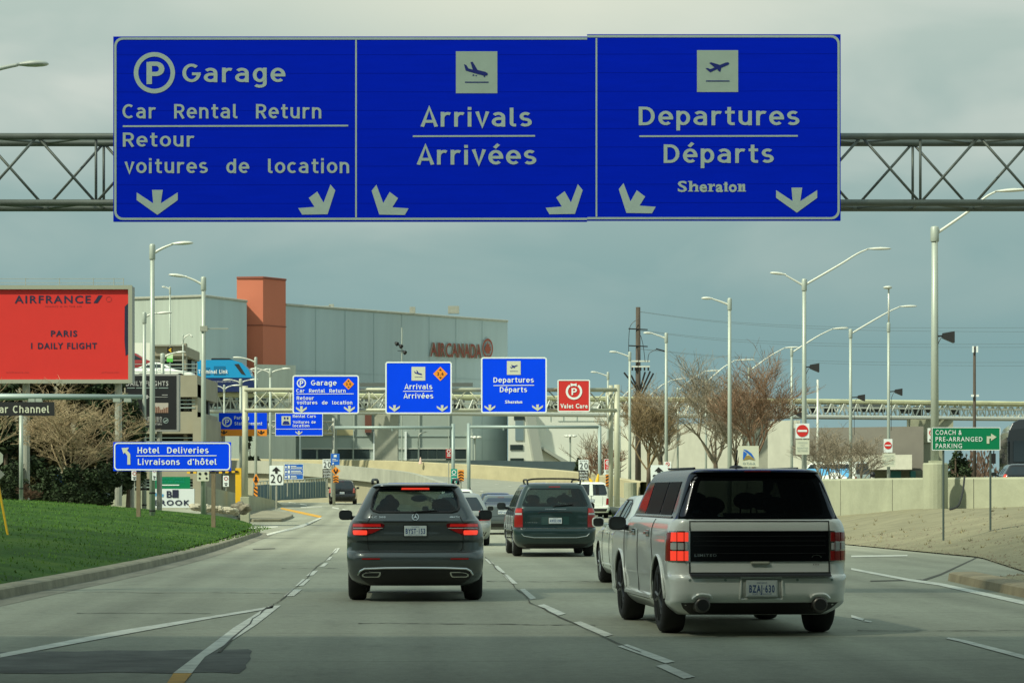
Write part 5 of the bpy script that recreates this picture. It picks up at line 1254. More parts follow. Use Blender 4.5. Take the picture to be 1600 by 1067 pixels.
t = thing('lit_sign', 'green and white sign with a yellow arrow on the parking deck lamp', 'sign', P(265, 566, 184)); Bd = Board(t, 184, .02)
Bd.panel(260.6, 553, 270, 565, mat('pale_green_sheeting', (.55, .75, .45), .5), .5, .05); Bd.panel(260.6, 560, 270, 565.4, mat('lime_sheeting', (.12, .55, .08), .5), .5, .05, 'green_band', .6); Bd.panel(261, 542.4, 270, 551.6, M_black, 1, .05, 'arrow_board'); Bd.polys([[(263, 547), (266.4, 544), (268.6, 545), (266, 547), (268.6, 549), (266.4, 550)]], M_yellow)
MB().tube([P(265.6, 542, 184.1), P(265.6, 590, 184.1)], .05, 6).build('post', M_pole, t)

# ------------------------------------------------------------------ guideway and its train
gw = thing('guideway', 'elevated steel truss guideway running across behind the signs', 'guideway', (0, 235, 8.4))
def gy(px): return 225 + (px - 300) * 25 / 1300
def gp(px, z, dy=0): return Vector((X_(px, gy(px)), gy(px) + dy, z))
M_gw = mat('pale_guideway_steel', (.55, .58, .52), .5, .2); M_gwy = mat('lichen_beam', (.52, .53, .33), .8, var=.2, vs=.8)
for z, m, r_ in ((9.8, M_gwy, .2), (8.4, M_gw, .15)):
    for dy in (0, 3): MB().tube([gp(280, z, dy), gp(1660, z, dy)], r_, 6).build('chord', m, gw)
web = MB(); eq = MB(); rr = random.Random(9); x = 290
while x < 1640:
    for dy in (0, 3):
        web.tube([gp(x, 8.4, dy), gp(x + 10, 9.7, dy)], .075, 5).tube([gp(x + 10, 9.7, dy), gp(x + 20, 8.4, dy)], .075, 5).tube([gp(x + 10, 9.7, dy), gp(x + 10, 8.4, dy)], .055, 5)
    if rr.random() < .7:
        c = gp(x + 4 + 8 * rr.random(), 9.1 + .2 * rr.random(), 1.5); w = .25 + .4 * rr.random(); eq.box(c.x - w, c.x + w, c.y - .3, c.y + .3, c.z - .3 - .2 * rr.random(), c.z + .35)
    x += 20
web.build('lattice', M_gw, gw); eq.build('track_equipment', mat('dark_equipment', (.06, .07, .07), .6), gw)
MB().hexa([gp(280, 9.2, 1), gp(1660, 9.2, 1), gp(1660, 9.2, 2), gp(280, 9.2, 2)], [gp(280, 9.35, 1), gp(1660, 9.35, 1), gp(1660, 9.35, 2), gp(280, 9.35, 2)]).build('walkway', M_gw, gw)
for px, w, cap_y, zt in ((604, 36, 0, 8.3), (1453, 46, 1, 8.3), (1180, 36, 0, 8.3), (310, 30, 0, 8.3)):
    Yp = gy(px) + 1.5; x0, x1 = X_(px - w / 2, Yp), X_(px + w / 2, Yp)
    if cap_y: MB().hexa([(x0 + .2, Yp - 1, 6.1), (x1 - .3, Yp - 1, 6.1), (x1 - .3, Yp + 1, 6.1), (x0 + .2, Yp + 1, 6.1)], [(x0 - .6, Yp - 1.2, 6.9), (x1 + .6, Yp - 1.2, 6.9), (x1 + .6, Yp + 1.2, 6.9), (x0 - .6, Yp + 1.2, 6.9)]).box(x0 - .6, x1 + .6, Yp - 1.2, Yp + 1.2, 6.9, zt).box(x0 + .25, x1 - .35, Yp - .9, Yp + .9, .5, 6.1).build('pier', M_conc, gw)
    else: MB().box(x0, x1, Yp - 1, Yp + 1, .5, zt).build('pier', M_conc2, gw)
YT = 224.5
tr = thing('train', 'bright cyan driverless shuttle train with a navy skirt on the guideway', 'train', P(340, 612, YT))
M_cyan = mat('cyan_train_paint', (.008, .30, .62), .3, 0, coat=.5); M_navyp = mat('navy_train_paint', (.006, .018, .10), .3, coat=.5)
def tprism(pts, m, name, y0=0, y1=2.6):
    f = [P(a, c, YT + y0) for a, c in pts]; return MB().hexa(f, [p + Vector((0, y1 - y0, 0)) for p in f]).build(name, m, tr)
tprism([(200, 590), (200, 562.4), (363, 562.4), (378, 567), (388, 577), (394, 590)], M_cyan, 'body')
tprism([(200, 612), (200, 590.2), (394, 590.2), (398, 601), (397, 612)], M_navyp, 'skirt')
tprism([(330, 561), (331, 559.6), (358, 559.6), (364, 562.2), (330, 562.2)], M_black, 'roof_unit', .4, 2.2)
tprism([(366, 569), (373, 568.4), (384, 586), (377, 584)], M_dark, 'window', -.03, .05)
for a in (301.6, 209): tprism([(a, 563), (a + 6, 563), (a + 6, 612), (a, 612)], M_black, 'gangway', -.02, .05)
tprism([(334, 572), (352, 572), (352, 586), (334, 586)], mat('tinted_train_window', (.01, .16, .33), .2), 'window', -.03, .05)
tprism([(315, 574), (328, 574), (328, 586), (315, 586)], MATS['tinted_train_window'], 'window', -.03, .05)
Bd = Board(tr, YT, .05); Bd.text([('Terminal Link', 310, 356, 583.6, 6)], M_white, bold=.02); Bd.text([('torontopearson.com', 333, 370, 597, 2.4)], M_pale, bold=0)

# ------------------------------------------------------------------ the curved ramp
rp = thing('ramp', 'curved concrete ramp with parapets climbing left behind the traffic', 'ramp', (X_(700, 215), 215, .75))
far = smooth_path([P(1000, 783, 150), P(960, 774.6, 160), P(905, 763.4, 178), P(860, 757, 192), P(790, 750.6, 207), P(700, 744.6, 219), P(600, 739, 229), P(480, 737, 238), P(330, 734, 246), P(150, 732, 252)], 6)
nr = []
for i, p in enumerate(far):
    t_ = (far[min(i + 1, len(far) - 1)] - far[max(i - 1, 0)]); t2 = Vector((t_.x, t_.y)).normalized(); n = Vector((t2.y, -t2.x, 0))
    if n.y > 0: n = -n
    nr.append(p + n * (10.5 if i > 8 else 10.5))
rows = [[a + (c - a) * k for k in (0, .33, .66, 1)] for a, c in zip(far, nr)]
def sgrid(name, rows, m, root, smooth=False):
    return strip_grid(name, rows, m, None, smooth, root)
sgrid('deck', rows, mat('ramp_paving', (.27, .28, .23), .85, var=.15, vs=.6), rp, True)
UPV = Vector((0, 0, 1))
def para(path, hgt, i0, side, m, down=None):
    rr_ = []
    for i in range(i0, len(path)):
        p = path[i]; q_ = p + (nr[i] - far[i]).normalized() * side * .4
        lo = p - UPV * .05 if down is None else Vector((p.x, p.y, down))
        rr_.append([lo, p + UPV * hgt * .96, p + (q_ - p) * .2 + UPV * hgt, q_ + UPV * hgt, q_ - UPV * .1])
    return sgrid('parapet', rr_, m, rp)
M_par = mat('warm_parapet_concrete', (.44, .395, .24), .85, var=.12, vs=.45, stretch=(1, 1, 2))
para(far, 1.08, 0, -1, M_par)
i0 = next(i for i, p in enumerate(nr) if CX + p.x * FPX / p.y < 734)
para(nr, .95, i0, 1, M_conc2)
wallp = [[Vector((p.x, p.y, .2)), Vector((p.x, p.y, p.z - .1))] for p in nr[i0:]]
sgrid('side_wall', wallp, mat('stained_ramp_wall', (.34, .32, .22), .85, var=.14, vs=.3, stretch=(1, 1, .4)), rp)
ledge = [[p + UPV * .02 + (far[i0 + k] - nr[i0 + k]).normalized() * -.12, p + UPV * .1 + (far[i0 + k] - nr[i0 + k]).normalized() * -.12] for k, p in enumerate(nr[i0:])]
sgrid('ledge', ledge, M_conc, rp)
b = MB(); a, f = nr[i0], far[i0]
b.add([Vector((a.x, a.y, .2)), a + UPV * .95, a + (f - a).normalized() * .4 + UPV * .95, Vector((a.x, a.y + .4, .2))], [(0, 1, 2, 3)]); b.build('parapet_end', M_conc2, rp)
# lane dashes on the ramp
b = MB()
for i in range(len(far) - 1):
    if i % 3: continue
    for k in (.36, .68):
        p, q_ = rows[i][0] + (rows[i][3] - rows[i][0]) * k, rows[i + 1][0] + (rows[i + 1][3] - rows[i + 1][0]) * k
        w = (rows[i][3] - rows[i][0]).normalized() * .08
        b.add([p - w + UPV * .02, p + w + UPV * .02, p + (q_ - p) * .6 + w + UPV * .02, p + (q_ - p) * .6 - w + UPV * .02], [(0, 1, 2, 3)])
b.build('lane_marking', M_mark, rp)
cone = thing('traffic_cone', 'pale traffic cone on the ramp parapet before the hangar windows', 'cone', P(657, 724, 223))
MB().lathe(P(657, 724.6, 223), (0, 0, 1), [(0, .2), (.06, .2), (.06, .14), (.55, .04), (.56, .01)], 10).build('cone', mat('pale_cone', (.7, .5, .42), .6), cone)

# concrete barrier, island, fence and rocks at left
bw = thing('barrier_wall', 'low concrete barrier wall tapering down to the lane at left', 'wall', (X_(400, 165), 165, .5))
bp_ = [(318, 760, 128, 795), (345, 766, 138, 797), (375, 771.5, 150, 800), (400, 775.5, 162, 801), (425, 781, 174, 802), (440, 790, 182, 803), (447, 801.6, 186, 803.4)]
rws = []
for x, y0, Y, y1 in bp_:
    a = P(x, y0, Y); rws.append([Vector((a.x, a.y, .1)), a - UPV * .05 + Vector((.04, 0, 0)), a + Vector((.1, .02, 0)), a + Vector((.1, .4, 0)), Vector((a.x + .1, a.y + .4, .1))])
sgrid('wall', rws, M_conc, bw)
isl = [(372, 812), (395, 815.5), (440, 815), (455, 810), (458, 807.6), (446, 803), (420, 801), (372, 804)]
b = MB(); pts = [G(x, y) for x, y in isl]; b.hexa([p - UPV * .1 for p in pts], [p + UPV * .15 for p in pts]); b.build('traffic_island', M_curb, kind='structure', bevel=.04)
fe = thing('fence', 'blue grey mesh fence below the ramp at left', 'fence', (X_(450, 205), 205, .75))
fpts = [P(396, 775, 200), P(440, 771, 204), P(480, 769, 208), P(512, 767, 210)]
b = MB(); n = 26
for i in range(n):
    t_ = i / (n - 1) * 3; k = min(int(t_), 2); p = fpts[k] + (fpts[k + 1] - fpts[k]) * (t_ - k); b.tube([p - UPV * .4, p + UPV * 1.05], .03 if i % 4 else .06, 5)
b.build('post', M_pole, fe)
M_mesh = mat('blue_mesh', (.10, .17, .21), .6)
sgrid('mesh', [[p - UPV * .5, p + UPV * .8] for p in fpts], M_mesh, fe)
MB().tube([p + UPV * 1.05 for p in fpts], .04, 5).build('rail', M_pole, fe)
def rock(label, px, py, Y, sx, sz, seed, m):
    r_ = random.Random(seed); bm = bmesh.new(); bmesh.ops.create_icosphere(bm, subdivisions=3, radius=1)
    for v in bm.verts:
        d = 1 + .25 * math.sin(v.co.x * 5 + seed) * math.cos(v.co.z * 4 + seed) + .2 * (r_.random() - .5)
        v.co = Vector((v.co.x * sx * d, v.co.y * sx * .8 * d, v.co.z * sz * d))
    me = bpy.data.meshes.new('boulder'); bm.to_mesh(me); bm.free(); me.materials.append(m)
    o = bpy.data.objects.new('boulder', me); COL.objects.link(o); o.location = P(px, py, Y); return tag(o, label, 'rock')
M_rock = mat('mottled_rock', (.20, .18, .13), .9, var=.6, vs=3.5, bump=.8, bs=5)
rock('mottled grey boulder at the tip of the lawn', 377, 794, 112, .42, .26, 2, M_rock)
b = MB(); rr = random.Random(5)
for i in range(420):
    px = 300 + 70 * rr.random(); Y = 108 + 8 * rr.random(); c = P(px, 788 + (px - 300) * .12 + 6 * rr.random(), Y); q_ = .06 + .12 * rr.random()
    b.ellipsoid(c, q_, q_, q_ * .6, 6, 4)
o = b.build('gravel', mat('pale_riprap', (.42, .39, .29), .9, var=.4, vs=2), kind='stuff'); tag(o, 'pale riprap stones behind the lawn tip', 'gravel')
bl = thing('bollard', 'yellow bollard at the end of the left barrier', 'bollard', P(374, 775, 152)); MB().lathe((X_(374.6, 152), 152, .5), (0, 0, 1), [(0, .11), (1.5, .11), (1.58, .06)], 12).build('post', M_yellow, bl)
gate = thing('barrier_arm', 'yellow and black striped barrier arm below the deliveries sign', 'barrier arm', P(345, 737, 140)); b = MB()
for i in range(16):
    a = P(292 + i * 5, 736.6 - (i > 9) * (i - 9) * .25, 140); c = P(292 + i * 5 + 5, 736.6 - (i > 9) * (i - 9) * .25, 140); b.hexa([a, c, c - UPV * .1, a - UPV * .1], [p + Vector((0, .05, 0)) for p in (a, c, c - UPV * .1, a - UPV * .1)], i % 2)
b.build('arm', [M_yellow, M_black], gate)
MB().box(X_(372, 140) - .15, X_(372, 140) + .15, 140.06, 140.4, .5, Z_(731, 140)).build('cabinet', M_yellow, gate)
rb2 = thing('recycling_bin', 'blue bin under the bare tree', 'bin', P(93, 779, 121)); MB().box(X_(87, 121), X_(102, 121), 121, 121.4, Z_(783, 121), Z_(757, 121)).build('body', M_black, rb2, bevel=.03); MB().box(X_(82, 121), X_(99, 121), 120.9, 121.4, Z_(757, 121), Z_(741, 121)).build('lid', M_midblue, rb2, bevel=.04)
bx = thing('utility_box', 'small tilted grey utility box on the lawn crest', 'utility box', P(149, 782, 115)); b = MB().box(-.5, .5, -.25, .25, 0, .42); o = b.build('cabinet', mat('box_grey', (.30, .36, .37), .5), bx, local=True, bevel=.02); bx.rotation_euler = (0, R(14), R(20))
isl2 = [(954, 800), (950, 778), (965, 774), (1010, 772), (1060, 775), (1075, 800), (1000, 812), (958, 812)]
b = MB(); pts = [G(x, y) for x, y in isl2]; b.hexa([p - UPV * .1 for p in pts], [p + UPV * .12 for p in pts]); b.build('grass_island', M_lawn, kind='structure')
for px, w, y0, y1, Y, lab in ((985, 20, 754, 776, 150, 'tan round concrete plinth under a lamp right of the cream column'), (949, 14, 760, 776, 148, 'grey plinth behind the hazard panel')):
    t = thing('plinth', lab, 'plinth', P(px, y1, Y)); MB().lathe(P(px, y1 + 2, Y), (0, 0, 1), [(0, w / 2 * Y / FPX), ((y1 + 2 - y0) * Y / FPX, w / 2 * Y / FPX), ((y1 + 2.4 - y0) * Y / FPX, w / 2.4 * Y / FPX)], 16).build('base', M_conc, t)
for px, Y, lab in ((934, 160, 'yellow post beside the white van'), (925, 162, 'leaning yellow post left of the other')):
    t = thing('bollard', lab, 'bollard', P(px, 776, Y)); MB().tube([P(px, 778, Y), P(px - 1, 752, Y), P(px + (1 if px > 930 else -4), 740 if px > 930 else 747, Y)], [.13, .12, .04], 8).build('post', M_yellow, t)
pipe = MB().tube(smooth_path([P(1507, 745, 91.4), P(1504, 770, 90.8), P(1497, 790, 90.2), P(1484, 796, 90)], 5), .035, 6).build('drain_pipe', M_dark); tag(pipe, 'thin dark hose running down the face of the retaining wall', 'hose')
b = MB()
for x, y, w, hh in ((1506, 858, 3, 2), (1562, 868, 4, 2), (1530, 858, 2, 1.4)): 
    p = G(x, y + 8); b.ellipsoid(P(x, y, 62 if y > 866 else 66), .08, .06, .02, 6, 4)
o = b.build('litter', M_white, kind='stuff'); tag(o, 'scraps of pale litter on the dirt verge', 'litter')

# ------------------------------------------------------------------ trees and shrubs
def branchy(base, height, seed, spread=.5, levels=5, r0=.12, trunk_frac=.3, fork=3, droop=.0, twig_r=.006, jitter=.35, lean=0.0, len0=None, decay=.72, sides=4):
    r = random.Random(seed); tr = MB(); cw = MB()
    def grow(p, d, L, rad, lv):
        n = 3; pts = [p]; q = Vector(p); dd = Vector(d)
        for i in range(n):
            dd = (dd + Vector((r.uniform(-1, 1), r.uniform(-1, 1), r.uniform(-.5, .7))) * jitter * .35 + Vector((0, 0, -droop * .1))).normalized()
            q = q + dd * (L / n); pts.append(q)
        e = max(rad * .6, twig_r * .7)
        cw.tube(pts, [rad + (e - rad) * i / n for i in range(n + 1)], sides if lv < 2 else 3, cap=False)
        if lv >= levels: return
        k = fork + (1 if r.random() < .5 else 0) + (2 if lv == 0 else 0)
        for i in range(k):
            t = r.uniform(.35, 1.0) if i else 1.0
            j = min(int(t * n), n - 1); o = pts[j] + (pts[j + 1] - pts[j]) * (t * n - j)
            a = r.uniform(0, 2 * math.pi); side = Vector((math.cos(a), math.sin(a), r.uniform(-.1, .5)))
            nd = (dd * (1 - spread * r.uniform(.5, 1.1)) + side * spread * r.uniform(.6, 1.2)).normalized()
            grow(o, nd, L * decay * r.uniform(.75, 1.15), max(rad * .55, twig_r), lv + 1)
    base = Vector(base); th = height * trunk_frac; top = base + Vector((lean * th, 0, th))
    tr.tube([base - Vector((0, 0, .3)), base + Vector((lean * th * .4 + .02, .01, th * .5)), top], [r0 * 1.25, r0, r0 * .85], 7)
    k = 5 if len0 is None else 6
    for i in range(k):
        a = 2 * math.pi * (i + r.random() * .6) / k; tilt = r.uniform(.15, 1.0) * spread * 1.7
        o = base + (top - base) * r.uniform(.72, 1)
        grow(o, Vector((math.cos(a) * tilt, math.sin(a) * tilt, 1)).normalized(), len0 or height * .27 * r.uniform(.85, 1.15), r0 * .55, 1)
    grow(top, Vector((0, 0, 1)), len0 or height * .3, r0 * .7, 1)
    return tr, cw
def bare_tree(label, base, height, seed, m, group=None, name='bare_tree', **kw):
    t = thing(name, label, 'tree', base, group=group)
    a, c = branchy(base, height, seed, **kw)
    a.build('trunk', m if not isinstance(m, tuple) else m[0], t, smooth=True); c.build('crown', m if not isinstance(m, tuple) else m[1], t)
    return t
M_twigL = mat('pale_brown_twig', (.36, .28, .165), .85, var=.35, vs=1.2); M_barkL = mat('brown_bark', (.10, .075, .05), .9, var=.3, vs=4)
M_twigR = mat('russet_twig', (.225, .14, .085), .85, var=.35, vs=.8); M_twigB = mat('tan_twig', (.25, .18, .095), .85, var=.3, vs=1); M_twigG = mat('grey_twig', (.24, .20, .14), .85, var=.3, vs=1)
bare_tree('wide bare tree with fine pale twigs below the red billboard', P(108, 785, 114), 6.4, 11, (M_barkL, M_twigL), spread=.74, levels=6, r0=.085, trunk_frac=.12, fork=3, decay=.72, twig_r=.0075, jitter=.3, len0=1.85)
bare_tree('bare tree leaning in from the left edge beside the billboard', P(-38, 790, 112), 5.4, 5, (M_barkL, M_twigL), spread=.5, levels=4, r0=.09, trunk_frac=.3, fork=3, twig_r=.008)
bare_tree('dense tan bare tree right of the cream gantry column', P(1013, 757, 165), 6.6, 21, (M_barkL, M_twigB), spread=.55, levels=6, r0=.13, trunk_frac=.16, fork=3, twig_r=.010, decay=.74)
bare_tree('darker bare tree with a visible black trunk behind the up arrow sign', P(1032, 757, 172), 6.0, 23, (M_barkL, M_twigG), spread=.5, levels=6, r0=.16, trunk_frac=.3, fork=3, twig_r=.010, decay=.72)
bare_tree('large grey bare tree left of the reddish one', P(1118, 752, 150), 6.9, 32, (M_barkL, M_twigG), spread=.55, levels=6, r0=.14, trunk_frac=.15, fork=3, twig_r=.009, decay=.76)
bare_tree('reddish brown tree with dense fine twigs behind the silver car', P(1178, 750, 140), 6.4, 37, (M_barkL, M_twigR), spread=.5, levels=6, r0=.12, trunk_frac=.14, fork=3, twig_r=.009, decay=.74)
bare_tree('second reddish tree merging into the first at its left', P(1150, 750, 144), 6.2, 41, (M_barkL, M_twigG), spread=.55, levels=6, r0=.12, trunk_frac=.14, fork=3, twig_r=.009, decay=.72)
for i, (px, Y, h_, sd) in enumerate(((1283, 128, 3.7, 51), (1312, 132, 3.6, 55), (1345, 128, 3.3, 58), (1297, 138, 3.6, 66))):
    bare_tree(('small bare tree close right of the no entry lamp post', 'small bare tree midway between the two no entry signs', 'small spreading bare tree just left of the smaller no entry sign', 'thin bare tree behind the other small trees')[i], (X_(px, Y), Y, 1.05), h_, sd, (M_barkL, M_twigG), 'small bare trees on the terrace', spread=.62, levels=5, r0=.055, trunk_frac=.3, fork=3, twig_r=.007, decay=.74)
bare_tree('low russet bush between the height bar post and the cream column', P(940, 762, 170), 4.6, 71, (M_barkL, M_twigR), spread=.6, levels=4, r0=.07, trunk_frac=.05, fork=4, twig_r=.018, decay=.72)
bare_tree('bare shrub beside the white 20 sign behind the van', P(922, 766, 172), 5.2, 73, (M_barkL, M_twigG), spread=.45, levels=4, r0=.07, trunk_frac=.1, fork=3, twig_r=.014)
bare_tree('low russet bush at the left foot of the black channel sign', (X_(42, 113), 113, 1.05), 1.5, 76, (M_barkL, mat('dull_russet_twig', (.12, .07, .04), .9, var=.3, vs=2)), spread=.7, levels=4, r0=.04, trunk_frac=.04, fork=4, twig_r=.007)

def leafy(label, name, cx, Y, z0, rx, h, seed, m, n=4200, size=.13, cone=False, ry=None, trunk=True, group=None, clumps=26):
    t = thing(name, label, 'tree' if h > 2.2 else 'shrub', (cx, Y, z0), group=group)
    r = random.Random(seed); ry = ry or rx; b = MB()
    cs = []
    for i in range(clumps):
        a = r.random() * 2 * math.pi; v = r.random()
        rad = (1 - v) ** .9 if cone else math.sqrt(max(.05, 1 - (2 * v - 1) ** 2)); rad *= r.uniform(.35, .95)
        cs.append((cx + rx * rad * math.cos(a), Y + ry * rad * math.sin(a), z0 + h * (.06 + .9 * v), (.34 if not cone else .30) * r.uniform(.7, 1.2) * min(rx, h) * (1 if not cone else (1.15 - .8 * v))))
    for i in range(n):
        c = cs[r.randrange(clumps)]
        d = Vector((r.gauss(0, 1), r.gauss(0, 1), r.gauss(0, .7)));
        if d.length < 1e-3: continue
        d = d.normalized() * c[3] * (r.random() ** .35)
        p = Vector(c[:3]) + d; s_ = size * r.uniform(.5, 1.3)
        u = Vector((r.uniform(-1, 1), r.uniform(-1, 1), r.uniform(-.6, .6))).normalized(); w = u.cross(Vector((r.uniform(-1, 1), r.uniform(-1, 1), r.uniform(-1, 1)))).normalized()
        if p.z < z0: p.z = z0 + r.random() * .1
        b.add([p - u * s_, p + w * s_ * .45, p + u * s_, p - w * s_ * .45], [(0, 1, 2, 3)], r.randrange(3))
    if trunk:
        MB().tube([(cx, Y, z0 - .2), (cx + .05, Y, z0 + h * .5), (cx, Y, z0 + h * .9)], [.05 * h * .4 + .04, .05, .02], 7).build('trunk', M_barkL, t)
    b.build('crown', m, t); return t
def leafset(nm, c): return [mat(nm + '_leaf', c, .7, spec=.25), mat(nm + '_leaf_dark', tuple(k * .62 for k in c), .75, spec=.2), mat(nm + '_leaf_light', tuple(k * 1.5 for k in c), .7, spec=.25)]
L_dark = leafset('evergreen', (.028, .046, .018)); L_brown = leafset('olive', (.060, .055, .022)); L_oliv = leafset('gold_olive', (.12, .10, .03))
for i, (px, Y, rx, h, ls, n) in enumerate(((8, 124, 1.7, 6.3, L_dark, 8000), (60, 128, 1.9, 6.6, L_brown, 8500), (118, 128, 1.9, 6.4, L_brown, 8500), (168, 126, 1.8, 6.2, L_dark, 8000), (200, 124, 1.1, 3.9, L_dark, 2600))):
    leafy(('dark evergreen at the left edge behind the white pole', 'olive evergreen behind the black channel sign', 'olive brown evergreen behind the wide bare tree', 'dark evergreen between the bare tree and the black billboard', 'dark bushy evergreen just left of the deliveries sign')[i], 'evergreen_tree', X_(px, Y), Y, .95, rx, h, 80 + i, ls, n, .17, group='evergreens on the lawn crest')
for i, (px, Y, rx, h) in enumerate(((75, 117, 1.0, 1.5), (122, 113, 1.1, 1.5), (165, 115, 1.2, 1.5), (12, 118, 1.2, 1.7))):
    leafy(('dark shrub left of the blue bin', 'dark shrub under the wide bare tree', 'dark low shrub above the tilted utility box', 'green shrub at the left edge below the evergreen')[i], 'shrub', X_(px, Y), Y, 1.0, rx, h, 90 + i, L_dark, 3000, .09, trunk=False, group='shrubs on the lawn crest', clumps=12)
leafy('far conifer behind the cream gantry column', 'conifer', X_(390, 232), 232, 1.0, 1.7, 6.4, 95, L_dark, 2600, .17, True)
leafy('conifer under the green coach sign behind the wall', 'conifer', X_(1492, 150), 150, 1.1, 1.4, 3.9, 96, L_dark, 2600, .12, True)
leafy('dark bushy conifer beside the low blue grey wall', 'conifer', X_(905, 190), 190, .8, 1.1, 3.3, 97, L_dark, 1800, .12, True)
leafy('golden olive shrub on the grass island behind the white sedan', 'shrub', X_(1016, 118), 118, .1, 1.0, 1.1, 98, L_oliv, 1700, .07, trunk=False, clumps=12)
leafy('pale twiggy shrub behind the wall under the coach sign', 'shrub', X_(1515, 152), 152, 1.1, .9, 1.2, 99, leafset('pale_shrub', (.22, .19, .13)), 900, .08, trunk=False, clumps=10)
def treeline(name, label, x0, x1, Y, h, m, n, seed):
    r = random.Random(seed); b = MB()
    for i in range(n):
        px = r.uniform(x0, x1); t_ = .6 + .4 * math.sin(px * .11) * math.cos(px * .043); y = Y + r.uniform(-8, 8); z = .8 + h * t_ * r.random() ** .7
        p = Vector((X_(px, Y), y, z)); s_ = .5 * r.uniform(.5, 1.2); u = Vector((r.uniform(-.3, .3), 0, 1)).normalized(); w = Vector((1, r.uniform(-1, 1), 0)).normalized()
        b.add([p - u * s_, p + w * s_ * .3, p + u * s_, p - w * s_ * .3], [(0, 1, 2, 3)])
    o = b.build(name, m, kind='stuff'); return tag(o, label, 'trees')
treeline('treeline', 'far brown bare treeline behind the retaining wall', 1425, 1700, 420, 7.5, mat('far_brown_trees', (.13, .085, .06), .9, var=.4, vs=.05), 5000, 3)
treeline('treeline', 'far dark treeline at the foot of the left buildings', -60, 420, 430, 6, mat('far_dark_trees', (.05, .055, .035), .9, var=.4, vs=.05), 5000, 4)
treeline('treeline', 'far brown treeline beyond the white terminal', 900, 1260, 430, 6, mat('far_grey_trees', (.12, .10, .07), .9, var=.4, vs=.05), 4000, 8)

# ------------------------------------------------------------------ vehicles
def pchip(pts):
    """monotone curve through (z, value) pairs"""
    xs = [p[0] for p in pts]; ys = [p[1] for p in pts]; n = len(xs)
    h = [xs[i + 1] - xs[i] for i in range(n - 1)]; d = [(ys[i + 1] - ys[i]) / h[i] for i in range(n - 1)]
    m = [d[0]] + [0 if d[i - 1] * d[i] <= 0 else 2 * d[i - 1] * d[i] / (d[i - 1] + d[i]) for i in range(1, n - 1)] + [d[-1]]
    def f(x):
        if x <= xs[0]: return ys[0]
        if x >= xs[-1]: return ys[-1]
        i = max(k for k in range(n - 1) if xs[k] <= x); t = (x - xs[i]) / h[i]
        return (2 * t ** 3 - 3 * t * t + 1) * ys[i] + (t ** 3 - 2 * t * t + t) * h[i] * m[i] + (-2 * t ** 3 + 3 * t * t) * ys[i + 1] + (t ** 3 - t * t) * h[i] * m[i + 1]
    return f
def paint(name, col, metal=.35, rough=.32, coat=.9): return mat(name, col, rough, metal, coat=coat)
M_tyre = mat('tyre_rubber', (.012, .012, .012), .85); M_alloy = mat('alloy_rim', (.35, .36, .36), .3, .8); M_blackalloy = mat('black_alloy', (.03, .03, .032), .3, .6)
M_trim = mat('black_car_trim', (.012, .012, .013), .45); M_chrome = mat('chrome', (.62, .64, .63), .16, 1.0); M_seat = mat('dark_seat', (.02, .02, .022), .8)
M_lens = mat('red_lens', (.32, .012, .012), .15, coat=.6); M_lensdk = mat('dark_red_lens', (.12, .006, .008), .15, coat=.6)
M_brake = mat('lit_brake_lens', (.75, .05, .03), .2, emit=((1.0, .06, .03), .75)); M_clear = mat('clear_lens', (.55, .56, .55), .15, coat=.5)
M_glass = mat('car_glass', (.012, .018, .02), .04, alpha=(.50, (.62, .74, .72)), spec=.6); M_priv = mat('privacy_glass', (.003, .004, .005), .03, alpha=(.10, (.35, .4, .4)), spec=.25)
M_priv.node_tree.nodes['Principled BSDF'].inputs['IOR'].default_value = 1.16
M_opq = mat('dark_car_glass', (.015, .022, .028), .05, spec=.8)
M_plate = mat('plate_white', (.60, .66, .66), .5); M_plateb = mat('plate_blue', (.02, .07, .22), .5)

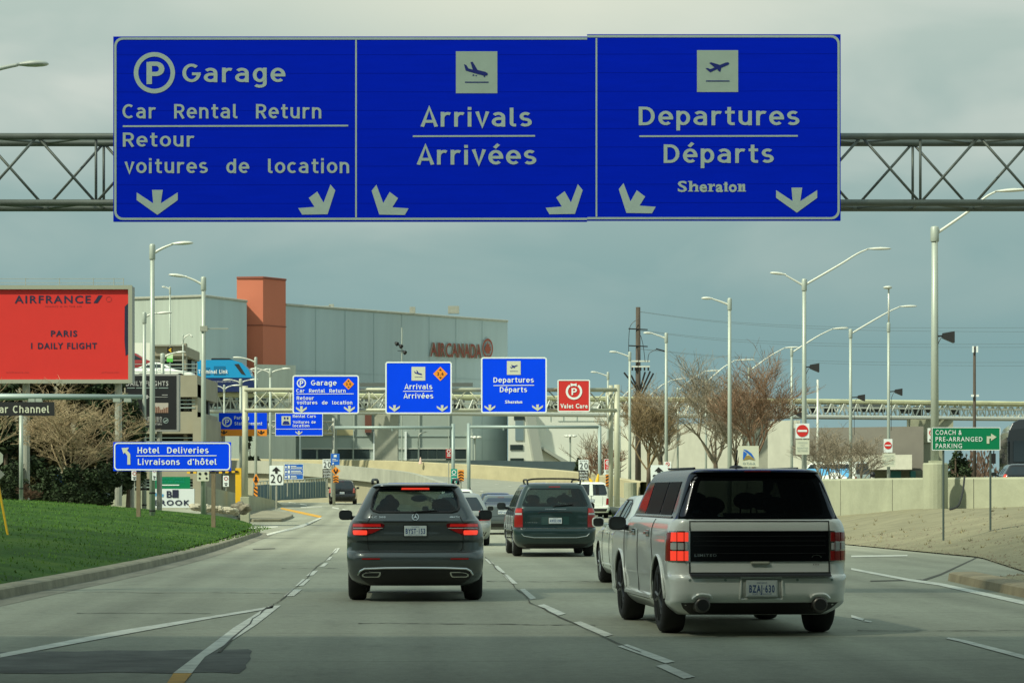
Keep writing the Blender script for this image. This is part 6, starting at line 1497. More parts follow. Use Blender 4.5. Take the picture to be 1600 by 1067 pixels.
class Car:
    def __init__(s, name, label, loc, rz, sp, group=None, cat='car'):
        s.sp = sp; s.L, s.H = sp['L'], sp['H']
        s.w, s.r, s.f, s.c = pchip(sp['w']), pchip(sp['r']), pchip(sp['f']), pchip(sp['c'])
        s.bow = sp.get('bow', .05)
        s.root = thing(name, label, cat, loc, R(rz), group)
        s.body()
    def yr(s, x, z, front=False):
        w, c = s.w(z), s.c(z); ax = min(abs(x), w); c = min(c, w * .9)
        e = 0 if ax <= w - c else c - math.sqrt(max(0, c * c - (ax - (w - c)) ** 2))
        e += s.bow * (ax / max(w, .01)) ** 2
        return (s.f(z) - e) if front else (s.r(z) + e)
    def xs(s, y, z):
        w, c = s.w(z), min(s.c(z), s.w(z) * .9); d = min(y - s.r(z) - s.bow, s.f(z) - s.bow - y)
        return w if d >= c else w - c + math.sqrt(max(0, c * c - (c - max(d, 0)) ** 2))
    def ring(s, z, ins=0.0, dr=0.0, df=0.0):
        w, c, r, f, b = max(.02, s.w(z) - ins), s.c(z), s.r(z) + dr, s.f(z) - df, s.bow
        c = min(c, w * .9); h = []
        for i in range(6): x = (w - c) * i / 6; h.append((x, r + b * (x / w) ** 2))
        for i in range(7):
            a = R(90 * i / 6); x = w - c + c * math.sin(a); h.append((x, r + c - c * math.cos(a) + b * (x / w) ** 2))
        y0, y1 = r + c + b, f - c - b
        for i in range(1, 22): h.append((w, y0 + (y1 - y0) * i / 22))
        for i in range(7):
            a = R(90 * i / 6); x = w - c + c * math.cos(a); h.append((x, f - c + c * math.sin(a) - b * (x / w) ** 2))
        for i in range(5, -1, -1): x = (w - c) * i / 6; h.append((x, f - b * (x / w) ** 2))
        full = h + [(-x, y) for x, y in reversed(h[1:-1])]
        return [(x, y, z) for x, y in full]
    def stack(s, zs, ins=0.0, dr=0.0, df=0.0):
        rings = [s.ring(z, ins, dr, df) for z in zs]; n = len(rings[0]); b = MB()
        b.add([p for r_ in rings for p in r_], [(i * n + k, i * n + (k + 1) % n, (i + 1) * n + (k + 1) % n, (i + 1) * n + k) for i in range(len(rings) - 1) for k in range(n)])
        half = n // 2
        for base, flip in ((0, True), ((len(rings) - 1) * n, False)):     # caps in strips across the car
            for k in range(half):
                q = (base + k, base + k + 1, base + (n - k - 1) % n, base + (n - k) % n)
                q = tuple(dict.fromkeys(q))
                if len(q) > 2: b.f.append(tuple(reversed(q)) if flip else q); b.m.append(0)
        return b
    def body(s):
        sp = s.sp; zs = sp['zs']; m_p = sp['paint']
        b = s.stack(zs)
        o = b.build('body', [m_p, M_dark], s.root, local=True)
        bm = bmesh.new(); bm.from_mesh(o.data); bmesh.ops.remove_doubles(bm, verts=bm.verts, dist=1e-5); bmesh.ops.recalc_face_normals(bm, faces=bm.faces); bm.to_mesh(o.data); bm.free()
        cut = []
        def cutter(mb):
            c = mb.build('cutter', [m_p, M_dark], None, local=True); bm = bmesh.new(); bm.from_mesh(c.data); bmesh.ops.remove_doubles(bm, verts=bm.verts, dist=1e-5); bmesh.ops.recalc_face_normals(bm, faces=bm.faces); bm.to_mesh(c.data); bm.free()
            for p in c.data.polygons: p.material_index = 1
            c.parent = s.root; cut.append(c)
            md = o.modifiers.new('cut', 'BOOLEAN'); md.operation = 'DIFFERENCE'; md.object = c; md.solver = 'EXACT'
        yr_, yf_, Rw, wd, xo = sp['wheels']
        for y in (yr_, yf_):
            for sd in (1, -1):
                cutter(MB().lathe((sd * (xo - wd - .12), y, Rw * 1.0), (sd, 0, 0), [(0, Rw + .055), (wd + .6, Rw + .055)], 28))
        if sp.get('cabin'):
            belt, top = sp['cabin']
            cutter(s.stack([belt - .3, belt - .15, belt, belt + (top - belt) * .25, belt + (top - belt) * .5, belt + (top - belt) * .75, top - .06], .08, .09, .09))
            rows = sp['rear_window']
            f_ = [(x, z) for z, a in rows for x in (a,)] ; poly = [(a - .015, z) for z, a in rows] + [(-(a - .015), z) for z, a in reversed(rows)]
            y0, y1 = min(s.r(z) for z, _ in rows) - .3, max(s.r(z) for z, _ in rows) + .35
            cutter(MB().hexa([(x, y0, z) for x, z in poly], [(x, y1, z) for x, z in poly]))
            if sp.get('windshield'):
                rows = sp['windshield']; poly = [(a, z) for z, a in rows] + [(-a, z) for z, a in reversed(rows)]
                y1, y0 = max(s.f(z) for z, _ in rows) + .4, min(s.f(z) for z, _ in rows) - .3
                cutter(MB().hexa([(x, y0, z) for x, z in poly], [(x, y1, z) for x, z in poly]))
            for rows in sp.get('side_windows', ()):
                poly = [(a + .01, z) for z, a, c in rows] + [(c - .01, z) for z, a, c in reversed(rows)]
                cutter(MB().hexa([(-1.3, y, z) for y, z in poly], [(1.3, y, z) for y, z in poly]))
        bpy.context.view_layer.update()
        dg = bpy.context.evaluated_depsgraph_get(); me = bpy.data.meshes.new_from_object(o.evaluated_get(dg))
        o.modifiers.clear(); o.data = me
        for c in cut: bpy.data.objects.remove(c)
        me.polygons.foreach_set('use_smooth', [True] * len(me.polygons))
        if hasattr(me, 'set_sharp_from_angle'): me.set_sharp_from_angle(angle=R(32))
        me.update(); s.bodyobj = o
        if sp.get('roof_paint'):                      # roof in its own colour, from the window line up
            me.materials.append(sp['roof_paint'])
            for p in me.polygons:
                if p.center.z > sp['roof_from'] and p.material_index == 0: p.material_index = len(me.materials) - 1
    # -- pieces that hug the body
    def _patch(s, name, pts, nx, nz, inward, m, parent=None, skirt=.02):
        b = MB(); v = [p for r_ in pts for p in r_]
        fs = [(i * nx + k, i * nx + k + 1, (i + 1) * nx + k + 1, (i + 1) * nx + k) for i in range(nz - 1) for k in range(nx - 1)]
        b.add(v, fs)
        edge = [(0, k) for k in range(nx)] + [(i, nx - 1) for i in range(1, nz)] + [(nz - 1, k) for k in range(nx - 2, -1, -1)] + [(i, 0) for i in range(nz - 2, 0, -1)]
        e = [pts[i][k] for i, k in edge]; e2 = [Vector(p) + inward * skirt for p in e]; n = len(e)
        b.add(e + e2, [(i, (i + 1) % n, n + (i + 1) % n, n + i) for i in range(n)])
        o = b.build(name, m, parent or s.root, local=True)
        me = o.data; me.polygons.foreach_set('use_smooth', [i < len(fs) for i in range(len(me.polygons))]); return o
    @staticmethod
    def _rows(rows, nz):
        out = []; z0, z1 = rows[0][0], rows[-1][0]
        for i in range(nz):
            z = z0 + (z1 - z0) * i / (nz - 1); k = max(0, min(len(rows) - 2, max([j for j in range(len(rows) - 1) if rows[j][0] <= z + 1e-9] or [0])))
            t = (z - rows[k][0]) / (rows[k + 1][0] - rows[k][0]); out.append((z,) + tuple(rows[k][q] + (rows[k + 1][q] - rows[k][q]) * t for q in (1, 2)))
        return out
    def rear(s, name, rows, m, off=.006, nx=14, nz=9, parent=None, skirt=.02, front=False):
        sg = 1 if front else -1
        rr_ = s._rows(rows, nz)
        pts = [[Vector((a + (c - a) * k / (nx - 1), s.yr(a + (c - a) * k / (nx - 1), z, front) + sg * off, z)) for k in range(nx)] for z, a, c in rr_]
        return s._patch(name, pts, nx, nz, Vector((0, -sg, 0)), m, parent, skirt)
    def rear_sym(s, name, rows, m, **k): return s.rear(name, [(z, -a, a) for z, a in rows], m, **k)
    def side(s, name, rows, m, sd, off=.006, nx=10, nz=7, parent=None, skirt=.02):
        rr_ = s._rows(rows, nz)
        pts = [[Vector((sd * (s.xs(a + (c - a) * k / (nx - 1), z) + off), a + (c - a) * k / (nx - 1), z)) for k in range(nx)] for z, a, c in rr_]
        return s._patch(name, pts, nx, nz, Vector((-sd, 0, 0)), m, parent, skirt)
    def line_rear(s, b, pts, r_=.005, off=.002, sub=6):
        o = []
        for i in range(len(pts) - 1):
            for k in range(sub):
                t = k / sub; o.append((pts[i][0] + (pts[i + 1][0] - pts[i][0]) * t, pts[i][1] + (pts[i + 1][1] - pts[i][1]) * t))
        o.append(pts[-1]); b.tube([(x, s.yr(x, z) - off, z) for x, z in o], r_, 6)
    def line_side(s, b, pts, sd, r_=.005, off=.002, sub=6):
        o = []
        for i in range(len(pts) - 1):
            for k in range(sub):
                t = k / sub; o.append((pts[i][0] + (pts[i + 1][0] - pts[i][0]) * t, pts[i][1] + (pts[i + 1][1] - pts[i][1]) * t))
        o.append(pts[-1]); b.tube([(sd * (s.xs(y, z) + off), y, z) for y, z in o], r_, 6)
    def text(s, t, x0, x1, z, cap, m, off=.008, bold=.015, parent=None):
        b = MB(); text_into(b, t, lambda x, y: (x, s.yr(x, -y) - off, -y), x0, x1, -z, cap, bold)
        return b.build('lettering', m, parent or s.root, local=True)
    def plate(s, x0, x1, z0, z1, txt, frame=M_trim, off=.012):
        y = min(s.yr(x, z) for x in (x0, (x0 + x1) / 2, x1) for z in (z0, z1)) - off
        o = MB().box(x0 - .012, x1 + .012, y, y + .05, z0 - .012, z1 + .012).build('licence_plate', frame, s.root, local=True)
        MB().box(x0, x1, y - .004, y + .01, z0, z1).build('plate_face', M_plate, o, local=True)
        h = z1 - z0; b = MB(); text_into(b, txt, lambda x, yy: (x, y - .006, -yy), x0 + .02, x1 - .02, -(z0 + h * .22), h * .5, .02)
        b.build('lettering', M_plateb, o, local=True)
        if h > .12:
            b = MB(); text_into(b, 'ONTARIO', lambda x, yy: (x, y - .006, -yy), x0 + .1, x1 - .1, -(z0 + h * .82), h * .11, .0); text_into(b, 'YOURS TO DISCOVER', lambda x, yy: (x, y - .006, -yy), x0 + .05, x1 - .05, -(z0 + h * .07), h * .08, .0)
            b.build('lettering', M_plateb, o, local=True)
        return o
    def wheels(s, rim=M_alloy, spokes=5, far=False):
        yr_, yf_, Rw, wd, xo = s.sp['wheels']; ri = Rw * .68
        for y in (yr_, yf_):
            for sd in (1, -1):
                b = MB().lathe((sd * xo, y, Rw), (-sd, 0, 0), [(.012, ri), (0, ri + .02), (.0, Rw * .86), (.02, Rw * .955), (.05, Rw * .992), (wd * .5, Rw), (wd - .05, Rw * .992), (wd - .01, Rw * .95), (wd, Rw * .8), (wd, .1)], 14 if far else 36)
                o = b.build('wheel', M_tyre, s.root, local=True, smooth=True)
                if hasattr(o.data, 'set_sharp_from_angle'): o.data.set_sharp_from_angle(angle=R(50))
                r_ = MB().lathe((sd * (xo - .012), y, Rw), (-sd, 0, 0), [(0, ri + .004), (0, ri - .018), (.05, ri - .03), (.06, .02)], 12 if far else 28, mi=1)
                if not far:
                    for k in range(spokes):
                        for dl in (-.11, .11):
                            a = 2 * math.pi * k / spokes + dl; a2 = 2 * math.pi * k / spokes + dl * 1.6
                            p0 = Vector((sd * (xo - .02), y + .05 * math.cos(a), Rw + .05 * math.sin(a))); p1 = Vector((sd * (xo - .014), y + (ri - .01) * math.cos(a2 * 1 + 0), Rw + (ri - .01) * math.sin(a2)))
                            r_.tube([p0, p1], [.022, .016], 5)
                    r_.lathe((sd * (xo - .005), y, Rw), (-sd, 0, 0), [(0, .03), (0, .055), (.02, .06)], 12)
                else: r_.lathe((sd * (xo - .008), y, Rw), (-sd, 0, 0), [(0, .05), (.02, ri * .8)], 8)
                r_.build('rim', [rim, M_dark if not far else rim], o, local=True)
    def underside(s, zt=.45, inset=.12, z0=.2):
        yr_, yf_, Rw, wd, xo = s.sp['wheels']
        MB().box(-s.w(.5) + .28, s.w(.5) - .28, s.r(.5) + .3, s.f(.5) - .4, z0 + .04, zt).box(-xo + wd * .5, xo - wd * .5, yr_ - .06, yr_ + .06, z0, Rw + .1).build('underbody', M_trim, s.root, local=True)
    def mirror(s, sd, y, z, m=M_trim, w=.20, h=.14, glass=True, reach=.08):
        x0 = s.xs(y, z); b = MB(); c = Vector((sd * (x0 + reach + w / 2), y, z + .02)); n = 12; vs = []
        prof = [(-.05, .98), (-.045, 1.0), (.03, 1.0), (.09, .8), (.125, .4), (.135, .05)]
        for d, k in prof:
            for i in range(n):
                a = 2 * math.pi * (i + .5) / n; ca, sa = math.cos(a), math.sin(a); e = .6
                vs.append(c + Vector((math.copysign(abs(ca) ** e, ca) * w / 2 * k, d, math.copysign(abs(sa) ** e, sa) * h / 2 * k)))
        b.add(vs, [(i * n + k, i * n + (k + 1) % n, (i + 1) * n + (k + 1) % n, (i + 1) * n + k) for i in range(len(prof) - 1) for k in range(n)] + [tuple(range(n)), tuple((len(prof) - 1) * n + k for k in range(n))])
        b.tube([(sd * (x0 - .03), y + .04, z - .04), c + Vector((0, .03, -.03))], [.035, .03], 6)
        o = b.build('mirror', m, s.root, local=True, smooth=True)
        if hasattr(o.data, 'set_sharp_from_angle'): o.data.set_sharp_from_angle(angle=R(40))
        if glass:
            g = MB(); g.add([c + Vector((math.copysign(abs(math.cos(2 * math.pi * (i + .5) / n)) ** .6, math.cos(2 * math.pi * (i + .5) / n)) * w * .43, -.054, math.copysign(abs(math.sin(2 * math.pi * (i + .5) / n)) ** .6, math.sin(2 * math.pi * (i + .5) / n)) * h * .41)) for i in range(n)], [tuple(range(n))])
            g.build('mirror_glass', mat('mirror_glass', (.03, .035, .035), .1, .3), o, local=True)
    def seats(s, zb, ys, xs=(-.38, .38), hs=None):
        for y in ys:
            for x in xs:
                h = (hs or {}).get((x, y), .0)
                MB().box(x - .25, x + .25, y - .06, y + .08, zb - .5, zb + .02 + h).tube([(x - .06, y, zb + h), (x - .06, y, zb + .14 + h)], .012, 5).tube([(x + .06, y, zb + h), (x + .06, y, zb + .14 + h)], .012, 5).ellipsoid((x, y - .01, zb + .16 + h), .15, .06, .10, 12, 8).build('seat', M_seat, s.root, local=True, bevel=.03)

def shape(kind, L, W, H, paint_m, cabin=False, **kw):
    """body curves for the common kinds of car"""
    hw = W / 2
    if kind == 'sedan':
        d = dict(w=[(.18, hw * .88), (.3, hw * .97), (.6, hw), (.85, hw * .985), (.95, hw * .94), (1.0, hw * .88), (H - .12, hw * .66), (H - .03, hw * .58), (H, hw * .42)],
                 r=[(.18, .2), (.3, .06), (.45, 0), (.6, .01), (.8, .05), (.98, .09), (1.02, .14), (1.045, .42), (1.07, .60), (H - .09, 1.25), (H - .03, 1.42), (H, 1.75)],
                 f=[(.18, L - .15), (.3, L - .03), (.5, L), (.7, L - .08), (.82, L - .35), (.92, L - 1.0), (.97, L - 1.25), (H - .08, L - 2.05), (H - .02, L - 2.25), (H, L - 2.5)],
                 c=[(.2, .2), (.9, .26), (1.05, .12), (H, .16)], zs=[.18, .24, .3, .38, .46, .55, .64, .72, .8, .86, .92, .96, .98, 1.0, 1.02, 1.035, 1.05, 1.07, 1.12, 1.2, 1.28, H - .12, H - .09, H - .06, H - .03, H - .012, H])
    elif kind == 'wagon':
        d = dict(w=[(.2, hw * .88), (.32, hw * .96), (.6, hw), (.85, hw * .985), (.95, hw * .95), (1.0, hw * .90), (H - .14, hw * .70), (H - .04, hw * .62), (H, hw * .45)],
                 r=[(.2, .15), (.32, .04), (.48, 0), (.62, .02), (.66, .07), (.95, .09), (1.0, .12), (H - .10, .52), (H - .04, .60), (H, .9)],
                 f=[(.2, L - .15), (.32, L - .03), (.5, L), (.72, L - .08), (.86, L - .35), (.96, L - 1.05), (1.0, L - 1.25), (H - .08, L - 2.0), (H - .02, L - 2.2), (H, L - 2.45)],
                 c=[(.2, .2), (.9, .24), (1.1, .14), (H, .16)], zs=[.2, .26, .32, .4, .48, .56, .62, .66, .72, .8, .88, .95, .98, 1.0, 1.04, 1.12, 1.2, 1.28, H - .14, H - .10, H - .07, H - .04, H - .015, H])
    elif kind == 'suv':
        d = dict(w=[(.25, hw * .88), (.4, hw * .97), (.7, hw), (1.0, hw * .985), (1.08, hw * .95), (1.14, hw * .90), (H - .16, hw * .74), (H - .05, hw * .66), (H, hw * .5)],
                 r=[(.25, .15), (.4, .03), (.55, 0), (.68, .02), (.74, .08), (1.05, .09), (1.12, .12), (H - .12, .36), (H - .05, .42), (H, .7)],
                 f=[(.25, L - .15), (.4, L - .02), (.7, L), (.9, L - .1), (1.0, L - .5), (1.06, L - 1.05), (1.1, L - 1.25), (H - .1, L - 1.9), (H - .03, L - 2.1), (H, L - 2.4)],
                 c=[(.2, .2), (1, .22), (1.2, .14), (H, .15)], zs=[.25, .32, .4, .48, .56, .66, .7, .74, .84, .94, 1.02, 1.08, 1.12, 1.18, 1.26, 1.36, 1.46, H - .16, H - .12, H - .08, H - .05, H - .02, H])
    else:  # van
        d = dict(w=[(.3, hw * .92), (.45, hw * .98), (.8, hw), (1.15, hw * .99), (1.25, hw * .96), (H - .2, hw * .86), (H - .08, hw * .80), (H, hw * .62)],
                 r=[(.3, .12), (.42, .0), (.6, 0), (.64, .1), (1.2, .12), (1.3, .14), (H - .12, .22), (H - .05, .27), (H, .5)],
                 f=[(.3, L - .1), (.5, L), (.9, L - .1), (1.1, L - .4), (1.2, L - .8), (H - .2, L - 1.45), (H - .05, L - 1.7), (H, L - 2.0)],
                 c=[(.3, .14), (1.2, .14), (H, .14)], zs=[.3, .36, .42, .5, .6, .64, .7, .85, 1.0, 1.15, 1.25, 1.35, 1.5, 1.65, H - .2, H - .12, H - .08, H - .05, H - .02, H])
    d.update(L=L, H=H, paint=paint_m, wheels=(.95 if kind != 'van' else 1.1, L - .92, .33 if kind in ('sedan', 'wagon') else .37, .23, hw - .02))
    d.update(kw); return d

def simple_car(name, label, loc, rz, kind, L, W, H, pm, lens=M_lens, glass=M_opq, group=None, cat='car', plate='', brake=False, mirrors=True, rails=False, roof_lamp=True):
    sp = shape(kind, L, W, H, pm); c = Car(name, label, loc, rz, sp, group, cat); hw = W / 2
    belt = {'sedan': 1.06, 'wagon': 1.0, 'suv': 1.12, 'van': 1.22}[kind]; top = H - .12
    wt, wb = c.w(top) - .08, c.w(belt + .04) - .10
    c.rear_sym('rear_window', [(belt, wb * .93), (belt + .05, wb), (top - .06, wt), (top, wt * .9)], glass)
    yb0, yb1 = c.r(belt) + (.42 if kind != 'sedan' else .25), c.f(belt + .05) - .25
    for sd in (1, -1):
        c.side('side_window', [(belt + .03, yb0 - .05, yb1), (belt + .1, yb0, yb1 - .1), (top - .05, c.r(top) + .42, c.f(top) - .22)], glass, sd)
        b = MB()
        for t_ in (.36, .66): y = yb0 + (yb1 - yb0) * t_; b.box(sd * (c.w(belt + .1) - .01), sd * (c.w(belt + .1) + .01), y - .03, y + .03, belt + .03, belt + .05); c.line_side(b, [(y, belt + .03), (y - (.1 if t_ < .5 else -.02), top - .06)], sd, .03, -.012)
        b.build('pillar', M_trim, c.root, local=True)
        z0 = {'sedan': .74, 'wagon': .72, 'suv': .82, 'van': .72}[kind]; z1 = z0 + {'sedan': .18, 'wagon': .28, 'suv': .32, 'van': .34}[kind]; xi = hw * (.58 if kind in ('sedan', 'wagon') else .78)
        rows = [(z0, xi, hw * .985), (z1, xi + .03, min(hw * .96, c.w(z1) - .004))]
        c.rear('tail_light', [(z, sd * a, sd * e) for z, a, e in rows], M_brake if brake else lens, .008, 8, 6)
        if mirrors: c.mirror(sd, yb1 - .15, belt + .03, pm if kind != 'van' else M_trim, .2, .15)
        b = MB()
        for y in (yb0 + .45, yb0 + 1.35): b.box(sd * (c.w(belt - .12) - .005), sd * (c.w(belt - .12) + .025), y - .1, y + .1, belt - .14, belt - .11)
        b.build('door_handle', M_trim, c.root, local=True)
    c.rear_sym('bumper_trim', [(.27 if kind != 'van' else .36, hw * .78), (.40 if kind != 'van' else .52, hw * .86)], M_trim, nz=4)
    b = MB(); c.line_rear(b, [(-hw * .62, belt - .06), (-hw * .6, .66), (hw * .6, .66), (hw * .62, belt - .06)], .006); b.build('tailgate_seam', M_trim, c.root, local=True)
    if plate: c.plate(-.16, .16, .74 if kind != 'van' else .86, .88 if kind != 'van' else 1.0, plate)
    if roof_lamp: c.rear_sym('brake_lamp', [(top + .012, .12), (top + .03, .12)], M_lensdk, nz=3)
    if rails:
        for sd in (1, -1): MB().tube(smooth_path([(sd * (c.w(H - .05) - .02), 1.0, H - .04), (sd * (c.w(H - .05) - .02), 1.15, H + .04), (sd * (c.w(H - .05) - .02), L - 2.6, H + .04), (sd * (c.w(H - .05) - .02), L - 2.45, H - .04)], 4), .022, 6).build('roof_rail', M_trim, c.root, local=True)
    c.wheels(far=True); c.underside()
    return c

# ---- dark grey sport utility car, nearest on the left
hw = .945
glc = dict(L=4.66, H=1.645, paint=paint('dark_grey_metallic', (.075, .090, .092), .5, .30), bow=.07,
  w=[(.22, .78), (.32, .90), (.45, .935), (.7, .948), (.9, .945), (1.05, .915), (1.13, .875), (1.2, .815), (1.26, .785), (1.45, .69), (1.56, .63), (1.61, .575), (1.635, .50), (1.645, .38)],
  r=[(.22, .28), (.30, .16), (.40, .07), (.47, .035), (.50, .02), (.58, .0), (.64, .012), (.69, .05), (.71, .085), (.82, .085), (.85, .045), (.95, .04), (1.08, .05), (1.115, .035), (1.13, .055), (1.20, .085), (1.24, .11), (1.40, .235), (1.54, .36), (1.585, .385), (1.595, .30), (1.61, .30), (1.63, .42), (1.645, .9)],
  f=[(.22, 4.45), (.4, 4.62), (.6, 4.66), (.85, 4.58), (.98, 4.2), (1.05, 3.65), (1.1, 3.42), (1.5, 2.75), (1.6, 2.5), (1.645, 2.2)],
  c=[(.2, .24), (.6, .26), (1.1, .28), (1.3, .2), (1.6, .16), (1.645, .14)],
  zs=[.22, .26, .30, .35, .40, .44, .47, .50, .54, .58, .61, .64, .665, .69, .70, .71, .76, .82, .835, .85, .90, .95, 1.0, 1.04, 1.08, 1.10, 1.115, 1.13, 1.16, 1.20, 1.24, 1.28, 1.34, 1.40, 1.47, 1.54, 1.565, 1.585, 1.595, 1.61, 1.62, 1.63, 1.638, 1.645],
  wheels=(.98, 3.85, .37, .255, .938), cabin=(1.24, 1.60),
  rear_window=[(1.235, .50), (1.255, .575), (1.29, .605), (1.44, .585), (1.52, .545), (1.56, .50), (1.578, .42)],
  windshield=[(1.17, .66), (1.52, .54)],
  side_windows=[[(1.20, .95, 2.95), (1.50, 1.15, 2.5)]])
gx, gyy = X_(649, 36.9), 36.9
c = Car('parked_car', 'dark grey sport utility car with lit brake lights in the middle lane', (gx, gyy, 0), 2.0, glc)
c.root.name = 'sport_utility_car'
rw = glc['rear_window']
c.rear_sym('rear_window', [(z, a + .006) for z, a in rw], M_glass, off=.004, nz=14, nx=20)
b = MB(); pts = [(a, z) for z, a in rw] + [(-a, z) for z, a in reversed(rw)]; pts.append(pts[0]); c.line_rear(b, pts, .017, .004, 4); b.build('window_seal', M_trim, c.root, local=True)
c.rear('windscreen', [(z, -a, a) for z, a in glc['windshield']], M_glass, off=.003, front=True)
for sd in (1, -1): c.side('side_window', glc['side_windows'][0], M_glass, sd)
c.rear_sym('brake_lamp', [(1.548, .195), (1.572, .19)], M_brake, off=.02, nz=3)
M_lensmid = mat('mid_red_lens', (.50, .014, .014), .15, coat=.6, emit=((1, .03, .02), .12))
for sd in (1, -1):
    q = lambda rows: [(z, sd * a, sd * e) for z, a, e in rows]
    o = c.rear('tail_light', q([(.915, .66, .845), (.935, .62, .872), (.985, .505, .885), (1.0, .47, .885), (1.035, .43, .880), (1.07, .425, .872), (1.088, .47, .86)]), M_lensdk, .008, 16, 10)
    c.rear('lens', q([(.925, .672, .845), (.94, .662, .858), (.975, .662, .862), (.988, .672, .855)]), M_brake, .018, 10, 6, o)
    c.rear('lens', q([(1.038, .47, .865), (1.074, .48, .860)]), M_lensmid, .016, 12, 5, o)
    c.rear('lens', q([(.945, .60, .652), (.985, .515, .652), (1.012, .47, .652)]), M_lens, .015, 10, 5, o)
    c.rear('lens', q([(1.014, .45, .86), (1.022, .45, .86)]), M_clear, .017, 12, 3, o)
    c.rear('reflector', q([(.588, .48, .735), (.606, .49, .73)]), M_lens, .008, 10, 4)
    c.mirror(sd, 2.95, 1.155, M_trim, .20, .15)
    o = c.rear('exhaust_tip', q([(.338, .51, .70), (.352, .49, .735), (.385, .475, .735), (.412, .475, .66), (.416, .48, .60)]), M_chrome, .022, 12, 7, skirt=.08)
    c.rear('tip_recess', q([(.352, .525, .69), (.362, .51, .715), (.385, .497, .715), (.40, .497, .64)]), M_dark, .026, 10, 6, o)
    b = MB(); b.tube(smooth_path([(sd * .60, 1.0, 1.62), (sd * .605, 1.05, 1.67), (sd * .60, 1.5, 1.69), (sd * .56, 2.4, 1.69), (sd * .55, 2.55, 1.64)], 4), .02, 6); b.build('roof_rail', M_trim, c.root, local=True)
    b = MB(); c.line_side(b, [(1.0, 1.10), (1.02, .5)], sd, .004); c.line_side(b, [(2.0, 1.15), (2.0, .35)], sd, .004); b.build('door_seam', M_dark, c.root, local=True)
# lower diffuser, chrome strip, seams, badge
c.rear_sym('diffuser', [(.225, .62), (.25, .66), (.33, .76), (.40, .78), (.435, .755), (.45, .70)], M_trim, off=.007, nx=24, nz=8)
b = MB(); c.line_rear(b, [(-.79, .375), (-.755, .43), (-.70, .458), (-.4, .47), (0, .473), (.4, .47), (.70, .458), (.755, .43), (.79, .375)], .014, .012); b.build('chrome_strip', M_chrome, c.root, local=True)
b = MB(); c.line_rear(b, [(-.60, 1.20), (-.655, 1.10), (-.66, .92), (-.652, .76), (-.635, .715), (-.59, .697), (0, .692), (.59, .697), (.635, .715), (.652, .76), (.66, .92), (.655, 1.10), (.60, 1.20)], .006, .001); b.build('tailgate_seam', M_dark, c.root, local=True)
c.rear_sym('handle_strip', [(1.098, .44), (1.110, .44)], M_trim, off=.012, nz=3)
b = MB(); vs = []
f = lambda x, z: (x, c.yr(x, z) - .012, z)
for i in range(25):
    a = 2 * math.pi * i / 24
    for r_ in (.048, .040): vs.append(f(r_ * math.cos(a), 1.172 + r_ * math.sin(a)))
b.add(vs, [(2 * i, 2 * i + 2, 2 * i + 3, 2 * i + 1) for i in range(24)])
for a in (90, 210, 330): b.add([f(.042 * math.cos(R(a)), 1.172 + .042 * math.sin(R(a))), f(.008 * math.cos(R(a + 60)), 1.172 + .008 * math.sin(R(a + 60))), f(0, 1.172), f(.008 * math.cos(R(a - 60)), 1.172 + .008 * math.sin(R(a - 60)))], [(0, 1, 2, 3)])
b.build('badge', M_chrome, c.root, local=True)
c.text('GLC 300', -.64, -.41, 1.158, .024, M_chrome, bold=.02); c.text('4MATIC', .47, .615, 1.160, .022, M_chrome, bold=.02)
c.plate(-.153, .153, .912, 1.052, 'BYST·153')
b = MB(); c.line_rear(b, [(-.03, 1.232), (.03, 1.245), (.30, 1.262)], .010, .03); b.build('wiper', M_trim, c.root, local=True)
c.seats(1.16, (2.35,), hs={(-.38, 2.35): .02}); c.seats(1.10, (1.15,), (-.42, .42))
MB().box(-.62, .62, 3.0, 3.3, .9, 1.17).ellipsoid((.05, 2.85, 1.42), .12, .03, .05).build('dashboard', M_seat, c.root, local=True)
b = MB().ellipsoid((-.38, 2.42, 1.36), .09, .10, .12).ellipsoid((-.38, 2.45, 1.08), .22, .12, .22); o = b.build('driver', M_seat, c.root, local=True, smooth=True); o.name = 'driver_figure'  # head and shoulders of the driver
c.wheels(); c.underside(.5, z0=.21)
GLC = c

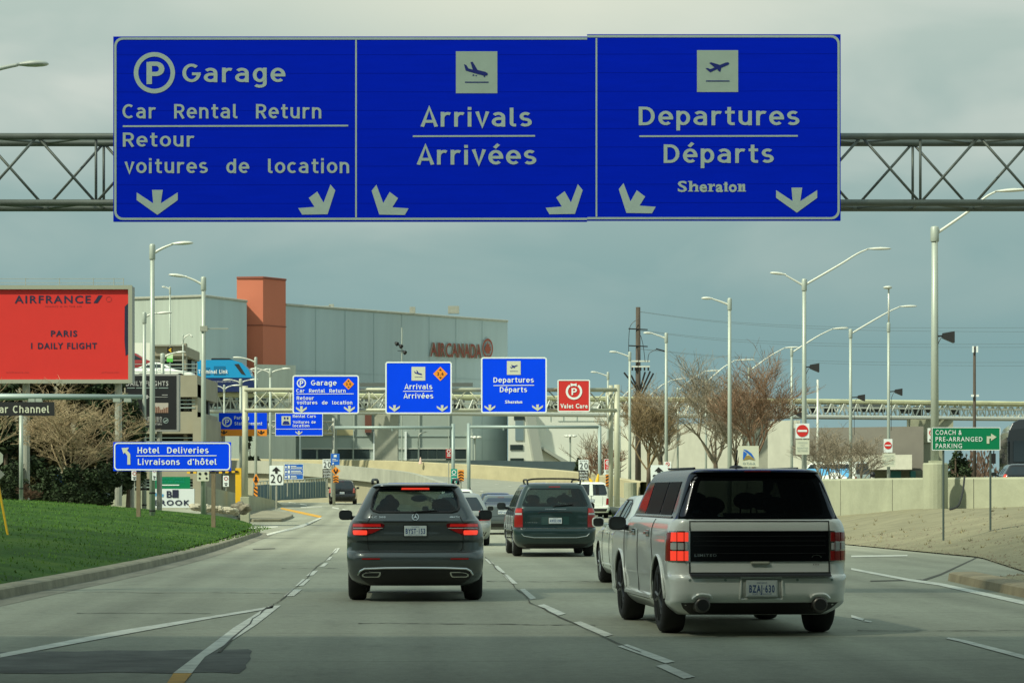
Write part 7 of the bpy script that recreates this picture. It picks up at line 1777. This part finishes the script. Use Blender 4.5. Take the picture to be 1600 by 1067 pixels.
# ---- white boxy sport utility car, nearest on the right
M_pearl = paint('white_pearl', (.80, .83, .79), .06, .28); M_roofb = mat('black_roof_paint', (.004, .010, .030), .25, .1, coat=.25, spec=.4)  # black roof paint carries a blue tint for the reflected sky
flex = dict(L=5.13, H=1.765, paint=M_pearl, bow=.05, roof_paint=M_roofb, roof_from=1.225,
  w=[(.22, .80), (.30, .90), (.36, .93), (.40, .925), (.50, .93), (.62, .945), (.9, .950), (1.10, .940), (1.18, .915), (1.215, .895), (1.24, .865), (1.45, .79), (1.66, .715), (1.715, .68), (1.745, .615), (1.76, .52), (1.765, .40)],
  r=[(.22, .30), (.30, .16), (.36, .05), (.40, .02), (.46, .0), (.60, .0), (.635, .02), (.65, .075), (.70, .085), (1.10, .085), (1.18, .09), (1.215, .10), (1.24, .115), (1.66, .27), (1.70, .285), (1.72, .23), (1.735, .235), (1.755, .36), (1.765, .8)],
  f=[(.22, 4.95), (.36, 5.1), (.55, 5.13), (.90, 5.08), (1.0, 4.95), (1.06, 4.55), (1.10, 3.95), (1.14, 3.75), (1.66, 3.1), (1.74, 2.9), (1.765, 2.6)],
  c=[(.2, .18), (.6, .20), (1.15, .17), (1.3, .13), (1.7, .11), (1.765, .12)],
  zs=[.22, .26, .30, .33, .36, .38, .40, .43, .46, .52, .58, .61, .635, .642, .65, .70, .80, .90, 1.0, 1.05, 1.10, 1.14, 1.18, 1.20, 1.215, 1.228, 1.24, 1.30, 1.38, 1.46, 1.54, 1.60, 1.66, 1.68, 1.70, 1.71, 1.72, 1.735, 1.745, 1.755, 1.76, 1.765],
  wheels=(1.02, 4.01, .385, .26, .935), cabin=(1.25, 1.72),
  rear_window=[(1.245, .70), (1.27, .725), (1.60, .625), (1.66, .59), (1.69, .54)],
  windshield=[(1.22, .70), (1.64, .60)],
  side_windows=[[(1.27, .62, 1.42), (1.62, .66, 1.42)], [(1.27, 1.50, 2.48), (1.62, 1.50, 2.48)], [(1.27, 2.56, 3.55), (1.40, 2.56, 3.42), (1.62, 2.56, 3.06)]])
FY = 28.0
c = Car('sport_utility_car', 'white boxy sport utility car with a black roof, nearest on the right', (X_(1190, FY), FY, 0), 5.4, flex)
c.rear_sym('rear_window', [(1.228, .845), (1.26, .838), (1.45, .768), (1.62, .70), (1.68, .655), (1.715, .60)], M_priv, off=.006, nz=14, nx=22)
c.rear('windscreen', [(z, -a, a) for z, a in flex['windshield']], M_glass, off=.003, front=True)
for sd in (1, -1):
    for i, rws in enumerate(flex['side_windows']): c.side('side_window', rws, mat('dark_side_glass', (.006, .008, .009), .3, spec=.05) if i < 2 else mat('tinted_side_glass', (.02, .026, .026), .03, alpha=(.22, (.5, .58, .56)), spec=.5), sd)
    b = MB(); c.line_side(b, [(.50, 1.245), (3.75, 1.245)], sd, .012); b.build('belt_trim', M_chrome, c.root, local=True)
    q = lambda rows: [(z, sd * a, sd * e) for z, a, e in rows]
    xa, xb = .735, .945
    o = c.rear('tail_light', q([(.78, xa, xb), (1.105, xa, xb - .012)]), M_chrome, .008, 14, 10)
    lit = M_brake if sd < 0 else M_lens
    c.rear('lens', q([(.795, xa + .02, xb - .002), (.895, xa + .02, xb - .002)]), lit, .018, 12, 5, o)
    c.rear('lens', q([(.91, xa + .03, xb - .002), (.98, xa + .03, xb - .004)]), M_clear, .016, 12, 5, o)
    c.rear('lens', q([(.995, xa + .02, xb - .004), (1.09, xa + .02, xb - .012)]), lit, .018, 12, 5, o)
    b = MB(); c.line_rear(b, [(sd * .8, .79), (sd * .8, 1.095)], .004, .022); c.line_rear(b, [(sd * .87, .79), (sd * .87, 1.095)], .004, .022); b.build('lens_rib', M_lensdk, o, local=True)
    if sd < 0: c.side('lens', [(.79, .115, .36), (1.09, .12, .30)], M_lens, sd, .012, 8, 6, o)
    c.mirror(sd, 3.3, 1.13, M_trim, .20, .16, reach=.04)
    b = MB()
    for y in (1.62, 2.72): b.box(sd * (c.w(1.06) + .005), sd * (c.w(1.06) + .045), y, y + .2, 1.045, 1.08).box(sd * (c.w(1.06) - .01), sd * (c.w(1.06) + .012), y - .02, y + .22, 1.02, 1.10)
    b.build('door_handle', M_chrome, c.root, local=True, bevel=.008)
    b = MB()
    for pts in ([(1.46, 1.22), (1.46, 1.0), (1.36, .78), (1.36, .40)], [(2.52, 1.22), (2.52, .38)], [(3.62, 1.2), (3.62, .38)]): c.line_side(b, pts, sd, .005)
    pass
    b.build('door_seam', M_dark, c.root, local=True)
    b = MB(); c.line_side(b, [(1.52, .37), (3.52, .37)], sd, .035, .0); b.build('sill', M_pearl, c.root, local=True)
    for y in (1.02, 4.01):
        b = MB(); b.tube([(sd * (c.w(.5 + .3 * math.sin(R(a))) + .006), y + .45 * math.cos(R(a)), .385 + .45 * math.sin(R(a))) for a in range(-4, 185, 8)], .013, 6); b.build('wheel_arch', M_pearl, c.root, local=True, smooth=True)
    ex = MB().lathe((sd * .62, -.02, .335), (0, 1, 0), [(0, .05), (0, .075), (.03, .082), (.30, .082)], 20); o = ex.build('exhaust_tip', mat('sooty_chrome', (.16, .15, .14), .35, .8), c.root, local=True, smooth=True)
    MB().lathe((sd * .62, -.024, .335), (0, 1, 0), [(0, .01), (0, .06), (.01, .06)], 16).build('tip_recess', M_dark, o, local=True)
    b = MB(); b.tube(smooth_path([(sd * .53, .02, .41), (sd * .56, -.005, .44), (sd * .66, -.005, .445), (sd * .72, .03, .40)], 4), .02, 6); b.build('bumper_scallop', M_pearl, c.root, local=True)
    b = MB()
    for x in (.38, .75): b.lathe((sd * x, c.yr(x, .595) - .004, .595), (0, 1, 0), [(0, .014), (.01, .014)], 10)
    b.build('parking_sensor', M_bar, c.root, local=True)
c.rear_sym('tailgate_panel', [(.785, .730), (1.105, .730)], mat('gloss_black_panel', (.004, .005, .006), .15, spec=.25), off=.009, nx=24, nz=8)
b = MB()
for z in (.87, .95, 1.0, 1.05): c.line_rear(b, [(-.70, z), (.70, z)], .003, .010)
b.build('panel_groove', M_trim, c.root, local=True)
c.rear_sym('tailgate_trim', [(.632, .745), (.675, .745)], M_trim, off=.05, nx=24, nz=4)
b = MB(); c.line_rear(b, [(-.735, 1.21), (-.74, .66)], .007, .001); c.line_rear(b, [(.735, 1.21), (.74, .66)], .007, .001); c.line_rear(b, [(-.735, 1.205), (.735, 1.205)], .006, .001); b.build('tailgate_seam', M_dark, c.root, local=True)
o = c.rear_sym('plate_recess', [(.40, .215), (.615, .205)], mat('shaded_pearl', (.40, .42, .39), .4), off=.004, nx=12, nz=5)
b = MB(); pts = [(-.225, .395), (-.215, .622), (.215, .622), (.225, .395), (-.225, .395)]; c.line_rear(b, pts, .010, .006); b.build('recess_rim', M_pearl, c.root, local=True)
c.plate(-.153, .153, .435, .585, 'BZAJ·630', M_plate)
c.rear_sym('lower_valance', [(.225, .70), (.30, .80), (.355, .83)], M_trim, off=.006, nx=20, nz=5)
c.text('LIMITED', -.69, -.46, .838, .026, M_chrome, bold=.02, off=.014); c.text('AWD', .56, .63, .745, .014, M_trim, off=.01)
b = MB(); vs = []
for i in range(17):
    a = math.pi * i / 16
    for k in (1, .8): vs.append((.60 + .055 * k * math.cos(a), c.yr(.6, .83) - .014, .825 + .03 * k * math.sin(a)))
b.add(vs, [(2 * i, 2 * i + 2, 2 * i + 3, 2 * i + 1) for i in range(16)]); b.build('badge', M_chrome, c.root, local=True)
b = MB().box(-.10, .10, c.yr(0, .79) - .02, c.yr(0, .79), .752, .785); b.build('release_handle', M_conc2, c.root, local=True, bevel=.01)
b = MB().ellipsoid((-.10, .95, 1.77), .075, .12, .03).tube([(-.10, .98, 1.79), (-.10, .86, 1.96)], [.012, .006], 6); b.build('antenna', M_trim, c.root, local=True, smooth=True)
c.rear_sym('brake_lamp', [(1.722, .14), (1.733, .14)], M_lensdk, nz=3)
for sd in (1, -1): MB().tube([(sd * .56, .9, 1.765), (sd * .56, 2.7, 1.77)], .012, 6).build('roof_rail', M_trim, c.root, local=True)
c.seats(1.25, (3.0, 2.0), hs={}); c.seats(1.2, (1.05,), (-.35, .35))
MB().box(-.68, .68, 3.5, 3.8, .95, 1.22).build('dashboard', M_seat, c.root, local=True)
c.wheels(M_blackalloy); c.underside(.5, z0=.20)

# ---- white sedan ahead of it
M_whitec = paint('white_car_paint', (.84, .88, .80), .0, .3)
sd_ = shape('sedan', 4.85, 1.82, 1.47, M_whitec)
c = Car('sedan', 'white sedan half hidden behind the boxy white car', (2.64, 41.3, 0), 4.2, sd_)
c.rear_sym('rear_window', [(1.075, .56), (1.12, .60), (1.36, .50), (1.38, .46)], M_opq, nz=10)
for sd in (1, -1):
    c.side('side_window', [(1.0, 1.75, 3.45), (1.05, 1.42, 3.4), (1.18, 1.32, 3.12), (1.30, 1.5, 2.9), (1.37, 1.75, 2.65)], mat('pale_reflecting_glass', (.06, .08, .08), .04, .25, spec=.9), sd, nx=14, nz=10)
    b = MB(); c.line_side(b, [(2.28, 1.0), (2.2, 1.37)], sd, .03, -.01); c.line_side(b, [(1.75, 1.02), (1.68, 1.34)], sd, .018, -.005); b.build('pillar', M_trim, c.root, local=True)
    b = MB(); c.line_side(b, [(1.72, .985), (3.5, .985)], sd, .012, .0); c.line_side(b, [(1.40, 1.06), (1.30, 1.2), (1.5, 1.33), (1.8, 1.39), (2.7, 1.39), (3.15, 1.2), (3.5, .99)], sd, .014, .0); b.build('window_trim', M_trim, c.root, local=True)
    c.mirror(sd, 3.25, 1.0, M_whitec, .2, .17)
    b = MB()
    for y in (1.6, 2.5): b.box(sd * (c.w(.86) + .0), sd * (c.w(.86) + .035), y, y + .17, .85, .885)
    b.build('door_handle', M_whitec, c.root, local=True, bevel=.008)
    b = MB(); c.line_side(b, [(1.45, .97), (1.25, .7), (1.4, .35)], sd, .004); c.line_side(b, [(2.26, .98), (2.26, .3)], sd, .004); c.line_side(b, [(3.3, .97), (3.3, .3)], sd, .004); b.build('door_seam', M_dark, c.root, local=True)
    b = MB(); c.line_side(b, [(1.4, .34), (3.4, .34)], sd, .02, .0); b.build('sill', M_whitec, c.root, local=True)
    c.rear('tail_light', [(.76, sd * .55, sd * .89), (.92, sd * .6, sd * .87)], M_lens, .008, 10, 6)
c.wheels(M_alloy); c.underside(.4, z0=.17)

# ---- dark green minivan
M_grn = paint('dark_green_metallic', (.020, .046, .046), .4, .3)
mv = dict(L=5.09, H=1.75, paint=M_grn, bow=.06,
  w=[(.22, .84), (.32, .93), (.45, .965), (.7, .975), (.95, .965), (1.10, .94), (1.18, .90), (1.30, .86), (1.60, .73), (1.68, .68), (1.72, .62), (1.745, .52), (1.75, .4)],
  r=[(.22, .22), (.30, .10), (.38, .03), (.48, 0), (.60, .0), (.66, .015), (.685, .075), (.72, .08), (1.0, .08), (1.15, .095), (1.19, .12), (1.62, .34), (1.66, .36), (1.70, .42), (1.73, .55), (1.75, .9)],
  f=[(.22, 4.9), (.4, 5.06), (.6, 5.09), (.8, 4.98), (.95, 4.6), (1.05, 4.2), (1.62, 3.2), (1.71, 2.9), (1.75, 2.6)],
  c=[(.2, .24), (.7, .26), (1.15, .22), (1.6, .16), (1.75, .14)],
  zs=[.22, .26, .30, .34, .38, .43, .48, .54, .60, .63, .66, .672, .685, .72, .82, .92, 1.0, 1.08, 1.15, 1.17, 1.19, 1.26, 1.34, 1.42, 1.5, 1.56, 1.62, 1.64, 1.66, 1.68, 1.70, 1.715, 1.73, 1.742, 1.75],
  wheels=(1.0, 4.05, .34, .22, .955), cabin=(1.18, 1.68),
  rear_window=[(1.185, .74), (1.22, .765), (1.5, .655), (1.58, .61), (1.61, .56)], windshield=[(1.15, .72), (1.58, .60)],
  side_windows=[[(1.17, .75, 1.75), (1.56, .85, 1.75)], [(1.17, 1.85, 2.8), (1.56, 1.85, 2.8)], [(1.17, 2.9, 3.75), (1.56, 2.9, 3.15)]])
c = Car('minivan', 'dark green minivan with a roof rack ahead of the dark grey car', (X_(868, 63), 63, 0), 3.0, mv)
c.rear_sym('rear_window', [(z, a + .012) for z, a in mv['rear_window']], mat('green_tint_glass', (.010, .016, .016), .04, alpha=(.35, (.55, .7, .68)), spec=.7), off=.005, nz=12, nx=18)
c.rear('windscreen', [(z, -a, a) for z, a in mv['windshield']], M_glass, off=.003, front=True)
for sd in (1, -1):
    for rws in mv['side_windows']: c.side('side_window', rws, M_glass, sd)
    q = lambda rows: [(z, sd * a, sd * e) for z, a, e in rows]
    o = c.rear('tail_light', q([(.70, .765, .955), (.90, .765, .955), (1.15, .775, .915)]), M_lens, .008, 10, 10)
    c.rear('lens', q([(.99, .785, .94), (1.03, .785, .935)]), M_clear, .014, 8, 4, o); c.rear('lens', q([(1.045, .785, .93), (1.12, .79, .915)]), mat('bright_red_lens', (.62, .03, .02), .15, coat=.5), .014, 8, 4, o)
    c.mirror(sd, 3.55, 1.16, M_trim, .22, .17)
    b = MB(); c.line_side(b, [(.8, 1.0), (4.1, 1.0)], sd, .003); c.line_side(b, [(1.8, 1.15), (1.8, .35)], sd, .004); c.line_side(b, [(2.85, 1.15), (2.85, .35)], sd, .004); b.build('door_seam', M_dark, c.root, local=True)
    b = MB(); c.line_side(b, [(.7, .62), (4.2, .62)], sd, .02, .0); b.build('side_moulding', M_grn, c.root, local=True)
    MB().tube(smooth_path([(sd * .62, .55, 1.70), (sd * .63, .62, 1.79), (sd * .63, 1.0, 1.815), (sd * .60, 2.6, 1.815), (sd * .58, 2.75, 1.73)], 4), .022, 6).build('roof_rail', M_trim, c.root, local=True)
MB().tube(smooth_path([(-.63, .72, 1.80), (-.4, .70, 1.835), (.4, .70, 1.835), (.63, .72, 1.80)], 5), .02, 6).build('roof_rack', M_trim, c.root, local=True)
c.rear_sym('brake_lamp', [(1.637, .14), (1.658, .13)], M_lens, off=.01, nz=3)
b = MB(); c.line_rear(b, [(-.76, 1.15), (-.755, .70), (-.70, .67), (.70, .67), (.755, .70), (.76, 1.15)], .006, .002); c.line_rear(b, [(-.4, 1.02), (-.36, 1.055), (.36, 1.055), (.4, 1.02)], .008, .004); b.build('tailgate_seam', M_dark, c.root, local=True)
c.rear_sym('plate_recess', [(.76, .33), (.95, .33)], paint('plate_recess_green', (.02, .065, .06), .3, .35), off=.004, nz=4)
b = MB(); c.line_rear(b, [(-.76, .675), (.76, .675)], .010, .012); c.line_rear(b, [(-.80, .55), (-.74, .49), (-.5, .455), (.5, .455), (.74, .49), (.80, .55)], .010, .008); b.build('bumper_trim', M_chrome, c.root, local=True)
c.plate(-.153, .153, .785, .92, 'AWKR·098', M_trim)
c.text('TOWN&COUNTRY', -.24, .26, 1.112, .022, M_chrome); c.text('LIMITED', -.70, -.42, .80, .02, M_chrome); 
c.rear_sym('lower_valance', [(.225, .66), (.26, .74), (.30, .78)], M_trim, nz=4)
b = MB(); c.line_rear(b, [(-.05, 1.18), (0, 1.2), (.42, 1.235)], .012, .03); b.build('wiper', M_trim, c.root, local=True)
c.seats(1.2, (3.2, 2.2), hs={}); c.seats(1.15, (1.1,), (-.45, 0, .45)); MB().box(-.68, .68, 3.6, 4.0, .95, 1.18).build('dashboard', M_seat, c.root, local=True)
c.wheels(); c.underside(.45, z0=.18)

# ---- the rest of the traffic
M_silv = paint('silver_metallic', (.36, .39, .37), .5, .33); M_gun = paint('gunmetal', (.10, .125, .125), .5, .3); M_navc = paint('dark_blue_car', (.03, .05, .075), .4, .3); M_blk = paint('black_car_paint', (.008, .009, .010), .2, .25); M_redc = paint('red_car_paint', (.30, .02, .018), .2, .35)
def gz(Y): return zr(Y)
simple_car('hatchback', 'silver hatchback just beyond the dark grey car', (X_(719, 76), 76, 0), 2.5, 'wagon', 4.4, 1.76, 1.50, M_silv, plate='BKTL·771')
simple_car('sedan', 'gunmetal sedan between the silver hatchback and the minivan', (X_(785, 97), 97, 0), 3, 'sedan', 4.7, 1.80, 1.44, M_gun, plate='BFRP·462', glass=mat('blue_car_glass', (.018, .03, .055), .05, spec=.8))
simple_car('sedan', 'dark blue car roof showing over the gunmetal sedan', (X_(776, 116), 116, gz(116)), 3, 'wagon', 4.5, 1.80, 1.52, M_navc, plate='')
simple_car('sport_utility_car', 'white car with a roof rack hidden behind the silver hatchback', (X_(715, 118), 118, gz(118)), 2.5, 'suv', 4.6, 1.85, 1.68, M_whitec, rails=True)
v = simple_car('passenger_van', 'white passenger van beyond the green minivan', (X_(924, 142), 142, gz(142)), 3, 'van', 5.6, 2.0, 1.92, M_whitec, plate='AC·48210', cat='van', mirrors=True)
b = MB(); v.line_rear(b, [(0, 1.8), (0, .62)], .012, .004); b.build('door_seam', M_dark, v.root, local=True); v.rear_sym('window_post', [(1.2, .10), (1.82, .08)], M_whitec, off=.02, nz=6)
simple_car('sport_utility_car', 'black sport utility car climbing the left lane', (X_(534.5, 190), 190, gz(190)), 2, 'suv', 4.8, 1.94, 1.72, M_blk, plate='BMCX·335', lens=mat('mixed_lens', (.5, .12, .1), .2))
simple_car('sport_utility_car', 'dark car beyond the black one in the left lane', (X_(569, 212), 212, gz(212)), 4, 'suv', 4.6, 1.9, 1.65, M_blk, brake=True)
# behind the retaining wall
simple_car('sport_utility_car', 'black sport utility car with a lit brake light in front of the coach', (X_(1606, 100), 100, 1.05), -6, 'suv', 4.8, 1.9, 1.55, M_blk, brake=True)
cv = simple_car('cargo_van', 'white cargo van with a blue sky picture on its side behind the wall', (X_(1352, 176), 176, 1.5), 52, 'van', 5.4, 2.0, 2.05, M_whitec, cat='van', mirrors=False)
cv.side('side_picture', [(.75, .5, 4.4), (1.6, .55, 3.9)], mat('blue_sky_print', (.10, .38, .68), .4), -1, .012); cv.side('side_picture', [(.75, .5, 4.4), (1.6, .55, 3.9)], MATS['blue_sky_print'], 1, .012)
b = MB()
for y, z, r_ in ((1.2, 1.0, .28), (1.7, 1.15, .35), (2.3, 1.0, .3), (3.2, 1.2, .25), (2.8, .9, .3)): b.add([(s_ * (cv.xs(y, z) + .02), y + r_ * 1.5 * math.cos(a * .524), z + r_ * .6 * math.sin(a * .524)) for s_ in (1,) for a in range(12)], [tuple(range(12))]).add([(-(cv.xs(y, z) + .02), y + r_ * 1.5 * math.cos(a * .524), z + r_ * .6 * math.sin(a * .524)) for a in range(12)], [tuple(range(12))])
b.build('cloud_print', M_white, cv.root, local=True)
bus = thing('coach', 'tall black coach at the right edge behind the retaining wall', 'bus', (X_(1625, 108), 108, 1.05), R(-8.5))
b = MB(); prof = [(-1.27, .3), (-1.27, 2.7), (-1.22, 3.0), (-1.08, 3.28), (-.8, 3.42), (.8, 3.42), (1.08, 3.28), (1.22, 3.0), (1.27, 2.7), (1.27, .3)]
b.hexa([(x, 0 + (.35 * max(0, z - 2.6)), z) for x, z in prof], [(x, 11, z) for x, z in prof]); b.build('body', paint('black_coach_paint', (.012, .015, .018), .2, .2), bus, local=True, bevel=.04)
MB().box(-1.05, 1.05, -.012, .02, 1.7, 2.55).build('rear_window', M_opq, bus, local=True)
for sd in (1, -1):
    MB().box(sd * 1.12 - .1, sd * 1.12 + .1, -.02, .05, .9, 1.5).build('tail_light', M_brake, bus, local=True, bevel=.02)
    MB().box(sd * 1.28 - .006, sd * 1.28 + .006, .8, 10.4, 1.6, 2.7).build('side_window', M_opq, bus, local=True)
    for y in (2.4, 9.0): MB().lathe((sd * 1.26, y, .5), (-sd, 0, 0), [(0, .3), (0, .47), (.05, .5), (.28, .5), (.3, .2)], 18).build('wheel', M_tyre, bus, local=True)
    MB().tube([(sd * 1.2, 10.9, 2.6), (sd * 1.5, 11.15, 2.4), (sd * 1.52, 11.15, 1.9)], .03, 6).box(sd * 1.52 - .1, sd * 1.52 + .1, 11.08, 11.16, 1.75, 2.2).build('mirror', M_trim, bus, local=True)
MB().box(-1.2, 1.2, -.05, .1, .32, .62).build('bumper', M_trim, bus, local=True, bevel=.03)
MB().box(-.3, .3, -.02, .02, .8, 1.2).build('engine_grille', M_dark, bus, local=True)
# on top of the parking deck
ztop = Z_(586.5, 172)
simple_car('minivan', 'red minivan parked on the top level of the parking deck', (X_(255, 178) - 4.7, 178, ztop), -90, 'van', 4.7, 1.9, 1.75, M_redc, mirrors=False)
simple_car('sedan', 'pale car parked beside the red minivan on the parking deck', (X_(306, 175.6) - 4.4, 175.6, ztop - .45), -90, 'sedan', 4.4, 1.8, 1.45, M_whitec, mirrors=False)
# person behind the wall
pe = thing('person', 'person in a pale jacket seen over the retaining wall', 'person', (X_(1363.6, 110), 110, 1.0))
me = bpy.data.meshes.new('body'); V = [(0, 0, .52), (0, 0, .80), (0, 0, 1.0), (0, 0, 1.08), (0, .0, 1.2), (-.19, 0, .98), (-.24, 0, .72), (-.22, -.1, .5), (.19, 0, .98), (.24, 0, .72), (.22, -.1, .5), (-.1, 0, .3), (-.1, 0, .02), (.1, 0, .3), (.1, 0, .02)]
me.from_pydata(V, [(0, 1), (1, 2), (2, 3), (3, 4), (2, 5), (5, 6), (6, 7), (2, 8), (8, 9), (9, 10), (0, 11), (11, 12), (0, 13), (13, 14)], [])
po = bpy.data.objects.new('body', me); COL.objects.link(po); po.parent = pe; sk = po.modifiers.new('skin', 'SKIN'); sub = po.modifiers.new('smooth', 'SUBSURF'); sub.levels = sub.render_levels = 1
for i, rd in enumerate((.15, .16, .14, .06, .10, .07, .055, .045, .07, .055, .045, .085, .06, .085, .06)): me.skin_vertices[0].data[i].radius = (rd, rd)
me.skin_vertices[0].data[0].use_root = True; me.materials.append(mat('pale_jacket', (.45, .45, .4), .8))
MB().ellipsoid((0, 0, 1.24), .10, .11, .13).build('hair', M_trim, pe, local=True, smooth=True)
MATS['dark_side_glass'].node_tree.nodes['Principled BSDF'].inputs['IOR'].default_value = 1.12
